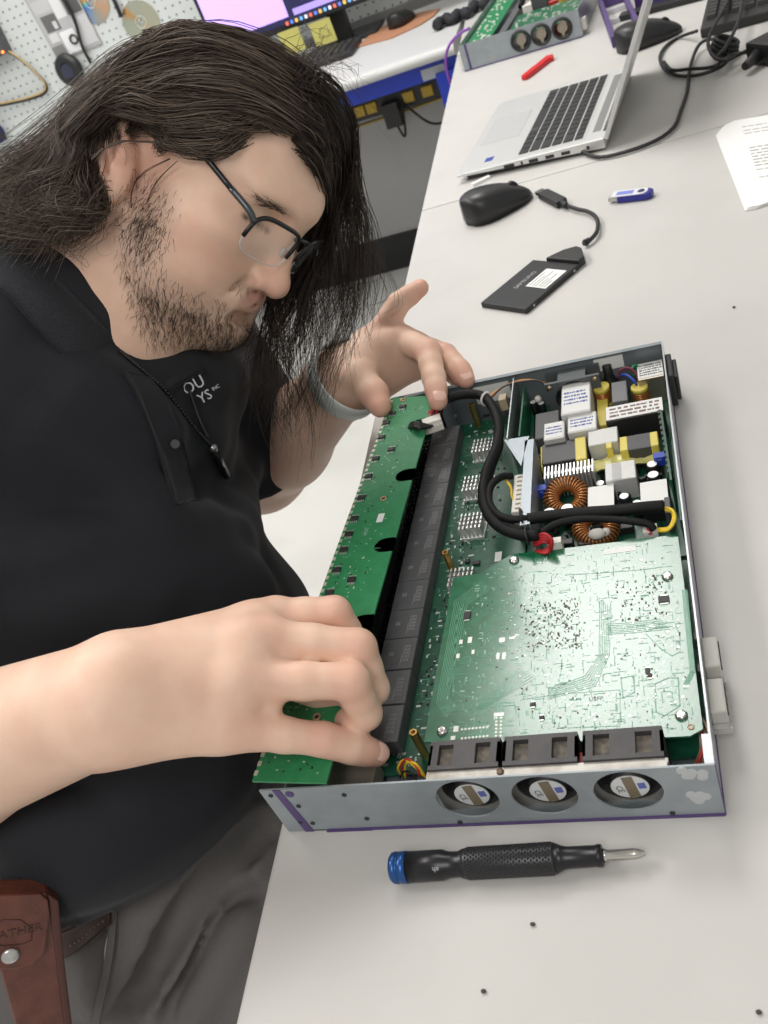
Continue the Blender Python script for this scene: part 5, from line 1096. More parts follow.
def mesh_sdf(ops, h, lo, hi, extra=None, B=16):
    lo = np.asarray(lo, float); hi = np.asarray(hi, float)
    nb = np.ceil((hi - lo) / (h * B)).astype(int)
    g = np.stack(np.meshgrid(*[np.arange(n) for n in nb], indexing='ij'), -1).reshape(-1, 3)
    cen = lo + (g + 0.5) * h * B
    d = eval_ops(ops, cen); half_d = h * B * 0.87
    g = g[np.abs(d) < half_d * 1.5 + 0.012]; cen = lo + (g + 0.5) * h * B
    I = np.stack(np.meshgrid(*[np.arange(B + 1)] * 3, indexing='ij'), -1).reshape(-1, 3)
    W = 1 << 20
    keyf = lambda c: (c[:, 0].astype(np.int64) * 4096 + c[:, 1]) * 4096 + c[:, 2]
    pc, pv, eq = [], [], []
    rel_c = np.array([p['c'] for p in ops]); rel_r = np.array([p['rad'] for p in ops]); rel_k = np.array([p['k'] for p in ops])
    for gi, ce in zip(g, cen):
        near = np.linalg.norm(rel_c - ce, axis=1) - rel_r < half_d + rel_k + 0.006
        sub = [ops[i] for i in np.nonzero(near)[0]]
        if not sub: continue
        X = lo + (gi * B + I) * h
        v = eval_ops(sub, X)
        if extra is not None: v = v + extra(X)
        if v.min() > 0 or v.max() < 0: continue
        v = v.reshape(B + 1, B + 1, B + 1); s = v < 0
        base = gi * B
        # cells with a sign change
        cs = s[:-1, :-1, :-1].astype(int)
        for dx in (0, 1):
            for dy in (0, 1):
                for dz in (0, 1):
                    if dx + dy + dz: cs = cs + s[dx:B + dx, dy:B + dy, dz:B + dz]
        cell = np.argwhere((cs > 0) & (cs < 8))
        acc = np.zeros((len(cell), 3)); cnt = np.zeros(len(cell))
        cx, cy, cz = cell.T
        for ax in range(3):
            o1, o2 = [(1, 2), (0, 2), (0, 1)][ax]
            for a in (0, 1):
                for b in (0, 1):
                    p0 = np.zeros(3, int); p0[o1] = a; p0[o2] = b; p1 = p0.copy(); p1[ax] = 1
                    v0 = v[cx + p0[0], cy + p0[1], cz + p0[2]]; v1 = v[cx + p1[0], cy + p1[1], cz + p1[2]]
                    m = (v0 < 0) != (v1 < 0)
                    t = np.where(m, v0 / np.where(m, v0 - v1, 1), 0)
                    pt = np.tile(p0.astype(float), (len(cell), 1)); pt[:, ax] = t
                    acc += pt * m[:, None]; cnt += m
        pc.append(base + cell); pv.append(lo + (base + cell + acc / cnt[:, None]) * h)
        for ax in range(3):
            sl1 = [slice(0, B)] * 3; sl2 = [slice(0, B)] * 3; sl2[ax] = slice(1, B + 1)
            a, b = s[tuple(sl1)], s[tuple(sl2)]
            e = np.argwhere(a != b)
            if len(e): eq.append(np.concatenate([base + e, np.full((len(e), 1), ax), a[tuple(e.T)][:, None].astype(int)], 1))
    pc = np.concatenate(pc); pv = np.concatenate(pv); eq = np.concatenate(eq)
    key = keyf(pc + 1); order = np.argsort(key); key = key[order]; pv = pv[order]
    quads = []
    for ax in range(3):
        q = eq[eq[:, 3] == ax]
        if not len(q): continue
        u, w = [(1, 2), (2, 0), (0, 1)][ax]
        c = []
        for du, dw in ((0, 0), (-1, 0), (-1, -1), (0, -1)):
            k = q[:, :3].copy(); k[:, u] += du; k[:, w] += dw
            kk = keyf(k + 1); i = np.searchsorted(key, kk); i = np.minimum(i, len(key) - 1)
            c.append(np.where(key[i] == kk, i, -1))
        c = np.stack(c, 1); ok = (c >= 0).all(1); c = c[ok]; fl = q[ok, 4] == 0
        c[fl] = c[fl][:, ::-1]
        quads.append(c)
    return pv, np.concatenate(quads)
def relax(V, Q, n=1, w=0.5):
    for _ in range(n):
        A = np.zeros_like(V); c = np.zeros(len(V))
        for i in range(4):
            for j in (1, 3):
                np.add.at(A, Q[:, i], V[Q[:, (i + j) % 4]]); np.add.at(c, Q[:, i], 1)
        V = V * (1 - w) + w * A / np.maximum(c, 1)[:, None]
    return V
def sdf_object(name, V, Q, m, parent=None):
    me = bpy.data.meshes.new(name)
    me.vertices.add(len(V)); me.vertices.foreach_set('co', V.astype(np.float32).ravel())
    me.loops.add(Q.size); me.loops.foreach_set('vertex_index', Q.astype(np.int32).ravel())
    me.polygons.add(len(Q)); me.polygons.foreach_set('loop_start', np.arange(0, Q.size, 4, dtype=np.int32))
    me.polygons.foreach_set('use_smooth', np.ones(len(Q), bool))
    me.update(calc_edges=True); me.validate()
    return link_mesh(name, me, m, parent)
def attr(o, name, vals):
    a = o.data.attributes.new(name, 'FLOAT', 'POINT'); a.data.foreach_set('value', np.asarray(vals, np.float32))
def blob(V, c, r):
    d = np.linalg.norm((V - np.asarray(c)) / np.asarray(r), axis=1)
    return np.clip(1 - d, 0, 1) ** 0.7
# ------------------------------------------------------------------ the technician
HR = np.array([[0.63575152, 0.05611028, 0.76985170], [-0.43212900, 0.85228752, 0.29473803], [-0.63959716, -0.52005539, 0.56608997]])
HO = np.array([-0.06645, 0.41929, 0.29580]); HS = 0.97
def H(x, y, z): return HO + HR @ (np.array([x, y, z], float) * HS / 1000)
def hel(c, r, k=0.008, R=None, op='u'):
    return ell(H(*c), np.array(r, float) * HS / 1000, k, HR if R is None else HR @ R, op)
def hc(a, b, ra, rb, k=0.006, op='u'): return cone(H(*a), H(*b), ra * HS / 1000, rb * HS / 1000, k, op)

J = dict(neck=np.array([-0.205, 0.300, 0.245]), sr=np.array([-0.31, 0.075, 0.235]), sl=np.array([-0.19, 0.455, 0.15]),
         er=np.array([-0.325, -0.05, 0.085]), el=np.array([-0.205, 0.522, -0.055]))
def torso(g=0.0):
    "the trunk, g metres fatter or thinner"
    return [
        ell((-0.215, 0.150, -0.045), (0.168 + g, 0.215 + g, 0.155 + g), 0.05),
        ell((-0.265, 0.250, 0.100), (0.148 + g, 0.195 + g, 0.150 + g), 0.06),
        ell((-0.31, 0.15, -0.14), (0.15 + g, 0.19 + g, 0.12 + g), 0.06),
        cone(J['sr'] + [0.02, 0.02, 0], J['neck'], 0.075 + g, 0.075 + g, 0.06),
        cone(J['sl'], J['neck'], 0.070 + g, 0.075 + g, 0.06),
    ]
# --- right hand (palm down on the near end of the card, fingers curled over it)
def wrap(P): return [np.asarray(p, float) for p in P]
rW = np.array([-0.060, 0.006, 0.142])
rM = wrap([(0.0125, 0.0935, 0.108), (0.0190, 0.0660, 0.116), (0.0160, 0.0370, 0.110), (0.0070, 0.0120, 0.095)])   # knuckles, index to little finger
RF = [ (wrap([rM[0], (0.049, 0.1015, 0.096), (0.056, 0.094, 0.070), (0.050, 0.086, 0.052)]), (0.0120, 0.0112, 0.0098, 0.0085)),
       (wrap([rM[1], (0.0690, 0.0735, 0.090), (0.0705, 0.0635, 0.061), (0.056, 0.060, 0.052)]), (0.0128, 0.0122, 0.0108, 0.0092)),
       (wrap([rM[2], (0.0690, 0.0480, 0.088), (0.0690, 0.0440, 0.061), (0.0540, 0.0450, 0.053)]), (0.0124, 0.0118, 0.0106, 0.0092)),
       (wrap([rM[3], (0.0470, 0.0225, 0.066), (0.0590, 0.0265, 0.050), (0.0690, 0.0320, 0.035)]), (0.0118, 0.0106, 0.0098, 0.0086)) ]
rT = (wrap([(-0.030, 0.045, 0.105), (0.006, 0.072, 0.072), (0.030, 0.070, 0.056), (0.046, 0.066, 0.048)]), (0.016, 0.0135, 0.012, 0.010))
body = []
# neck and head
body += [cone(J['neck'] + [0.0, 0.0, -0.01], H(-30, 0, -20), 0.072, 0.064, 0.03), cone(J['neck'] + [0.04, 0.0, -0.02], H(25, 0, -52), 0.060, 0.045, 0.03)]
head = [
    hel((-14, 0, 40), (92, 75, 77), 0.02),
    hel((35, 0, 40), (62, 61, 52), 0.03),
    hel((40, 0, -20), (52, 60, 58), 0.03),
    hc((12, -50, -44), (80, -12, -76), 21, 19, 0.025), hc((12, 50, -44), (80, 12, -76), 21, 19, 0.025),
    hel((46, -40, -30), (36, 28, 34), 0.03), hel((46, 40, -30), (36, 28, 34), 0.03),
    hel((82, 0, -80), (21, 24, 17), 0.018),
    hel((38, 0, -72), (45, 46, 24), 0.03),
    hel((72, 0, -48), (28, 34, 26), 0.016),
    hel((60, -50, 3), (21, 20, 15), 0.02), hel((60, 50, 3), (21, 20, 15), 0.02),
    hc((91, -10, 42), (73, -46, 46), 9, 8, 0.018), hc((91, 10, 42), (73, 46, 46), 9, 8, 0.018),
    # eye sockets, balls behind closed lids
    hel((95, -33, 25), (17, 18, 11), 0.014, op='s'), hel((95, 33, 25), (17, 18, 11), 0.014, op='s'),
    hel((68, -33, 23), (15.5, 17, 14), 0.006), hel((68, 33, 23), (15.5, 17, 14), 0.006),
    hc((86, -22, 17), (76, -49, 20), 1.2, 1.0, 0.004, 's'), hc((86, 22, 17), (76, 49, 20), 1.2, 1.0, 0.004, 's'),
    # nose
    hc((90, 0, 30), (105, 0, -14), 8, 10, 0.012), hel((107, 0, -20), (13, 12.5, 11.5), 0.008),
    hel((96, -13.5, -22), (11.5, 8, 9), 0.006), hel((96, 13.5, -22), (11.5, 8, 9), 0.006),
    hel((104, -7, -32), (6.5, 3.5, 4), 0.003, op='s'), hel((104, 7, -32), (6.5, 3.5, 4), 0.003, op='s'),
    hc((96, -21, -26), (84, -32, -44), 1.2, 1.0, 0.010, 's'), hc((96, 21, -26), (84, 32, -44), 1.2, 1.0, 0.010, 's'),
    # mouth
    hc((96, -3, -41), (83, -24, -46), 5, 3, 0.006), hc((96, 3, -41), (83, 24, -46), 5, 3, 0.006),
    hc((94, -6, -51), (83, -20, -49), 5.4, 3.4, 0.006), hc((94, 6, -51), (83, 20, -49), 5.4, 3.4, 0.006), hc((94, -6, -51), (94, 6, -51), 5.4, 5.4, 0.004),
    hc((101.5, 0, -46), (90.5, -18, -47), 1.2, 1.1, 0.003, 's'), hc((101.5, 0, -46), (90.5, 18, -47), 1.2, 1.1, 0.003, 's'),
    hc((90.5, -18, -47), (81, -28, -47), 1.1, 1.4, 0.004, 's'), hc((90.5, 18, -47), (81, 28, -47), 1.1, 1.4, 0.004, 's'),
    hc((98, -14, -61), (98, 14, -61), 3.5, 3.5, 0.012, 's'),
]
def ear(s):
    Re = np.array(Matrix.Rotation(math.radians(26) * s, 3, 'Z')) @ np.array(Matrix.Rotation(math.radians(-40), 3, 'Y'))
    o = np.array([-25.0, 80.0 * s, -9.0])
    def e(x, y, z): return tuple(o + Re @ np.array([x, y * s, z]))
    hx = [(10, 0, 2), (15, 3, 16), (13, 5, 28), (3, 7, 35), (-9, 8, 33), (-17, 8, 22), (-18, 8, 6), (-14, 7, -10), (-7, 5, -22), (0, 3, -29)]
    ah = [(4, 4, 24), (-6, 6, 16), (-9, 6, 3), (-5, 6, -10), (3, 5, -16)]
    L = [hel(e(-2, 0, 2), (15.5, 5.5, 31), 0.006, Re), hel(e(4, -4, 0), (14, 8, 24), 0.012, Re)]
    L += [hc(e(*hx[i]), e(*hx[i + 1]), 4.1, 4.1, 0.003) for i in range(len(hx) - 1)]
    L += [hel(e(0, 2.5, -27), (7.5, 5.0, 8), 0.006, Re)]
    L += [hel(e(-1, 10, 0), (10, 9.5, 15), 0.004, Re, 's'), hel(e(-1, 10, 25), (9, 5.5, 6), 0.003, Re, 's')]
    L += [hc(e(*ah[i]), e(*ah[i + 1]), 3.2, 3.0, 0.004) for i in range(len(ah) - 1)]
    L += [hel(e(9, 4, -6), (4.5, 4.5, 6), 0.004, Re)]
    return L
head += ear(-1) + ear(1)
body += head
body += torso(-0.032)
# right arm and hand
body += [cone(J['sr'], J['er'], 0.062, 0.052, 0.03), cone(J['er'], (-0.20, -0.012, 0.118), 0.053, 0.050, 0.03), cone((-0.20, -0.012, 0.118), rW, 0.050, 0.036, 0.02),
         ell((-0.265, -0.03, 0.10), (0.07, 0.045, 0.048), 0.03)]
def palm(W, M, Wr, kn, k=0.016):
    L = []
    for i, m in enumerate(M):
        L.append(cone(W + (m - W) * 0.05 + (i - 1.5) / 1.5 * Wr, m, 0.023, kn[i], k))
    return L
side = (rM[3] - rM[0]); side /= np.linalg.norm(side)
def hand(W, M, Fs, T, kn, wside):
    L = palm(W, M, wside, kn)
    for a, b in zip(M[:-1], M[1:]): L.append(cone(a * 0.85 + W * 0.15, b * 0.85 + W * 0.15, 0.0135, 0.0135, 0.012))
    for (p0, r0), (p1, r1) in zip(Fs[:-1], Fs[1:]):
        if np.linalg.norm(p0[1] - p1[1]) < 0.045: dn = np.array([-0.001, 0.0, -0.0045]); L.append(cone(p0[0] + (p0[1] - p0[0]) * 0.20 + dn, p1[0] + (p1[1] - p1[0]) * 0.20 + dn, 0.0075, 0.0075, 0.006))
    down = np.cross(M[-1] - M[0], (M[1] + M[2]) / 2 - W); down /= np.linalg.norm(down)
    for pts, rs in Fs:
        d1 = (pts[1] - pts[0]); n1 = d1 / np.linalg.norm(d1)
        segs = []
        for i in range(3):
            m = (pts[i] + pts[i + 1]) / 2; rm = (rs[i] + rs[i + 1]) / 2 * (0.965 if i < 2 else 1.0)
            segs += [cone(pts[i], m, rs[i], rm, 0.004), cone(m, pts[i + 1], rm, rs[i + 1], 0.004)]
        L.append(group(segs, 0.0045))
    L += [cone(T[0][0], T[0][1], T[1][0], T[1][1], 0.02)]
    L += [group(chain(T[0][1:], T[1][1:], 0.004), 0.005)]
    return L
body += hand(rW, rM, RF, rT, (0.0135, 0.0142, 0.0138, 0.0128), side * 0.017)
# --- left arm and hand (thumb on the card, index lifted, the others over the back wall)
lW = U(338, 388, 0.915)
lM = [U(374, 338, 0.915), U(400, 338, 0.905), U(418, 346, 0.915), U(430, 358, 0.93)]
LF = [ ([lM[0], U(390, 318, 0.905), U(399, 303, 0.90), U(420, 288, 0.895)], (0.0125, 0.0118, 0.0108, 0.0088)),
       ([lM[1], U(428, 352, 0.875), U(434, 378, 0.850), U(438, 401, 0.835)], (0.0125, 0.0122, 0.0108, 0.0090)),
       ([lM[2], U(445, 355, 0.892), U(460, 370, 0.876), U(466, 380, 0.868)], (0.0122, 0.0112, 0.0100, 0.0086)),
       ([lM[3], U(450, 370, 0.915), U(462, 382, 0.905), U(464, 392, 0.897)], (0.0110, 0.0100, 0.0092, 0.0080)) ]
lT = ([U(350, 372, 0.90), U(358, 378, 0.885), U(374, 394, 0.872), U(380, 406, 0.862)], (0.020, 0.0165, 0.0142, 0.0110))
lside = (lM[3] - lM[0]); lside /= np.linalg.norm(lside)
fore = J['el'] + (lW - J['el']) * 0.35
body += [cone(J['sl'], J['el'], 0.060, 0.052, 0.03), cone(J['el'], fore, 0.053, 0.052, 0.03), cone(fore, lW, 0.052, 0.032, 0.02)]
body += hand(lW, lM, LF, lT, (0.0135, 0.014, 0.0135, 0.0125), lside * 0.014)
# legs (inside the trousers)
for (hy, kx, ky, fx) in ((0.06, 0.13, 0.03, 0.10), (0.25, 0.13, 0.31, 0.08)):
    hip = np.array([-0.31, hy, -0.18]); knee = np.array([kx, ky, -0.235]); ank = np.array([fx, ky, -0.66])
    body += [cone(hip, knee, 0.085, 0.058, 0.04), cone(knee, ank, 0.055, 0.036, 0.02), cone(ank + [0, 0, -0.03], ank + [0.13, 0, -0.05], 0.032, 0.026, 0.02)]

V, Q = mesh_sdf(body, 0.0021, (-0.52, -0.14, -0.76), (0.16, 0.62, 0.50))
V = relax(V, Q, 1, 0.4)
skin = mat('skin', (0.66, 0.42, 0.31), 0.48, sss=0.25, spec=0.35)
person = None
def make_person_body():
    o = sdf_object('person', V, Q, skin)
    bl = np.zeros(len(V)); lip = np.zeros(len(V)); beard = np.zeros(len(V)); dark = np.zeros(len(V))
    for c, r, w in (((108, 0, -20), 26, 0.8), ((66, -48, -18), 36, 0.55), ((66, 48, -18), 36, 0.55), ((-14, -86, 5), 40, 0.7)):
        bl = np.maximum(bl, w * blob(V, H(*c), r / 1000))
    for pts, rs in RF + LF:
        bl = np.maximum(bl, 0.75 * blob(V, pts[1], 0.020)); bl = np.maximum(bl, 0.9 * blob(V, pts[3], 0.022)); bl = np.maximum(bl, 0.5 * blob(V, pts[0], 0.022))
    bl = np.maximum(bl, 0.95 * blob(V, lT[0][3], 0.026))
    for s in (-1, 1):
        lip = np.maximum(lip, blob(V, H(94, 7 * s, -42.5), (0.020, 0.018, 0.010))); lip = np.maximum(lip, blob(V, H(93, 6 * s, -51), (0.019, 0.016, 0.010)))
    X = (V - HO) @ HR * 1000 / HS                      # head frame
    def sm(a, b, t): return np.clip((t - a) / (b - a), 0, 1)
    ay = np.abs(X[:, 1])
    jaw = np.clip(1 - np.abs((X[:, 2] + 76) / 34), 0, 1) * sm(-12, 25, X[:, 0]) * sm(120, 105, X[:, 0]) * sm(95, 80, ay)
    side_b = np.clip(1.15 - np.abs(X[:, 0] - 14 + 0.2 * X[:, 2]) / 28, 0, 1) * np.clip((14 - X[:, 2]) / 36, 0, 1) * sm(-100, -80, X[:, 2]) * sm(36, 46, ay) * sm(95, 80, ay)
    must = np.clip(1.1 - np.abs((X[:, 2] + 33) / 7), 0, 1) * sm(76, 84, X[:, 0]) * sm(112, 106, X[:, 0]) * sm(34, 26, ay)
    beard = np.clip(np.maximum(np.maximum(jaw * 1.1, side_b), must * 0.8), 0, 1)
    beard = beard * (1 - np.clip(lip * 1.6, 0, 1))
    cap = sm(0, 22, (X[:, 2] - 52) * 0.85 + (30 - X[:, 0]) * 0.62) * (np.linalg.norm(X - [-10, 0, 40], axis=1) < 125) * sm(-30, -10, X[:, 2] + 0.2 * (40 - X[:, 0])) * (ay < 79)
    lash = np.zeros(len(V))
    for s in (-1, 1):
        for t in np.linspace(0, 1, 7):
            lash = np.maximum(lash, np.clip(1 - np.linalg.norm(X - [86 - 11 * t, (22 + 29 * t) * s, 17 + 3 * t], axis=1) / 4.2, 0, 1))
    mouthline = np.zeros(len(V))
    for s in (-1, 1):
        for t in np.linspace(0, 1, 14): mouthline = np.maximum(mouthline, np.clip(1 - np.linalg.norm(X - [99 - 17 * t, 27 * t * s, -46.0 - 1.0 * t], axis=1) / 2.6, 0, 1))
    attr(o, 'blush', bl); attr(o, 'lip', lip); attr(o, 'beard', beard); attr(o, 'dark', np.maximum(lash, mouthline * 0.7)); attr(o, 'scalp', cap)
    return o
def skin_nodes():
    nt = skin.node_tree; b = nt.nodes['Principled BSDF']
    tc = nt.nodes.new('ShaderNodeTexCoord')
    n = nt.nodes.new('ShaderNodeTexNoise'); n.inputs['Scale'].default_value = 38; n.inputs['Detail'].default_value = 4
    nt.links.new(tc.outputs['Object'], n.inputs['Vector'])
    r = nt.nodes.new('ShaderNodeValToRGB'); r.color_ramp.elements[0].position = 0.36; r.color_ramp.elements[1].position = 0.66
    r.color_ramp.elements[0].color = (0.76, 0.50, 0.375, 1); r.color_ramp.elements[1].color = (0.82, 0.57, 0.435, 1)
    nt.links.new(n.outputs['Fac'], r.inputs['Fac']); cur = r.outputs['Color']
    def mixin(an, col, f):
        nonlocal cur
        a = nt.nodes.new('ShaderNodeAttribute'); a.attribute_name = an
        m = nt.nodes.new('ShaderNodeMath'); m.operation = 'MULTIPLY'; m.inputs[1].default_value = f
        nt.links.new(a.outputs['Fac'], m.inputs[0])
        x = nt.nodes.new('ShaderNodeMix'); x.data_type = 'RGBA'
        nt.links.new(m.outputs[0], x.inputs['Factor']); nt.links.new(cur, x.inputs['A']); x.inputs['B'].default_value = (*col, 1)
        cur = x.outputs['Result']
    mixin('blush', (0.62, 0.24, 0.18), 0.62); mixin('lip', (0.50, 0.19, 0.165), 0.8); mixin('beard', (0.20, 0.13, 0.095), 0.5); mixin('dark', (0.06, 0.035, 0.03), 0.9)
    mixin('scalp', (0.06, 0.04, 0.03), 0.8)
    nt.links.new(cur, b.inputs['Base Color'])
    n2 = nt.nodes.new('ShaderNodeTexNoise'); n2.inputs['Scale'].default_value = 900; n2.inputs['Detail'].default_value = 2
    bp = nt.nodes.new('ShaderNodeBump'); bp.inputs['Strength'].default_value = 0.12; bp.inputs['Distance'].default_value = 0.0006
    nt.links.new(tc.outputs['Object'], n2.inputs['Vector']); nt.links.new(n2.outputs['Fac'], bp.inputs['Height']); nt.links.new(bp.outputs['Normal'], b.inputs['Normal'])
skin_nodes()
person = make_person_body()
tag(person, 'long-haired person in black polo shirt bending over the open chassis, both hands on it', 'person')
def trace(uv, ops, off=0.0, t0=0.30, t1=1.25, steps=70):
    "first point on a surface seen at each pixel (closest approach when missed)"
    uv = np.atleast_2d(np.asarray(uv, float)); off = np.broadcast_to(np.asarray(off, float), (len(uv),))
    D = np.stack([(uv[:, 0] - 384) / F_PX, -(uv[:, 1] - 512) / F_PX, np.ones(len(uv))], 1) @ CAM_R
    L = _len(D); D = D / L[:, None]; t = np.full(len(uv), t0); best = np.full(len(uv), 9.0); bt = t.copy()
    for _ in range(steps):
        d = eval_ops(ops, CAM + D * t[:, None]) - off
        b = d < best; best = np.where(b, d, best); bt = np.where(b, t, bt)
        t = np.minimum(t + np.where(np.abs(d) < 3e-4, 0, d) * 0.8, t1 * L)
    return CAM + D * bt[:, None]

# ---- polo shirt
shirt_ops = torso(0.004) + [
    half(J['sr'] + (J['er'] - J['sr']) * 0.80, J['er'] - J['sr'], [cone(J['sr'], J['er'], 0.086, 0.080, 0.03)]),
    half(J['sl'] + (J['el'] - J['sl']) * 0.90, J['el'] - J['sl'], [cone(J['sl'], J['el'], 0.084, 0.086, 0.03)]),
]
shirt_ops[-1]['k'] = 0.03; shirt_ops[-2]['k'] = 0.03
shirt_ops += [cone(U(140, 398, 0.765), U(168, 396, 0.80), 0.030, 0.034, 0.05), cone(U(168, 396, 0.80), U(200, 385, 0.85), 0.034, 0.040, 0.05)]
SLEEVE = [cone(J['sr'] + (J['er'] - J['sr']) * 0.66, J['sr'] + (J['er'] - J['sr']) * 1.1, 0.068, 0.070, 0.004, 's'),
          cone(J['sl'] + (J['el'] - J['sl']) * 0.66, J['sl'] + (J['el'] - J['sl']) * 1.1, 0.070, 0.072, 0.004, 's')]
base_ops = list(shirt_ops)
folds = []
def fold(pts, r, k=0.03, op='u', sink=0.4):
    P = trace(pts, base_ops)
    V_ = spline(P, 12)
    for i in range(len(V_) - 1):
        a, b = V_[i], V_[i + 1]
        f0 = math.sin(math.pi * i / (len(V_) - 1)) * 0.7 + 0.3; f1 = math.sin(math.pi * (i + 1) / (len(V_) - 1)) * 0.7 + 0.3
        fw = np.array([0.0, 0, 0])
        if op == 'u':
            dv = (a - CAM); dv /= np.linalg.norm(dv); fw = dv * r * sink
        folds.append(cone(a + fw, b + fw, r * f0, r * f1, k, op))
fold([(40, 420), (110, 470), (150, 520), (165, 580)], 0.0096, 0.04)
fold([(0, 560), (90, 560), (180, 545), (225, 535)], 0.0096, 0.04)
fold([(20, 620), (120, 600), (200, 585), (250, 580)], 0.0080, 0.04)
fold([(70, 375), (130, 420), (160, 455)], 0.0064, 0.04)
fold([(195, 440), (230, 470), (238, 540)], 0.0080, 0.04)
fold([(20, 880), (90, 860), (170, 815), (230, 770)], 0.0080, 0.04)
fold([(10, 820), (90, 820), (160, 795)], 0.0072, 0.04)
hem_n = np.array([-0.12, -0.05, -1.0])
hem_p = trace([(100, 922)], base_ops)[0]
shirt_all = [half(hem_p, hem_n, base_ops + folds)] + SLEEVE
def crumple(X):
    return (np.sin(X[:, 0] * 61 + 3 * np.sin(X[:, 2] * 37)) * np.sin(X[:, 1] * 47 + 2 * np.sin(X[:, 0] * 29)) * np.sin(X[:, 2] * 53)) * 0.0016
Vs, Qs = mesh_sdf(shirt_all, 0.0036, (-0.56, -0.16, -0.36), (0.06, 0.66, 0.40), extra=crumple)
Vs = relax(Vs, Qs, 2, 0.5)
cloth = mat('black polo cloth', (0.0145, 0.0155, 0.019), 0.82, spec=0.25, var=(0.020, 0.021, 0.026), vscale=1500, vlo=0.3, vhi=0.7, bump=0.25, bscale=2200)
cloth.node_tree.nodes['Principled BSDF'].inputs['Sheen Weight'].default_value = 0.10
cloth.node_tree.nodes['Principled BSDF'].inputs['Sheen Roughness'].default_value = 0.4
shirt = sdf_object('polo_shirt', Vs, Qs, cloth, person)

def sheet(name, A, B, m, parent, thick=0.003, mid=None, n=36):
    "strip of cloth lofted between two (or three) curves, given thickness"
    rows = [spline(A, n)] + ([spline(mid, n)] if mid is not None else []) + [spline(B, n)]
    k = min(len(r) for r in rows); idx = lambda r: r[np.linspace(0, len(r) - 1, k).round().astype(int)]
    rows = [idx(r) for r in rows]
    G = spline(rows, 9) if len(rows) > 2 else np.stack([rows[0] * (1 - t) + rows[1] * t for t in np.linspace(0, 1, 7)])
    a, b = G.shape[0], G.shape[1]
    du = np.gradient(G, axis=0); dv = np.gradient(G, axis=1); N = np.cross(du, dv); N /= np.linalg.norm(N, axis=2)[..., None] + 1e-12
    if np.mean(np.einsum('ijk,ijk->ij', N, CAM - G)) < 0: N = -N
    mb = MB(); top = (G + N * thick / 2).reshape(-1, 3); bot = (G - N * thick / 2).reshape(-1, 3); o = a * b
    f = []
    for i in range(a - 1):
        for j in range(b - 1):
            f += [(i * b + j, i * b + j + 1, (i + 1) * b + j + 1, (i + 1) * b + j), (o + i * b + j, o + (i + 1) * b + j, o + (i + 1) * b + j + 1, o + i * b + j + 1)]
    ring = [(0, j) for j in range(b)] + [(i, b - 1) for i in range(1, a)] + [(a - 1, j) for j in range(b - 2, -1, -1)] + [(i, 0) for i in range(a - 2, 0, -1)]
    for q in range(len(ring)):
        x = ring[q][0] * b + ring[q][1]; y = ring[(q + 1) % len(ring)][0] * b + ring[(q + 1) % len(ring)][1]
        f.append((x, y, o + y, o + x))
    mb.add(np.concatenate([top, bot]), f, 0, True)
    return mb.build(name, m, parent)
# ---- collar (the leaf that faces us, the far leaf, the band inside)
outer_uv = [(-45, 262), (0, 289), (34, 326), (70, 364)]
outer = [p + (CAM - p) / np.linalg.norm(CAM - p) * 0.006 for p in trace(outer_uv, shirt_ops)]
inner = [U(-35, 205, 0.735), U(6, 222, 0.705), U(40, 261, 0.688), U(76, 300, 0.684), U(102, 326, 0.695), U(118, 347, 0.712)]
outer_b = outer + [(outer[-1] * 0.5 + inner[-1] * 0.5) + np.array([0, -0.002, 0.001])]
collar_m = mat('black collar rib', (0.020, 0.021, 0.025), 0.85, spec=0.25, var=(0.030, 0.031, 0.036), vscale=900, bump=0.4, bscale=1600)
rs_ = lambda c: (lambda q: q[np.linspace(0, len(q) - 1, 7).round().astype(int)])(spline(c, 60))
midc = [(a * 0.55 + b * 0.45) + (CAM - a) / np.linalg.norm(CAM - a) * 0.008 for a, b in zip(rs_(inner), rs_(outer))]
sheet('collar', rs_(inner), rs_(outer), collar_m, person, 0.0035, mid=midc)
far_in = [U(118, 347, 0.712), U(138, 352, 0.735), U(160, 350, 0.77), U(190, 345, 0.80)]
far_out = [p + (CAM - p) / np.linalg.norm(CAM - p) * 0.006 for p in trace([(128, 378), (160, 397), (178, 385), (205, 370)], shirt_ops)]
sheet('collar', far_in, far_out, collar_m, person, 0.0035)
band_in = [U(2, 218, 0.715), U(44, 258, 0.70), U(80, 296, 0.695), U(106, 320, 0.705), U(124, 336, 0.725), U(142, 345, 0.75)]
band_lo = [p + np.array([0.004, -0.004, -0.022]) for p in band_in]
sheet('neckband', band_in, band_lo, mat('charcoal undershirt', (0.028, 0.03, 0.036), 0.9), person, 0.003)
# ---- placket with its button
off = lambda uv, h: [p + (CAM - p) / np.linalg.norm(CAM - p) * h for p in trace(uv, base_ops + folds)]
sheet('placket', off([(124, 372), (140, 400), (156, 440), (168, 480), (176, 505)], 0.003), off([(150, 378), (168, 405), (182, 440), (190, 475), (194, 500)], 0.003), cloth, person, 0.003)
bp = off([(175, 444)], 0.0055)[0]
b = MB(); b.cyl(bp, bp + (CAM - bp) / np.linalg.norm(CAM - bp) * 0.002, 0.0040, 0.0034, 14); b.build('shirt_button', mat('grey button', (0.05, 0.05, 0.052), 0.3), person)
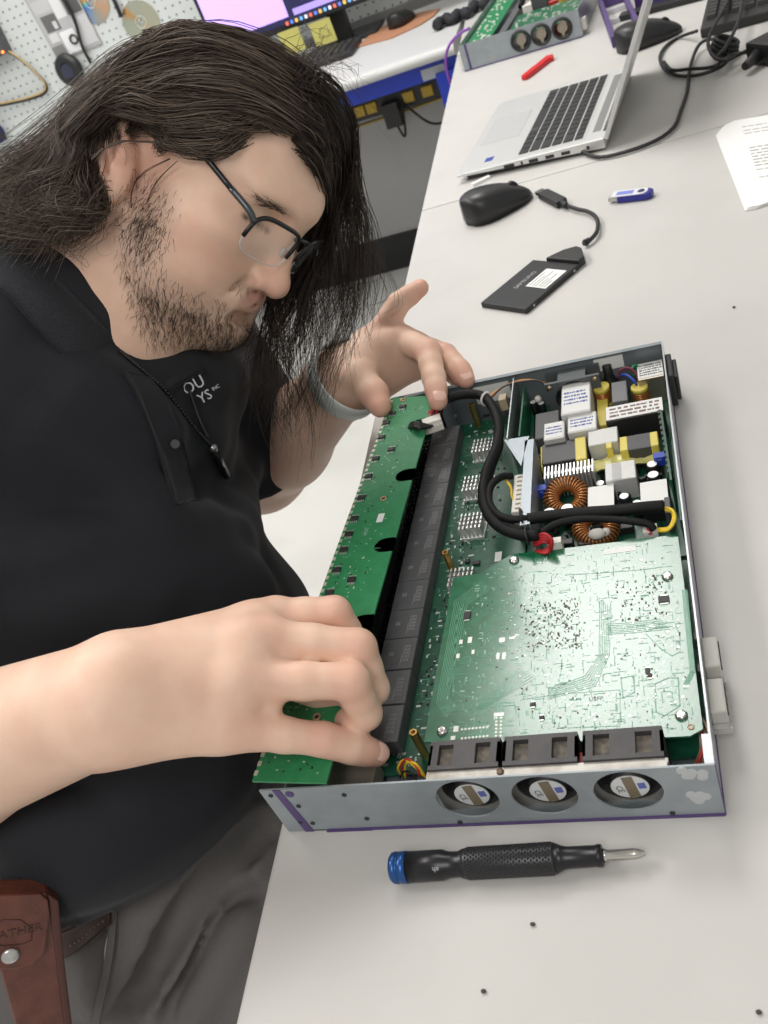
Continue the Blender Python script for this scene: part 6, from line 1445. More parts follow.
# embroidered letters on the chest
lp = off([(196, 390)], 0.004)[0]; ld = np.dot(lp - CAM, CAM_R[2])
snx = off([(206, 385)], 0.004)[0] - off([(186, 395)], 0.004)[0]; sny = off([(201, 400)], 0.004)[0] - off([(191, 380)], 0.004)[0]; sn = np.cross(snx, sny); sn /= np.linalg.norm(sn)
tc_ = (CAM - lp) / np.linalg.norm(CAM - lp); sn = sn if sn.dot(tc_) > 0 else -sn
az = sn * 0.5 + tc_ * 0.5; az /= np.linalg.norm(az)
ax = U(206, 385, ld) - U(186, 395, ld); ax -= az * ax.dot(az); ax /= np.linalg.norm(ax); ay_ = np.cross(az, ax)
LR = np.stack([ax, ay_, az], 1); thread = mat('pale thread', (0.50, 0.52, 0.55), 0.8)
text('embroidered_letters', 'OU', 0.0135, lp + ay_ * 0.004, LR, thread, person, 0.0004)
text('embroidered_letters', 'YS', 0.0120, lp - ay_ * 0.0085 + ax * 0.004, LR, thread, person, 0.0004)
text('embroidered_letters', 'INC', 0.0042, lp - ay_ * 0.0065 + ax * 0.0165, LR, thread, person, 0.0004)
# ---- trousers
Lk = [((-0.31, 0.055, -0.185), (0.13, 0.025, -0.215), (0.10, 0.025, -0.70)), ((-0.31, 0.25, -0.185), (0.13, 0.31, -0.215), (0.08, 0.31, -0.70))]
pants_ops = [ell((-0.30, 0.15, -0.175), (0.165, 0.198, 0.130), 0.05), ell((-0.215, 0.15, -0.095), (0.150, 0.195, 0.085), 0.04)]
for hip, knee, ank in Lk:
    pants_ops += [cone(hip, knee, 0.112, 0.088, 0.05), cone(knee, ank, 0.086, 0.062, 0.03)]
pants_base = list(pants_ops); pf = []
for pts, r, op in (([(112, 985), (150, 930), (205, 870), (262, 815)], 0.013, 'u'), ([(150, 1010), (190, 950), (230, 890), (262, 850)], 0.012, 'u'), ([(95, 1010), (110, 960), (125, 915), (165, 890)], 0.010, 'u'),
                   ([(130, 1010), (170, 935), (215, 875), (262, 830)], 0.009, 's'), ([(175, 1015), (215, 950), (245, 895)], 0.008, 's'), ([(190, 1020), (225, 960), (248, 920)], 0.010, 'u')):
    P = trace(pts, pants_base); S_ = spline(P, 10)
    for i in range(len(S_) - 1):
        pf.append(cone(S_[i] - (CAM - S_[i]) / np.linalg.norm(CAM - S_[i]) * (r * 0.35 if op == 'u' else -r * 0.35), S_[i + 1] - (CAM - S_[i + 1]) / np.linalg.norm(CAM - S_[i + 1]) * (r * 0.35 if op == 'u' else -r * 0.35), r, r, 0.014, op))
Vp, Qp = mesh_sdf(pants_ops + pf, 0.005, (-0.56, -0.18, -0.80), (0.28, 0.46, 0.02))
Vp = relax(Vp, Qp, 2, 0.5)
pants_m = mat('grey work trousers', (0.125, 0.117, 0.113), 0.9, spec=0.2, var=(0.15, 0.142, 0.137), vscale=900, vlo=0.3, vhi=0.7, bump=0.3, bscale=1800)
sdf_object('trousers', Vp, Qp, pants_m, person)
poff = lambda uv, h: [p + (CAM - p) / np.linalg.norm(CAM - p) * h for p in trace(uv, pants_ops + pf)]
# belt, pocket edge with its white lining
leather_d = mat('dark brown belt leather', (0.045, 0.022, 0.018), 0.55, var=(0.058, 0.028, 0.022), vscale=60)
sheet('belt', poff([(40, 938), (62, 932), (80, 924), (98, 914), (112, 906)], 0.006), poff([(46, 966), (66, 957), (82, 948), (98, 936), (111, 924)], 0.006), leather_d, person, 0.004)
st = poff([(70, 946), (82, 938), (94, 928), (106, 919)], 0.0092); stl = spline(st, 18)
b = MB()
for i in range(0, len(stl) - 1, 2): b.tube([stl[i], stl[i + 1]], 0.0006, 4)
b.build('belt_stitching', mat('tan thread', (0.30, 0.19, 0.12), 0.8), person, kind='stuff')
sheet('pocket_edge', poff([(112, 910), (108, 940), (103, 970), (96, 1000), (90, 1030)], 0.003), poff([(119, 906), (116, 938), (111, 970), (104, 1002), (98, 1032)], 0.003), pants_m, person, 0.004)
sheet('pocket_lining', poff([(108, 934), (105, 948), (104, 966)], 0.0022), poff([(110, 936), (109, 950), (105, 967)], 0.0022), mat('white pocket cloth', (0.75, 0.74, 0.72), 0.9), person, 0.001)
# shoes
for hip, knee, ank in Lk:
    a = np.array(ank)
    vs, qs = mesh_sdf([cone(a + [-0.04, 0, -0.01], a + [0.10, 0, -0.015], 0.036, 0.034, 0.02), cone(a + [0.10, 0, -0.015], a + [0.17, 0, -0.02], 0.036, 0.028, 0.02), half(a + [0, 0, 0], (0, 0, -1), [ell(a, 0.001)])], 0.006, a - 0.12, a + [0.25, 0.12, 0.1])
    vs[:, 2] = np.maximum(vs[:, 2], -0.748)
    sdf_object('shoe', vs, qs, mat('black shoe leather', (0.02, 0.02, 0.02), 0.5), person)

# ---- finger nails
nail_m = mat('finger nail', (0.78, 0.50, 0.42), 0.28, spec=0.5)
def nail(pts, rs, flip=0.0, sc_=1.0):
    d1 = pts[1] - pts[0]; d1 /= np.linalg.norm(d1); d2 = pts[3] - pts[2]; d2 /= np.linalg.norm(d2)
    n_ = -(d2 - d1 * 0.999); n_ = n_ - d2 * n_.dot(d2); n_ /= np.linalg.norm(n_)
    if flip: tc2 = CAM - pts[3]; tc2 /= np.linalg.norm(tc2); n_ = n_ * (1 - flip) + tc2 * flip; n_ -= d2 * n_.dot(d2); n_ /= np.linalg.norm(n_)
    sd = np.cross(d2, n_)
    R_ = np.stack([d2, sd, n_], 1); c = pts[3] - d2 * 0.0005 + n_ * rs[3] * 0.62
    n1, n2 = 9, 9; vs = []; fs = []
    for i in range(n1):
        for j in range(n2):
            x = -0.0065 + 0.0125 * i / (n1 - 1); a = -1.0 + 2.0 * j / (n2 - 1); w = rs[3] * 0.82 * (1 - 0.25 * abs(2 * i / (n1 - 1) - 1) ** 3)
            vs.append(c + R_ @ np.array([x * (1 - 0.12 * a * a) * sc_, w * math.sin(a * 0.95), rs[3] * 0.42 * (math.cos(a * 0.95)) - 0.0 - 0.0010 * (2 * i / (n1 - 1) - 0.8) ** 2]))
    for i in range(n1 - 1):
        for j in range(n2 - 1): fs.append((i * n2 + j, (i + 1) * n2 + j, (i + 1) * n2 + j + 1, i * n2 + j + 1))
    b = MB(); b.add(vs, fs, 0, True); b.add([v - n_ * 0.0012 for v in vs], [f[::-1] for f in fs], 0, True); b.build('fingernail', nail_m, person)
for pts, rs in LF[1:3]: nail(pts, rs, 0.75)
nail(*RF[3], 0.15)
# ------------------------------------------------------------------ hair, beard, brows: strands
rng = np.random.default_rng(7)
hair_m = mat('dark brown hair', (0.026, 0.018, 0.014), 0.55, spec=0.28, aniso=0.4)
def hair_nodes():
    nt = hair_m.node_tree; a = nt.nodes.new('ShaderNodeAttribute'); a.attribute_name = 'tone'
    r = nt.nodes.new('ShaderNodeValToRGB'); r.color_ramp.elements[0].color = (0.014, 0.010, 0.008, 1); r.color_ramp.elements[1].color = (0.21, 0.160, 0.125, 1)
    e = r.color_ramp.elements.new(0.5); e.color = (0.058, 0.041, 0.031, 1)
    nt.links.new(a.outputs['Fac'], r.inputs['Fac']); nt.links.new(r.outputs['Color'], nt.nodes['Principled BSDF'].inputs['Base Color'])
hair_nodes()
def strands(S, r0, taper=0.25, sides=3):  # noqa
    "S: (n, m, 3) polylines -> one mesh of thin tapering tubes"
    n, m, _ = S.shape
    T = np.gradient(S, axis=1); T /= np.linalg.norm(T, axis=2)[..., None] + 1e-12
    ref = np.array([0.31, 0.52, 0.79]); X = np.cross(T, ref); X /= np.linalg.norm(X, axis=2)[..., None] + 1e-12; Y = np.cross(T, X)
    r = (np.asarray(r0).reshape(-1, 1) * np.ones((n, m))) * (1 - (1 - taper) * np.linspace(0, 1, m)[None] ** 1.5)
    A = np.arange(sides) * 2 * math.pi / sides
    P = S[:, :, None] + r[..., None, None] * (np.cos(A)[None, None, :, None] * X[:, :, None] + np.sin(A)[None, None, :, None] * Y[:, :, None])
    V_ = P.reshape(-1, 3)
    i = np.arange(n)[:, None, None]; j = np.arange(m - 1)[None, :, None]; k = np.arange(sides)[None, None]
    b = (i * m + j) * sides; c = b + sides; k2 = (k + 1) % sides
    Q_ = np.stack([b + k, b + k2, c + k2, c + k], -1).reshape(-1, 4)
    return V_, Q_
def join(parts):
    vs, qs, o = [], [], 0
    for v, q in parts: vs.append(v); qs.append(q + o); o += len(v)
    return np.concatenate(vs), np.concatenate(qs)
head_ops = head
def guides(rows):
    "each row: (u, v, s) - s < 0.1 is a lift off the head, else a depth"
    flat = [(g, i) for g, r in enumerate(rows) for i in range(len(r))]
    uv = [rows[g][i][:2] for g, i in flat]; s = np.array([rows[g][i][2] for g, i in flat], float)
    P = trace(uv, head_ops, np.where(s < 0.1, s, 0.0))
    out = []
    for g, r in enumerate(rows):
        pts = [P[q] if s[q] < 0.1 else U(*uv[q], s[q]) for q, (gg, i) in enumerate(flat) if gg == g]
        c = spline(pts, 40); c = c[np.linspace(0, len(c) - 1, 20).round().astype(int)]
        out.append(c)
    return np.array(out)
def fill(G, n, clumps, thick=0.008, wave=0.004, clump=0.75, spread=0.0, freq=2.5, cut=0.30):
    ng, m, _ = G.shape; t = np.linspace(0, 1, m)
    s = rng.random(n); ci = (np.floor(s * clumps) + 0.5 + rng.normal(0, 0.25, n)) / clumps
    cw = clump * (0.25 + 0.75 * t[None] ** 0.8)
    ss = np.clip(s[:, None] * (1 - cw) + ci[:, None] * cw, 0, 1) * (ng - 1)
    a = np.minimum(ss.astype(int), ng - 2); f = (ss - a)[..., None]; j = np.arange(m)[None]
    S = G[a, j] * (1 - f) + G[a + 1, j] * f
    cid = np.floor(s * clumps).astype(int)
    ph = rng.random((clumps + 1, 3)) * 6.28; fr = freq * (0.6 + 0.8 * rng.random((clumps + 1, 3))); am = wave * (0.4 + rng.random((clumps + 1, 1)))
    wv = np.sin(t[None, :, None] * fr[cid][:, None] * 6.28 + ph[cid][:, None]) * am[cid][:, None] * (0.25 + 0.75 * t[None, :, None])
    ind = rng.normal(0, 1, (n, 3)); ind2 = rng.normal(0, 1, (n, 3)); 
    S = S + wv + ind[:, None] * (thick * 0.33) * (0.20 + 0.80 * (1 - cw))[..., None] + ind2[:, None] * spread * t[None, :, None] ** 2
    # strands end at different lengths
    L = 1 - cut * rng.random(n) ** 2
    x = t[None] * L[:, None] * (m - 1); i0 = np.minimum(x.astype(int), m - 2); fx = (x - i0)[..., None]; ar = np.arange(n)[:, None]
    return S[ar, i0] * (1 - fx) + S[ar, i0 + 1] * fx
TOP = [[(322, 95, .012), (288, 55, .016), (240, 31, .016), (190, 26, .018), (140, 46, .020), (100, 84, .024), (62, 126, .765), (22, 160, .745), (-18, 185, .735)],
       [(318, 112, .008), (275, 76, .014), (228, 52, .016), (175, 52, .018), (125, 82, .020), (86, 118, .020), (48, 152, .745), (8, 180, .725), (-25, 200, .72)],
       [(312, 128, .005), (264, 92, .013), (214, 76, .015), (160, 80, .016), (118, 90, .018), (78, 128, .745), (40, 174, .72), (0, 198, .705), (-30, 215, .70)],
       [(298, 128, .004), (256, 106, .012), (208, 98, .014), (158, 96, .015), (116, 98, .018), (78, 138, .725), (46, 182, .705), (12, 207, .69), (-20, 220, .69)],
       [(270, 120, .003), (244, 112, .010), (206, 112, .013), (160, 110, .014), (116, 96, .020), (82, 132, .716), (58, 186, .69), (28, 212, .68), (2, 222, .675)],
       [(252, 116, .003), (236, 122, .010), (204, 126, .012), (166, 120, .012), (126, 92, .018), (88, 114, .720), (72, 160, .705), (60, 204, .68), (40, 220, .675)]]
SIDE = [[(250, 116, .003), (236, 122, .010), (204, 121, .012), (168, 120, .012), (146, 100, .012), (116, 84, .018), (86, 100, .722), (70, 144, .71), (66, 188, .69)],
        [(246, 122, .003), (228, 132, .009), (202, 132, .010), (174, 131, .010), (156, 114, .008), (128, 88, .014), (88, 102, .722), (74, 148, .705), (70, 186, .69)],
        [(243, 130, .003), (222, 144, .008), (198, 144, .008), (176, 140, .008), (162, 130, .006), (146, 104, .010), (104, 90, .724), (78, 132, .71), (72, 172, .692)],
        [(236, 142, .002), (214, 153, .006), (196, 154, .007), (180, 150, .007), (168, 144, .006), (160, 142, .005), (154, 134, .006), (150, 128, .008), (146, 122, .008)]]
BACK = [[(82, 118, .720), (72, 140, .708), (66, 168, .695), (40, 190, .688), (8, 202, .680), (-25, 208, .675)],
        [(84, 142, .712), (76, 166, .698), (74, 188, .685), (50, 204, .680), (20, 216, .676), (-12, 226, .67)],
        [(88, 168, .704), (84, 186, .692), (84, 204, .680), (62, 216, .676), (34, 226, .672), (8, 232, .668)],
        [(100, 190, .700), (96, 200, .690), (92, 212, .682), (76, 222, .678), (56, 230, .674), (38, 236, .672)]]
CURT = [[(292, 72, .014), (322, 92, .018), (338, 138, .795), (342, 195, .795), (347, 250, .795), (350, 300, .795), (340, 345, .795)],
        [(298, 86, .012), (322, 110, .016), (332, 160, .792), (330, 215, .792), (332, 270, .792), (330, 325, .79), (314, 375, .79)],
        [(304, 100, .010), (322, 130, .012), (324, 180, .795), (316, 236, .795), (312, 295, .795), (305, 352, .79), (292, 405, .79)],
        [(294, 130, .004), (314, 150, .008), (320, 200, .79), (302, 258, .80), (292, 315, .80), (282, 372, .795), (292, 435, .79)],
        [(304, 146, .003), (317, 164, .008), (312, 222, .81), (290, 280, .82), (274, 330, .82), (267, 375, .81), (284, 425, .80)],
        [(311, 158, .003), (321, 182, .79), (302, 240, .82), (276, 300, .83), (260, 348, .82), (262, 385, .81), (270, 415, .81)]]
OUTER = [[(285, 60, .014), (326, 80, .022), (350, 120, .80), (360, 180, .80), (370, 238, .80), (382, 276, .80), (384, 294, .80), (376, 310, .80)],
         [(290, 66, .014), (328, 88, .022), (350, 128, .795), (356, 185, .795), (364, 245, .795), (356, 300, .79), (336, 345, .79), (318, 395, .79)],
         [(298, 80, .012), (328, 104, .02), (344, 150, .795), (346, 210, .795), (350, 268, .795), (342, 325, .79), (318, 372, .79), (322, 430, .79)]]
parts = []; tones = []
def put(S, r, taper=0.3, tone=0.45):
    parts.append(strands(S, np.full(len(S), r) * (0.7 + 0.6 * rng.random(len(S))), taper))
    x0 = S[:, 8]; tl = 0.5 + 0.5 * np.sin(x0[:, 0] * 310 + 2 * np.sin(x0[:, 2] * 190)) * np.sin(x0[:, 1] * 270)
    tv = np.clip(tone + (tl - 0.5) * 0.5 + rng.normal(0, 0.16, len(S)), 0, 1)
    tones.append(np.repeat(tv, S.shape[1] * 3))
put(fill(guides(TOP), 1300, 40, 0.004, 0.0015, 0.3), 0.0007, 0.6, 0.2)          # undercoat
put(fill(guides(SIDE), 420, 14, 0.003, 0.001, 0.3), 0.0006, 0.6, 0.2)
put(fill(guides(TOP), 2300, 46, 0.014, 0.0100, 0.90, 0.010, 1.8), 0.00034, 0.3, 0.62)
put(fill(guides(SIDE), 900, 22, 0.010, 0.0075, 0.88, 0.006, 2.0), 0.00032, 0.3, 0.62)
put(fill(guides(BACK), 800, 18, 0.014, 0.012, 0.90, 0.012, 1.8), 0.00032, 0.3, 0.65)
put(fill(guides(CURT), 760, 15, 0.016, 0.015, 0.94, 0.012, 1.7, 0.55), 0.00038, 0.3, 0.22)
put(fill(guides(CURT), 420, 30, 0.006, 0.004, 0.6, 0.004, 1.8)[:, :11], 0.00055, 0.3, 0.12)
put(fill(guides(OUTER), 190, 12, 0.008, 0.008, 0.9, 0.01, 1.8, 0.4), 0.00032, 0.3, 0.28)
FARG = []
for ph in (40, 20, 0, -20, -38, -56, -70, -82):
    c = []
    for th in (-40, -15, 10, 35, 60, 85, 105):
        f_, t_ = math.radians(ph), math.radians(th); dv = np.array([math.sin(f_), math.cos(f_) * math.sin(t_), math.cos(f_) * math.cos(t_)])
        sc_ = 1.05 / math.sqrt((dv[0] / 92) ** 2 + (dv[1] / 75) ** 2 + (dv[2] / 77) ** 2); c.append(H(*(np.array([-14, 0, 40]) + dv * sc_)))
    c = spline(c, 60); FARG.append(c[np.linspace(0, len(c) - 1, 20).round().astype(int)])
put(fill(np.array(FARG), 1500, 40, 0.005, 0.003, 0.4, 0.004, 2.0), 0.0007, 0.6, 0.35)   # the far side of the head
# flyaways at the crown and behind the neck
FLY = [[(290, 70, .012), (304, 50, .03), (318, 52, .05), (332, 66, .05), (340, 85, .04)], [(300, 95, .012), (320, 66, .03), (334, 70, .05), (346, 92, .05), (350, 112, .05)]]
put(fill(guides(FLY), 40, 12, 0.02, 0.006, 0.3, 0.02), 0.00022)
NECK = [[(96, 188, .004), (97, 208, .686), (88, 224, .680), (62, 230, .676), (34, 226, .672), (20, 222, .67)], [(104, 196, .004), (104, 212, .690), (100, 228, .688), (94, 244, .688), (88, 256, .69), (84, 262, .69)]]
put(fill(guides(NECK), 34, 9, 0.012, 0.004, 0.6, 0.012), 0.00024)
WISP = [[(176, 160, .006), (158, 178, .004), (146, 200, .003), (143, 225, .003), (152, 258, .003), (163, 288, .003), (185, 315, .003), (205, 336, .003), (212, 342, .003)],
        [(168, 158, .006), (142, 172, .004), (130, 190, .003), (130, 215, .003), (138, 240, .003), (146, 262, .003), (150, 270, .003)],
        [(160, 143, .008), (140, 141, .012), (122, 141, .016), (108, 146, .018), (98, 152, .018), (90, 160, .016)]]
for w_, n_ in zip(WISP, (2, 2, 14)):
    g = guides([w_, [(u + 2, v + 1, s) for u, v, s in w_]]); put(fill(g, n_, 2, 0.0012, 0.0006, 0.8, 0.001), 0.00032, 0.5)
Vh, Qh = join(parts)
hair = sdf_object('hair', Vh, Qh, hair_m, person); hair['kind'] = 'stuff'; attr(hair, 'tone', np.concatenate(tones))

# short hairs grown from the skin
Nrm = np.zeros((len(V), 3)); vn = np.zeros(len(V) * 3, np.float32); person.data.vertices.foreach_get('normal', vn); Nrm = vn.reshape(-1, 3)
def grow(mask, n, direction, length, r, lift=0.35, m=5, jitter=0.35):
    p = np.clip(mask, 0, None); p = p / p.sum(); idx = rng.choice(len(V), n, p=p)
    base = V[idx]; N = Nrm[idx]; D = direction(base) + rng.normal(0, jitter, (n, 3)); D -= N * np.einsum('ij,ij->i', D, N)[:, None]; D /= np.linalg.norm(D, axis=1)[:, None] + 1e-9
    L = length * (0.5 + 0.9 * rng.random(n)); t = np.linspace(0, 1, m)
    base = base + rng.normal(0, 0.0007, base.shape)
    base = base - N * 0.0006
    S = base[:, None] + L[:, None, None] * (D[:, None] * t[None, :, None] + N[:, None] * (lift * (t - 0.35 * t ** 2))[None, :, None])
    return strands(S, np.full(n, r), 0.4)
ba = np.zeros(len(V), np.float32); person.data.attributes['beard'].data.foreach_get('value', ba)
Xh = (V - HO) @ HR * 1000 / HS
down = HR @ np.array([0.45, 0, -1.0])
bv, bq = grow(ba * (ba > 0.18) * (Xh[:, 2] < -20) * np.where(Xh[:, 2] < -66, 2.2, 1.0), 3600, lambda b: np.tile(down, (len(b), 1)), 0.0082, 0.00015)
bv2, bq2 = grow(ba * (ba > 0.1) * (Xh[:, 2] >= -45) * (Xh[:, 0] < 50), 700, lambda b: np.tile(HR @ np.array([0.2, 0, -1.0]), (len(b), 1)), 0.008, 0.00015)
Vb, Qb = join([(bv, bq), (bv2, bq2)])
o = sdf_object('beard', Vb, Qb, mat('brown beard hair', (0.045, 0.027, 0.018), 0.5), person); o['kind'] = 'stuff'
for s in (-1, 1):
    m_ = np.clip(1 - np.linalg.norm((Xh - [86, 37 * s, 38]) / [18, 24, 4.5], axis=1), 0, 1)
    bv, bq = grow(m_, 210, lambda b: np.tile(HR @ np.array([-0.35, 0.9 * s, 0.25]), (len(b), 1)), 0.008, 0.00015, 0.2, 4, 0.2)
    o = sdf_object('eyebrow', bv, bq, mat('brow hair', (0.03, 0.018, 0.012), 0.5), person); o['kind'] = 'stuff'
# ------------------------------------------------------------------ things worn: glasses, watch band, cord, pouch
glasses = thing('eyeglasses', 'half-rim eyeglasses with black upper rims and grey temples on the face', 'eyeglasses', HO)
def hl(x, y, z): return HR @ (np.array([x, y, z], float) * HS / 1000)
glasses.rotation_euler = Matrix.Rotation(math.radians(-5), 3, Vector(HR[:, 0])).to_euler()
glasses.location = Vector(HO + HR @ np.array([0.0065, -0.001, 0.0020]))
black_fr = mat('black glasses frame', (0.012, 0.012, 0.014), 0.28)
steel_fr = mat('gunmetal temple', (0.09, 0.10, 0.11), 0.3, 0.7)
lens_m = mat('spectacle lens', (0.85, 0.9, 0.92), 0.03, alpha=0.05, spec=0.8)
for s in (-1, 1):
    def lp_(a, g=1.0):
        ca, sa = math.cos(a), math.sin(a); q = 0.55
        y = 26.5 * math.copysign(abs(ca) ** q, ca) * g; z = 17.8 * math.copysign(abs(sa) ** q, sa) * g
        yy = s * (36 + y); return hl(101.5 - 0.0042 * yy * yy + 0.10 * z, yy, 9 + z)
    n = 36
    b = MB(); ring = [lp_(2 * math.pi * i / n) for i in range(n)]
    nrm = HR @ np.array([1.0, 0, -0.1])
    vs = [p + nrm * 0.0008 for p in ring] + [p - nrm * 0.0008 for p in ring] + [hl(101.5 - 0.0042 * 1296, s * 36, 9) + nrm * 0.0012, hl(101.5 - 0.0042 * 1296, s * 36, 9) - nrm * 0.0004]
    fs = []
    for i in range(n):
        j = (i + 1) % n; fs += [(i, j, 2 * n), (n + j, n + i, 2 * n + 1), (i, n + i, n + j, j)]
    b.add(vs, fs, 0, True); b.build('lens', lens_m, glasses)
    b = MB(); b.tube([lp_(a) for a in np.linspace(-0.12, math.pi + 0.12, 26)], 0.0019, 6); b.build('rim', black_fr, glasses)
    b = MB(); b.tube([lp_(a) for a in np.linspace(math.pi + 0.12, 2 * math.pi - 0.12, 26)], 0.0005, 5); b.build('rim_wire', mat('clear nylon wire', (0.6, 0.62, 0.62), 0.2), glasses)
    b = MB(); P_ = spline([hl(88, s * 66, 18), hl(80, s * 70, 23), hl(60, s * 73, 27)], 10); b.tube(P_, [0.0026] * len(P_), 6); b.build('hinge', steel_fr, glasses)
    b = MB(); P_ = spline([hl(60, s * 73, 27), hl(30, s * 77, 33), hl(2, s * 82, 37), hl(-30, s * 87, 36), hl(-46, s * 86, 22)], 20)
    b.tube(P_, [0.0024] * len(P_), 6); b.build('temple', black_fr, glasses)
    b = MB(); b.ball(hl(96, s * 12, 6), (0.0022, 0.0022, 0.0045), 8, 6, R=HR); b.tube([hl(96, s * 12, 6), hl(99, s * 11, 12), hl(99.5, s * 10.5, 15)], 0.0006, 5); b.build('nose_pad', mat('clear nose pad', (0.7, 0.7, 0.68), 0.2, alpha=0.5), glasses)
b = MB(); b.tube(spline([hl(99, -12, 20), hl(103, -5, 23), hl(103, 5, 23), hl(99, 12, 20)], 10), 0.0017, 6); b.build('bridge', black_fr, glasses)

watch = thing('wristwatch', 'pale grey rubber watch band around the wrist of the raised hand', 'watch', U(346, 392, 0.915))
wc = np.array(watch.location); wa = lW - J['el']; wa /= np.linalg.norm(wa); Fw = frame_z(wa)
wpos = J['el'] + wa * (np.dot(wc - J['el'], wa) + 0.020)
def band_ring(r, h0, h1, th, n=40):
    b = MB()
    for R_, h in ((r, h0), (r + th, h0), (r + th, h1), (r, h1)):
        for k in range(n):
            a = 2 * math.pi * k / n; b.v.append(tuple(wpos - wc + Fw @ np.array([R_ * math.cos(a), R_ * math.sin(a), h])))
    for i in range(4):
        for k in range(n): b.f.append((i * n + k, i * n + (k + 1) % n, ((i + 1) % 4) * n + (k + 1) % n, ((i + 1) % 4) * n + k)); b.mi.append(0); b.sm.append(True)
    return b
wr = 0.0375
band_m = mat('pale grey watch rubber', (0.60, 0.64, 0.62), 0.45)
band_ring(wr, -0.010, 0.010, 0.0028).build('watch_band', band_m, watch)
b = MB()
for k in range(9):
    a = 2 * math.pi * k / 60 + 3.6; p = wpos - wc + Fw @ np.array([(wr + 0.0029) * math.cos(a), (wr + 0.0029) * math.sin(a), 0]); nn = Fw @ np.array([math.cos(a), math.sin(a), 0])
    b.cyl(p - nn * 0.001, p + nn * 0.0003, 0.0013, None, 8)
b.build('strap_hole', mat('dark strap hole', (0.06, 0.06, 0.06), 0.7), watch, kind='stuff')
p = wpos - wc + Fw @ np.array([0, 0, 0]); far = (wpos - CAM); far -= wa * far.dot(wa); far /= np.linalg.norm(far)
b = MB(); b.box(wpos - wc + far * (wr + 0.006), (0.034, 0.034, 0.010), np.stack([wa, np.cross(far, wa), far], 1)); b.build('watch_case', mat('dark watch case', (0.03, 0.03, 0.035), 0.2), watch, 0.003)

bead_m = mat('black beads', (0.01, 0.01, 0.011), 0.25)
def cord_path(uv, h): return spline(off(uv, h), 46)
neckl = thing('necklace', 'black beaded cord with a dark bar pendant hanging over the shirt placket', 'necklace', off([(214, 447)], 0.004)[0])
nl = np.array(neckl.location)
b = MB()
for pth in (cord_path([(121, 352), (140, 368), (163, 388), (185, 415), (203, 437), (212, 447)], 0.005), cord_path([(190, 392), (196, 410), (203, 428), (207, 436)], 0.005)):
    for p in pth[::1]: b.ball(p - nl, 0.0016, 7, 5)
b.build('bead_strand', bead_m, neckl, kind='stuff')
pe = off([(213, 448), (219, 460), (227, 476)], 0.006)
b = MB(); b.tube([p - nl for p in pe], [0.0035, 0.004, 0.0034], 8); b.build('pendant', mat('dark metal pendant', (0.03, 0.03, 0.032), 0.25, 0.6), neckl)
b = MB(); b.ball(pe[0] - nl, 0.0042, 10, 7); b.ball(pe[1] - nl + np.array([0.0, 0, .003]), 0.003, 8, 6); b.build('clasp', mat('nickel clasp', (0.35, 0.35, 0.36), 0.25, 0.9), neckl)
# leather pouch on the belt at the hip
hp = poff([(30, 950)], 0.016)[0]; hp = U(30, 950, np.dot(off([(34, 905)], 0.016)[0] - CAM, CAM_R[2]) + 0.012)
tn = CAM - hp; tn /= np.linalg.norm(tn)
top_p, bot_p = U(28, 885, np.dot(hp - CAM, CAM_R[2]) - 0.01), U(40, 1060, np.dot(hp - CAM, CAM_R[2]) + 0.03)
ay2 = top_p - bot_p; ay2 /= np.linalg.norm(ay2); ax2 = np.cross(ay2, tn); ax2 /= np.linalg.norm(ax2); an2 = np.cross(ax2, ay2)
PR = np.stack([ax2, ay2, an2], 1)
pouch = thing('leather_pouch', 'brown leather tool pouch with a snapped flap on the belt', 'pouch', hp)
lea = mat('reddish brown leather', (0.105, 0.033, 0.022), 0.42, var=(0.140, 0.046, 0.030), vscale=70, bump=0.3, bscale=900)
sc = np.dot(hp - CAM, CAM_R[2]) / F_PX
def PP(u, v, h=0.0): # pouch-plane coordinates from pixels at the pouch's own distance
    q = U(u, v, 1.0) - CAM; t = np.dot(hp - CAM, an2) / np.dot(q, an2); w = CAM + q * t - hp
    return np.array([w.dot(ax2), w.dot(ay2)])
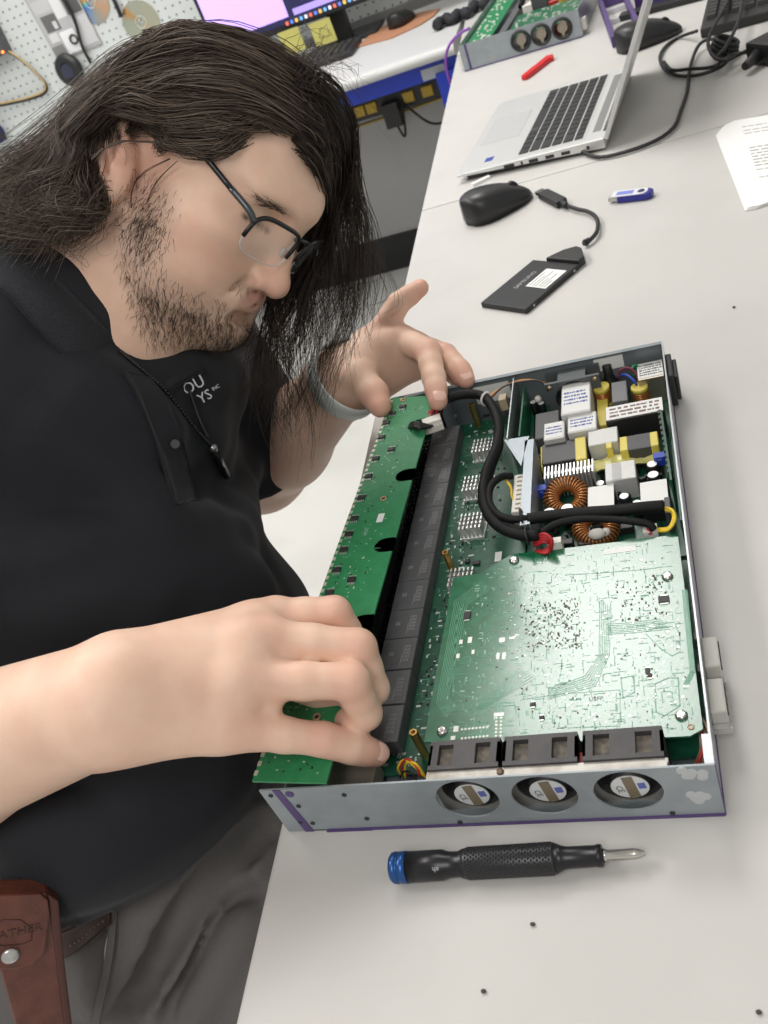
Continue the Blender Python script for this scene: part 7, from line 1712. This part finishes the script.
body_poly = [PP(*p) for p in ((-22, 892), (48, 890), (56, 900), (70, 1030), (74, 1075), (30, 1080))]
b = MB(); b.prism(body_poly, -0.014, 0.004, PR); b.build('pouch_body', lea, pouch, 0.004, 3)
flap = [PP(*p) for p in ((-30, 893), (-10, 889), (40, 887), (47, 893), (49, 908), (44, 945), (34, 956), (18, 961), (-6, 962), (-22, 952))]
b = MB(); b.prism(flap, 0.004, 0.0075, PR); b.build('flap', lea, pouch, 0.0012, 2)
c2 = PP(10, 947); b = MB(); b.lathe([(0.0058, 0.0072), (0.0058, 0.0088), (0.0045, 0.0100), (0.0, 0.0102)], PR @ np.array([c2[0], c2[1], 0]), an2, 18); b.build('snap', mat('nickel snap', (0.55, 0.54, 0.52), 0.3, 0.9), pouch)
side_poly = [PP(*p) for p in ((47, 889), (58, 896), (64, 960), (78, 1075), (70, 1078), (56, 960))]
b = MB(); b.prism(side_poly, -0.016, 0.0055, PR); b.build('side_welt', mat('dark leather edge', (0.075, 0.024, 0.018), 0.5), pouch, 0.0015, 2)
def pline(uvs, r, name, m):
    b = MB(); P_ = [PR @ np.array([*PP(*p), 0.0076]) for p in uvs]; b.tube(P_, r, 5); return b.build(name, m, pouch)
dk = mat('tooled leather', (0.060, 0.019, 0.014), 0.5)
pline([(-12, 926), (2, 912), (20, 912), (31, 920), (31, 932), (22, 936), (2, 938), (-12, 930)], 0.0005, 'tooled_border', dk)
text('embossed_letters', 'LEATHER', 0.0085, PR @ np.array([*PP(13, 925), 0.0076]), PR, dk, pouch, 0.0003)

# ------------------------------------------------------------------ lettering becomes plain mesh
bpy.context.view_layer.update()
dg = bpy.context.evaluated_depsgraph_get()
for o in [o for o in list(COL.objects) if o.type == 'FONT']:
    me = bpy.data.meshes.new_from_object(o.evaluated_get(dg)); me.name = o.name
    n_ = o.name; par, mx_ = o.parent, o.matrix_local.copy(); o.name = 'old_lettering'
    q_ = bpy.data.objects.new(n_, me); COL.objects.link(q_); q_.parent = par; q_.matrix_local = mx_; q_['kind'] = 'stuff'
    bpy.data.objects.remove(o)
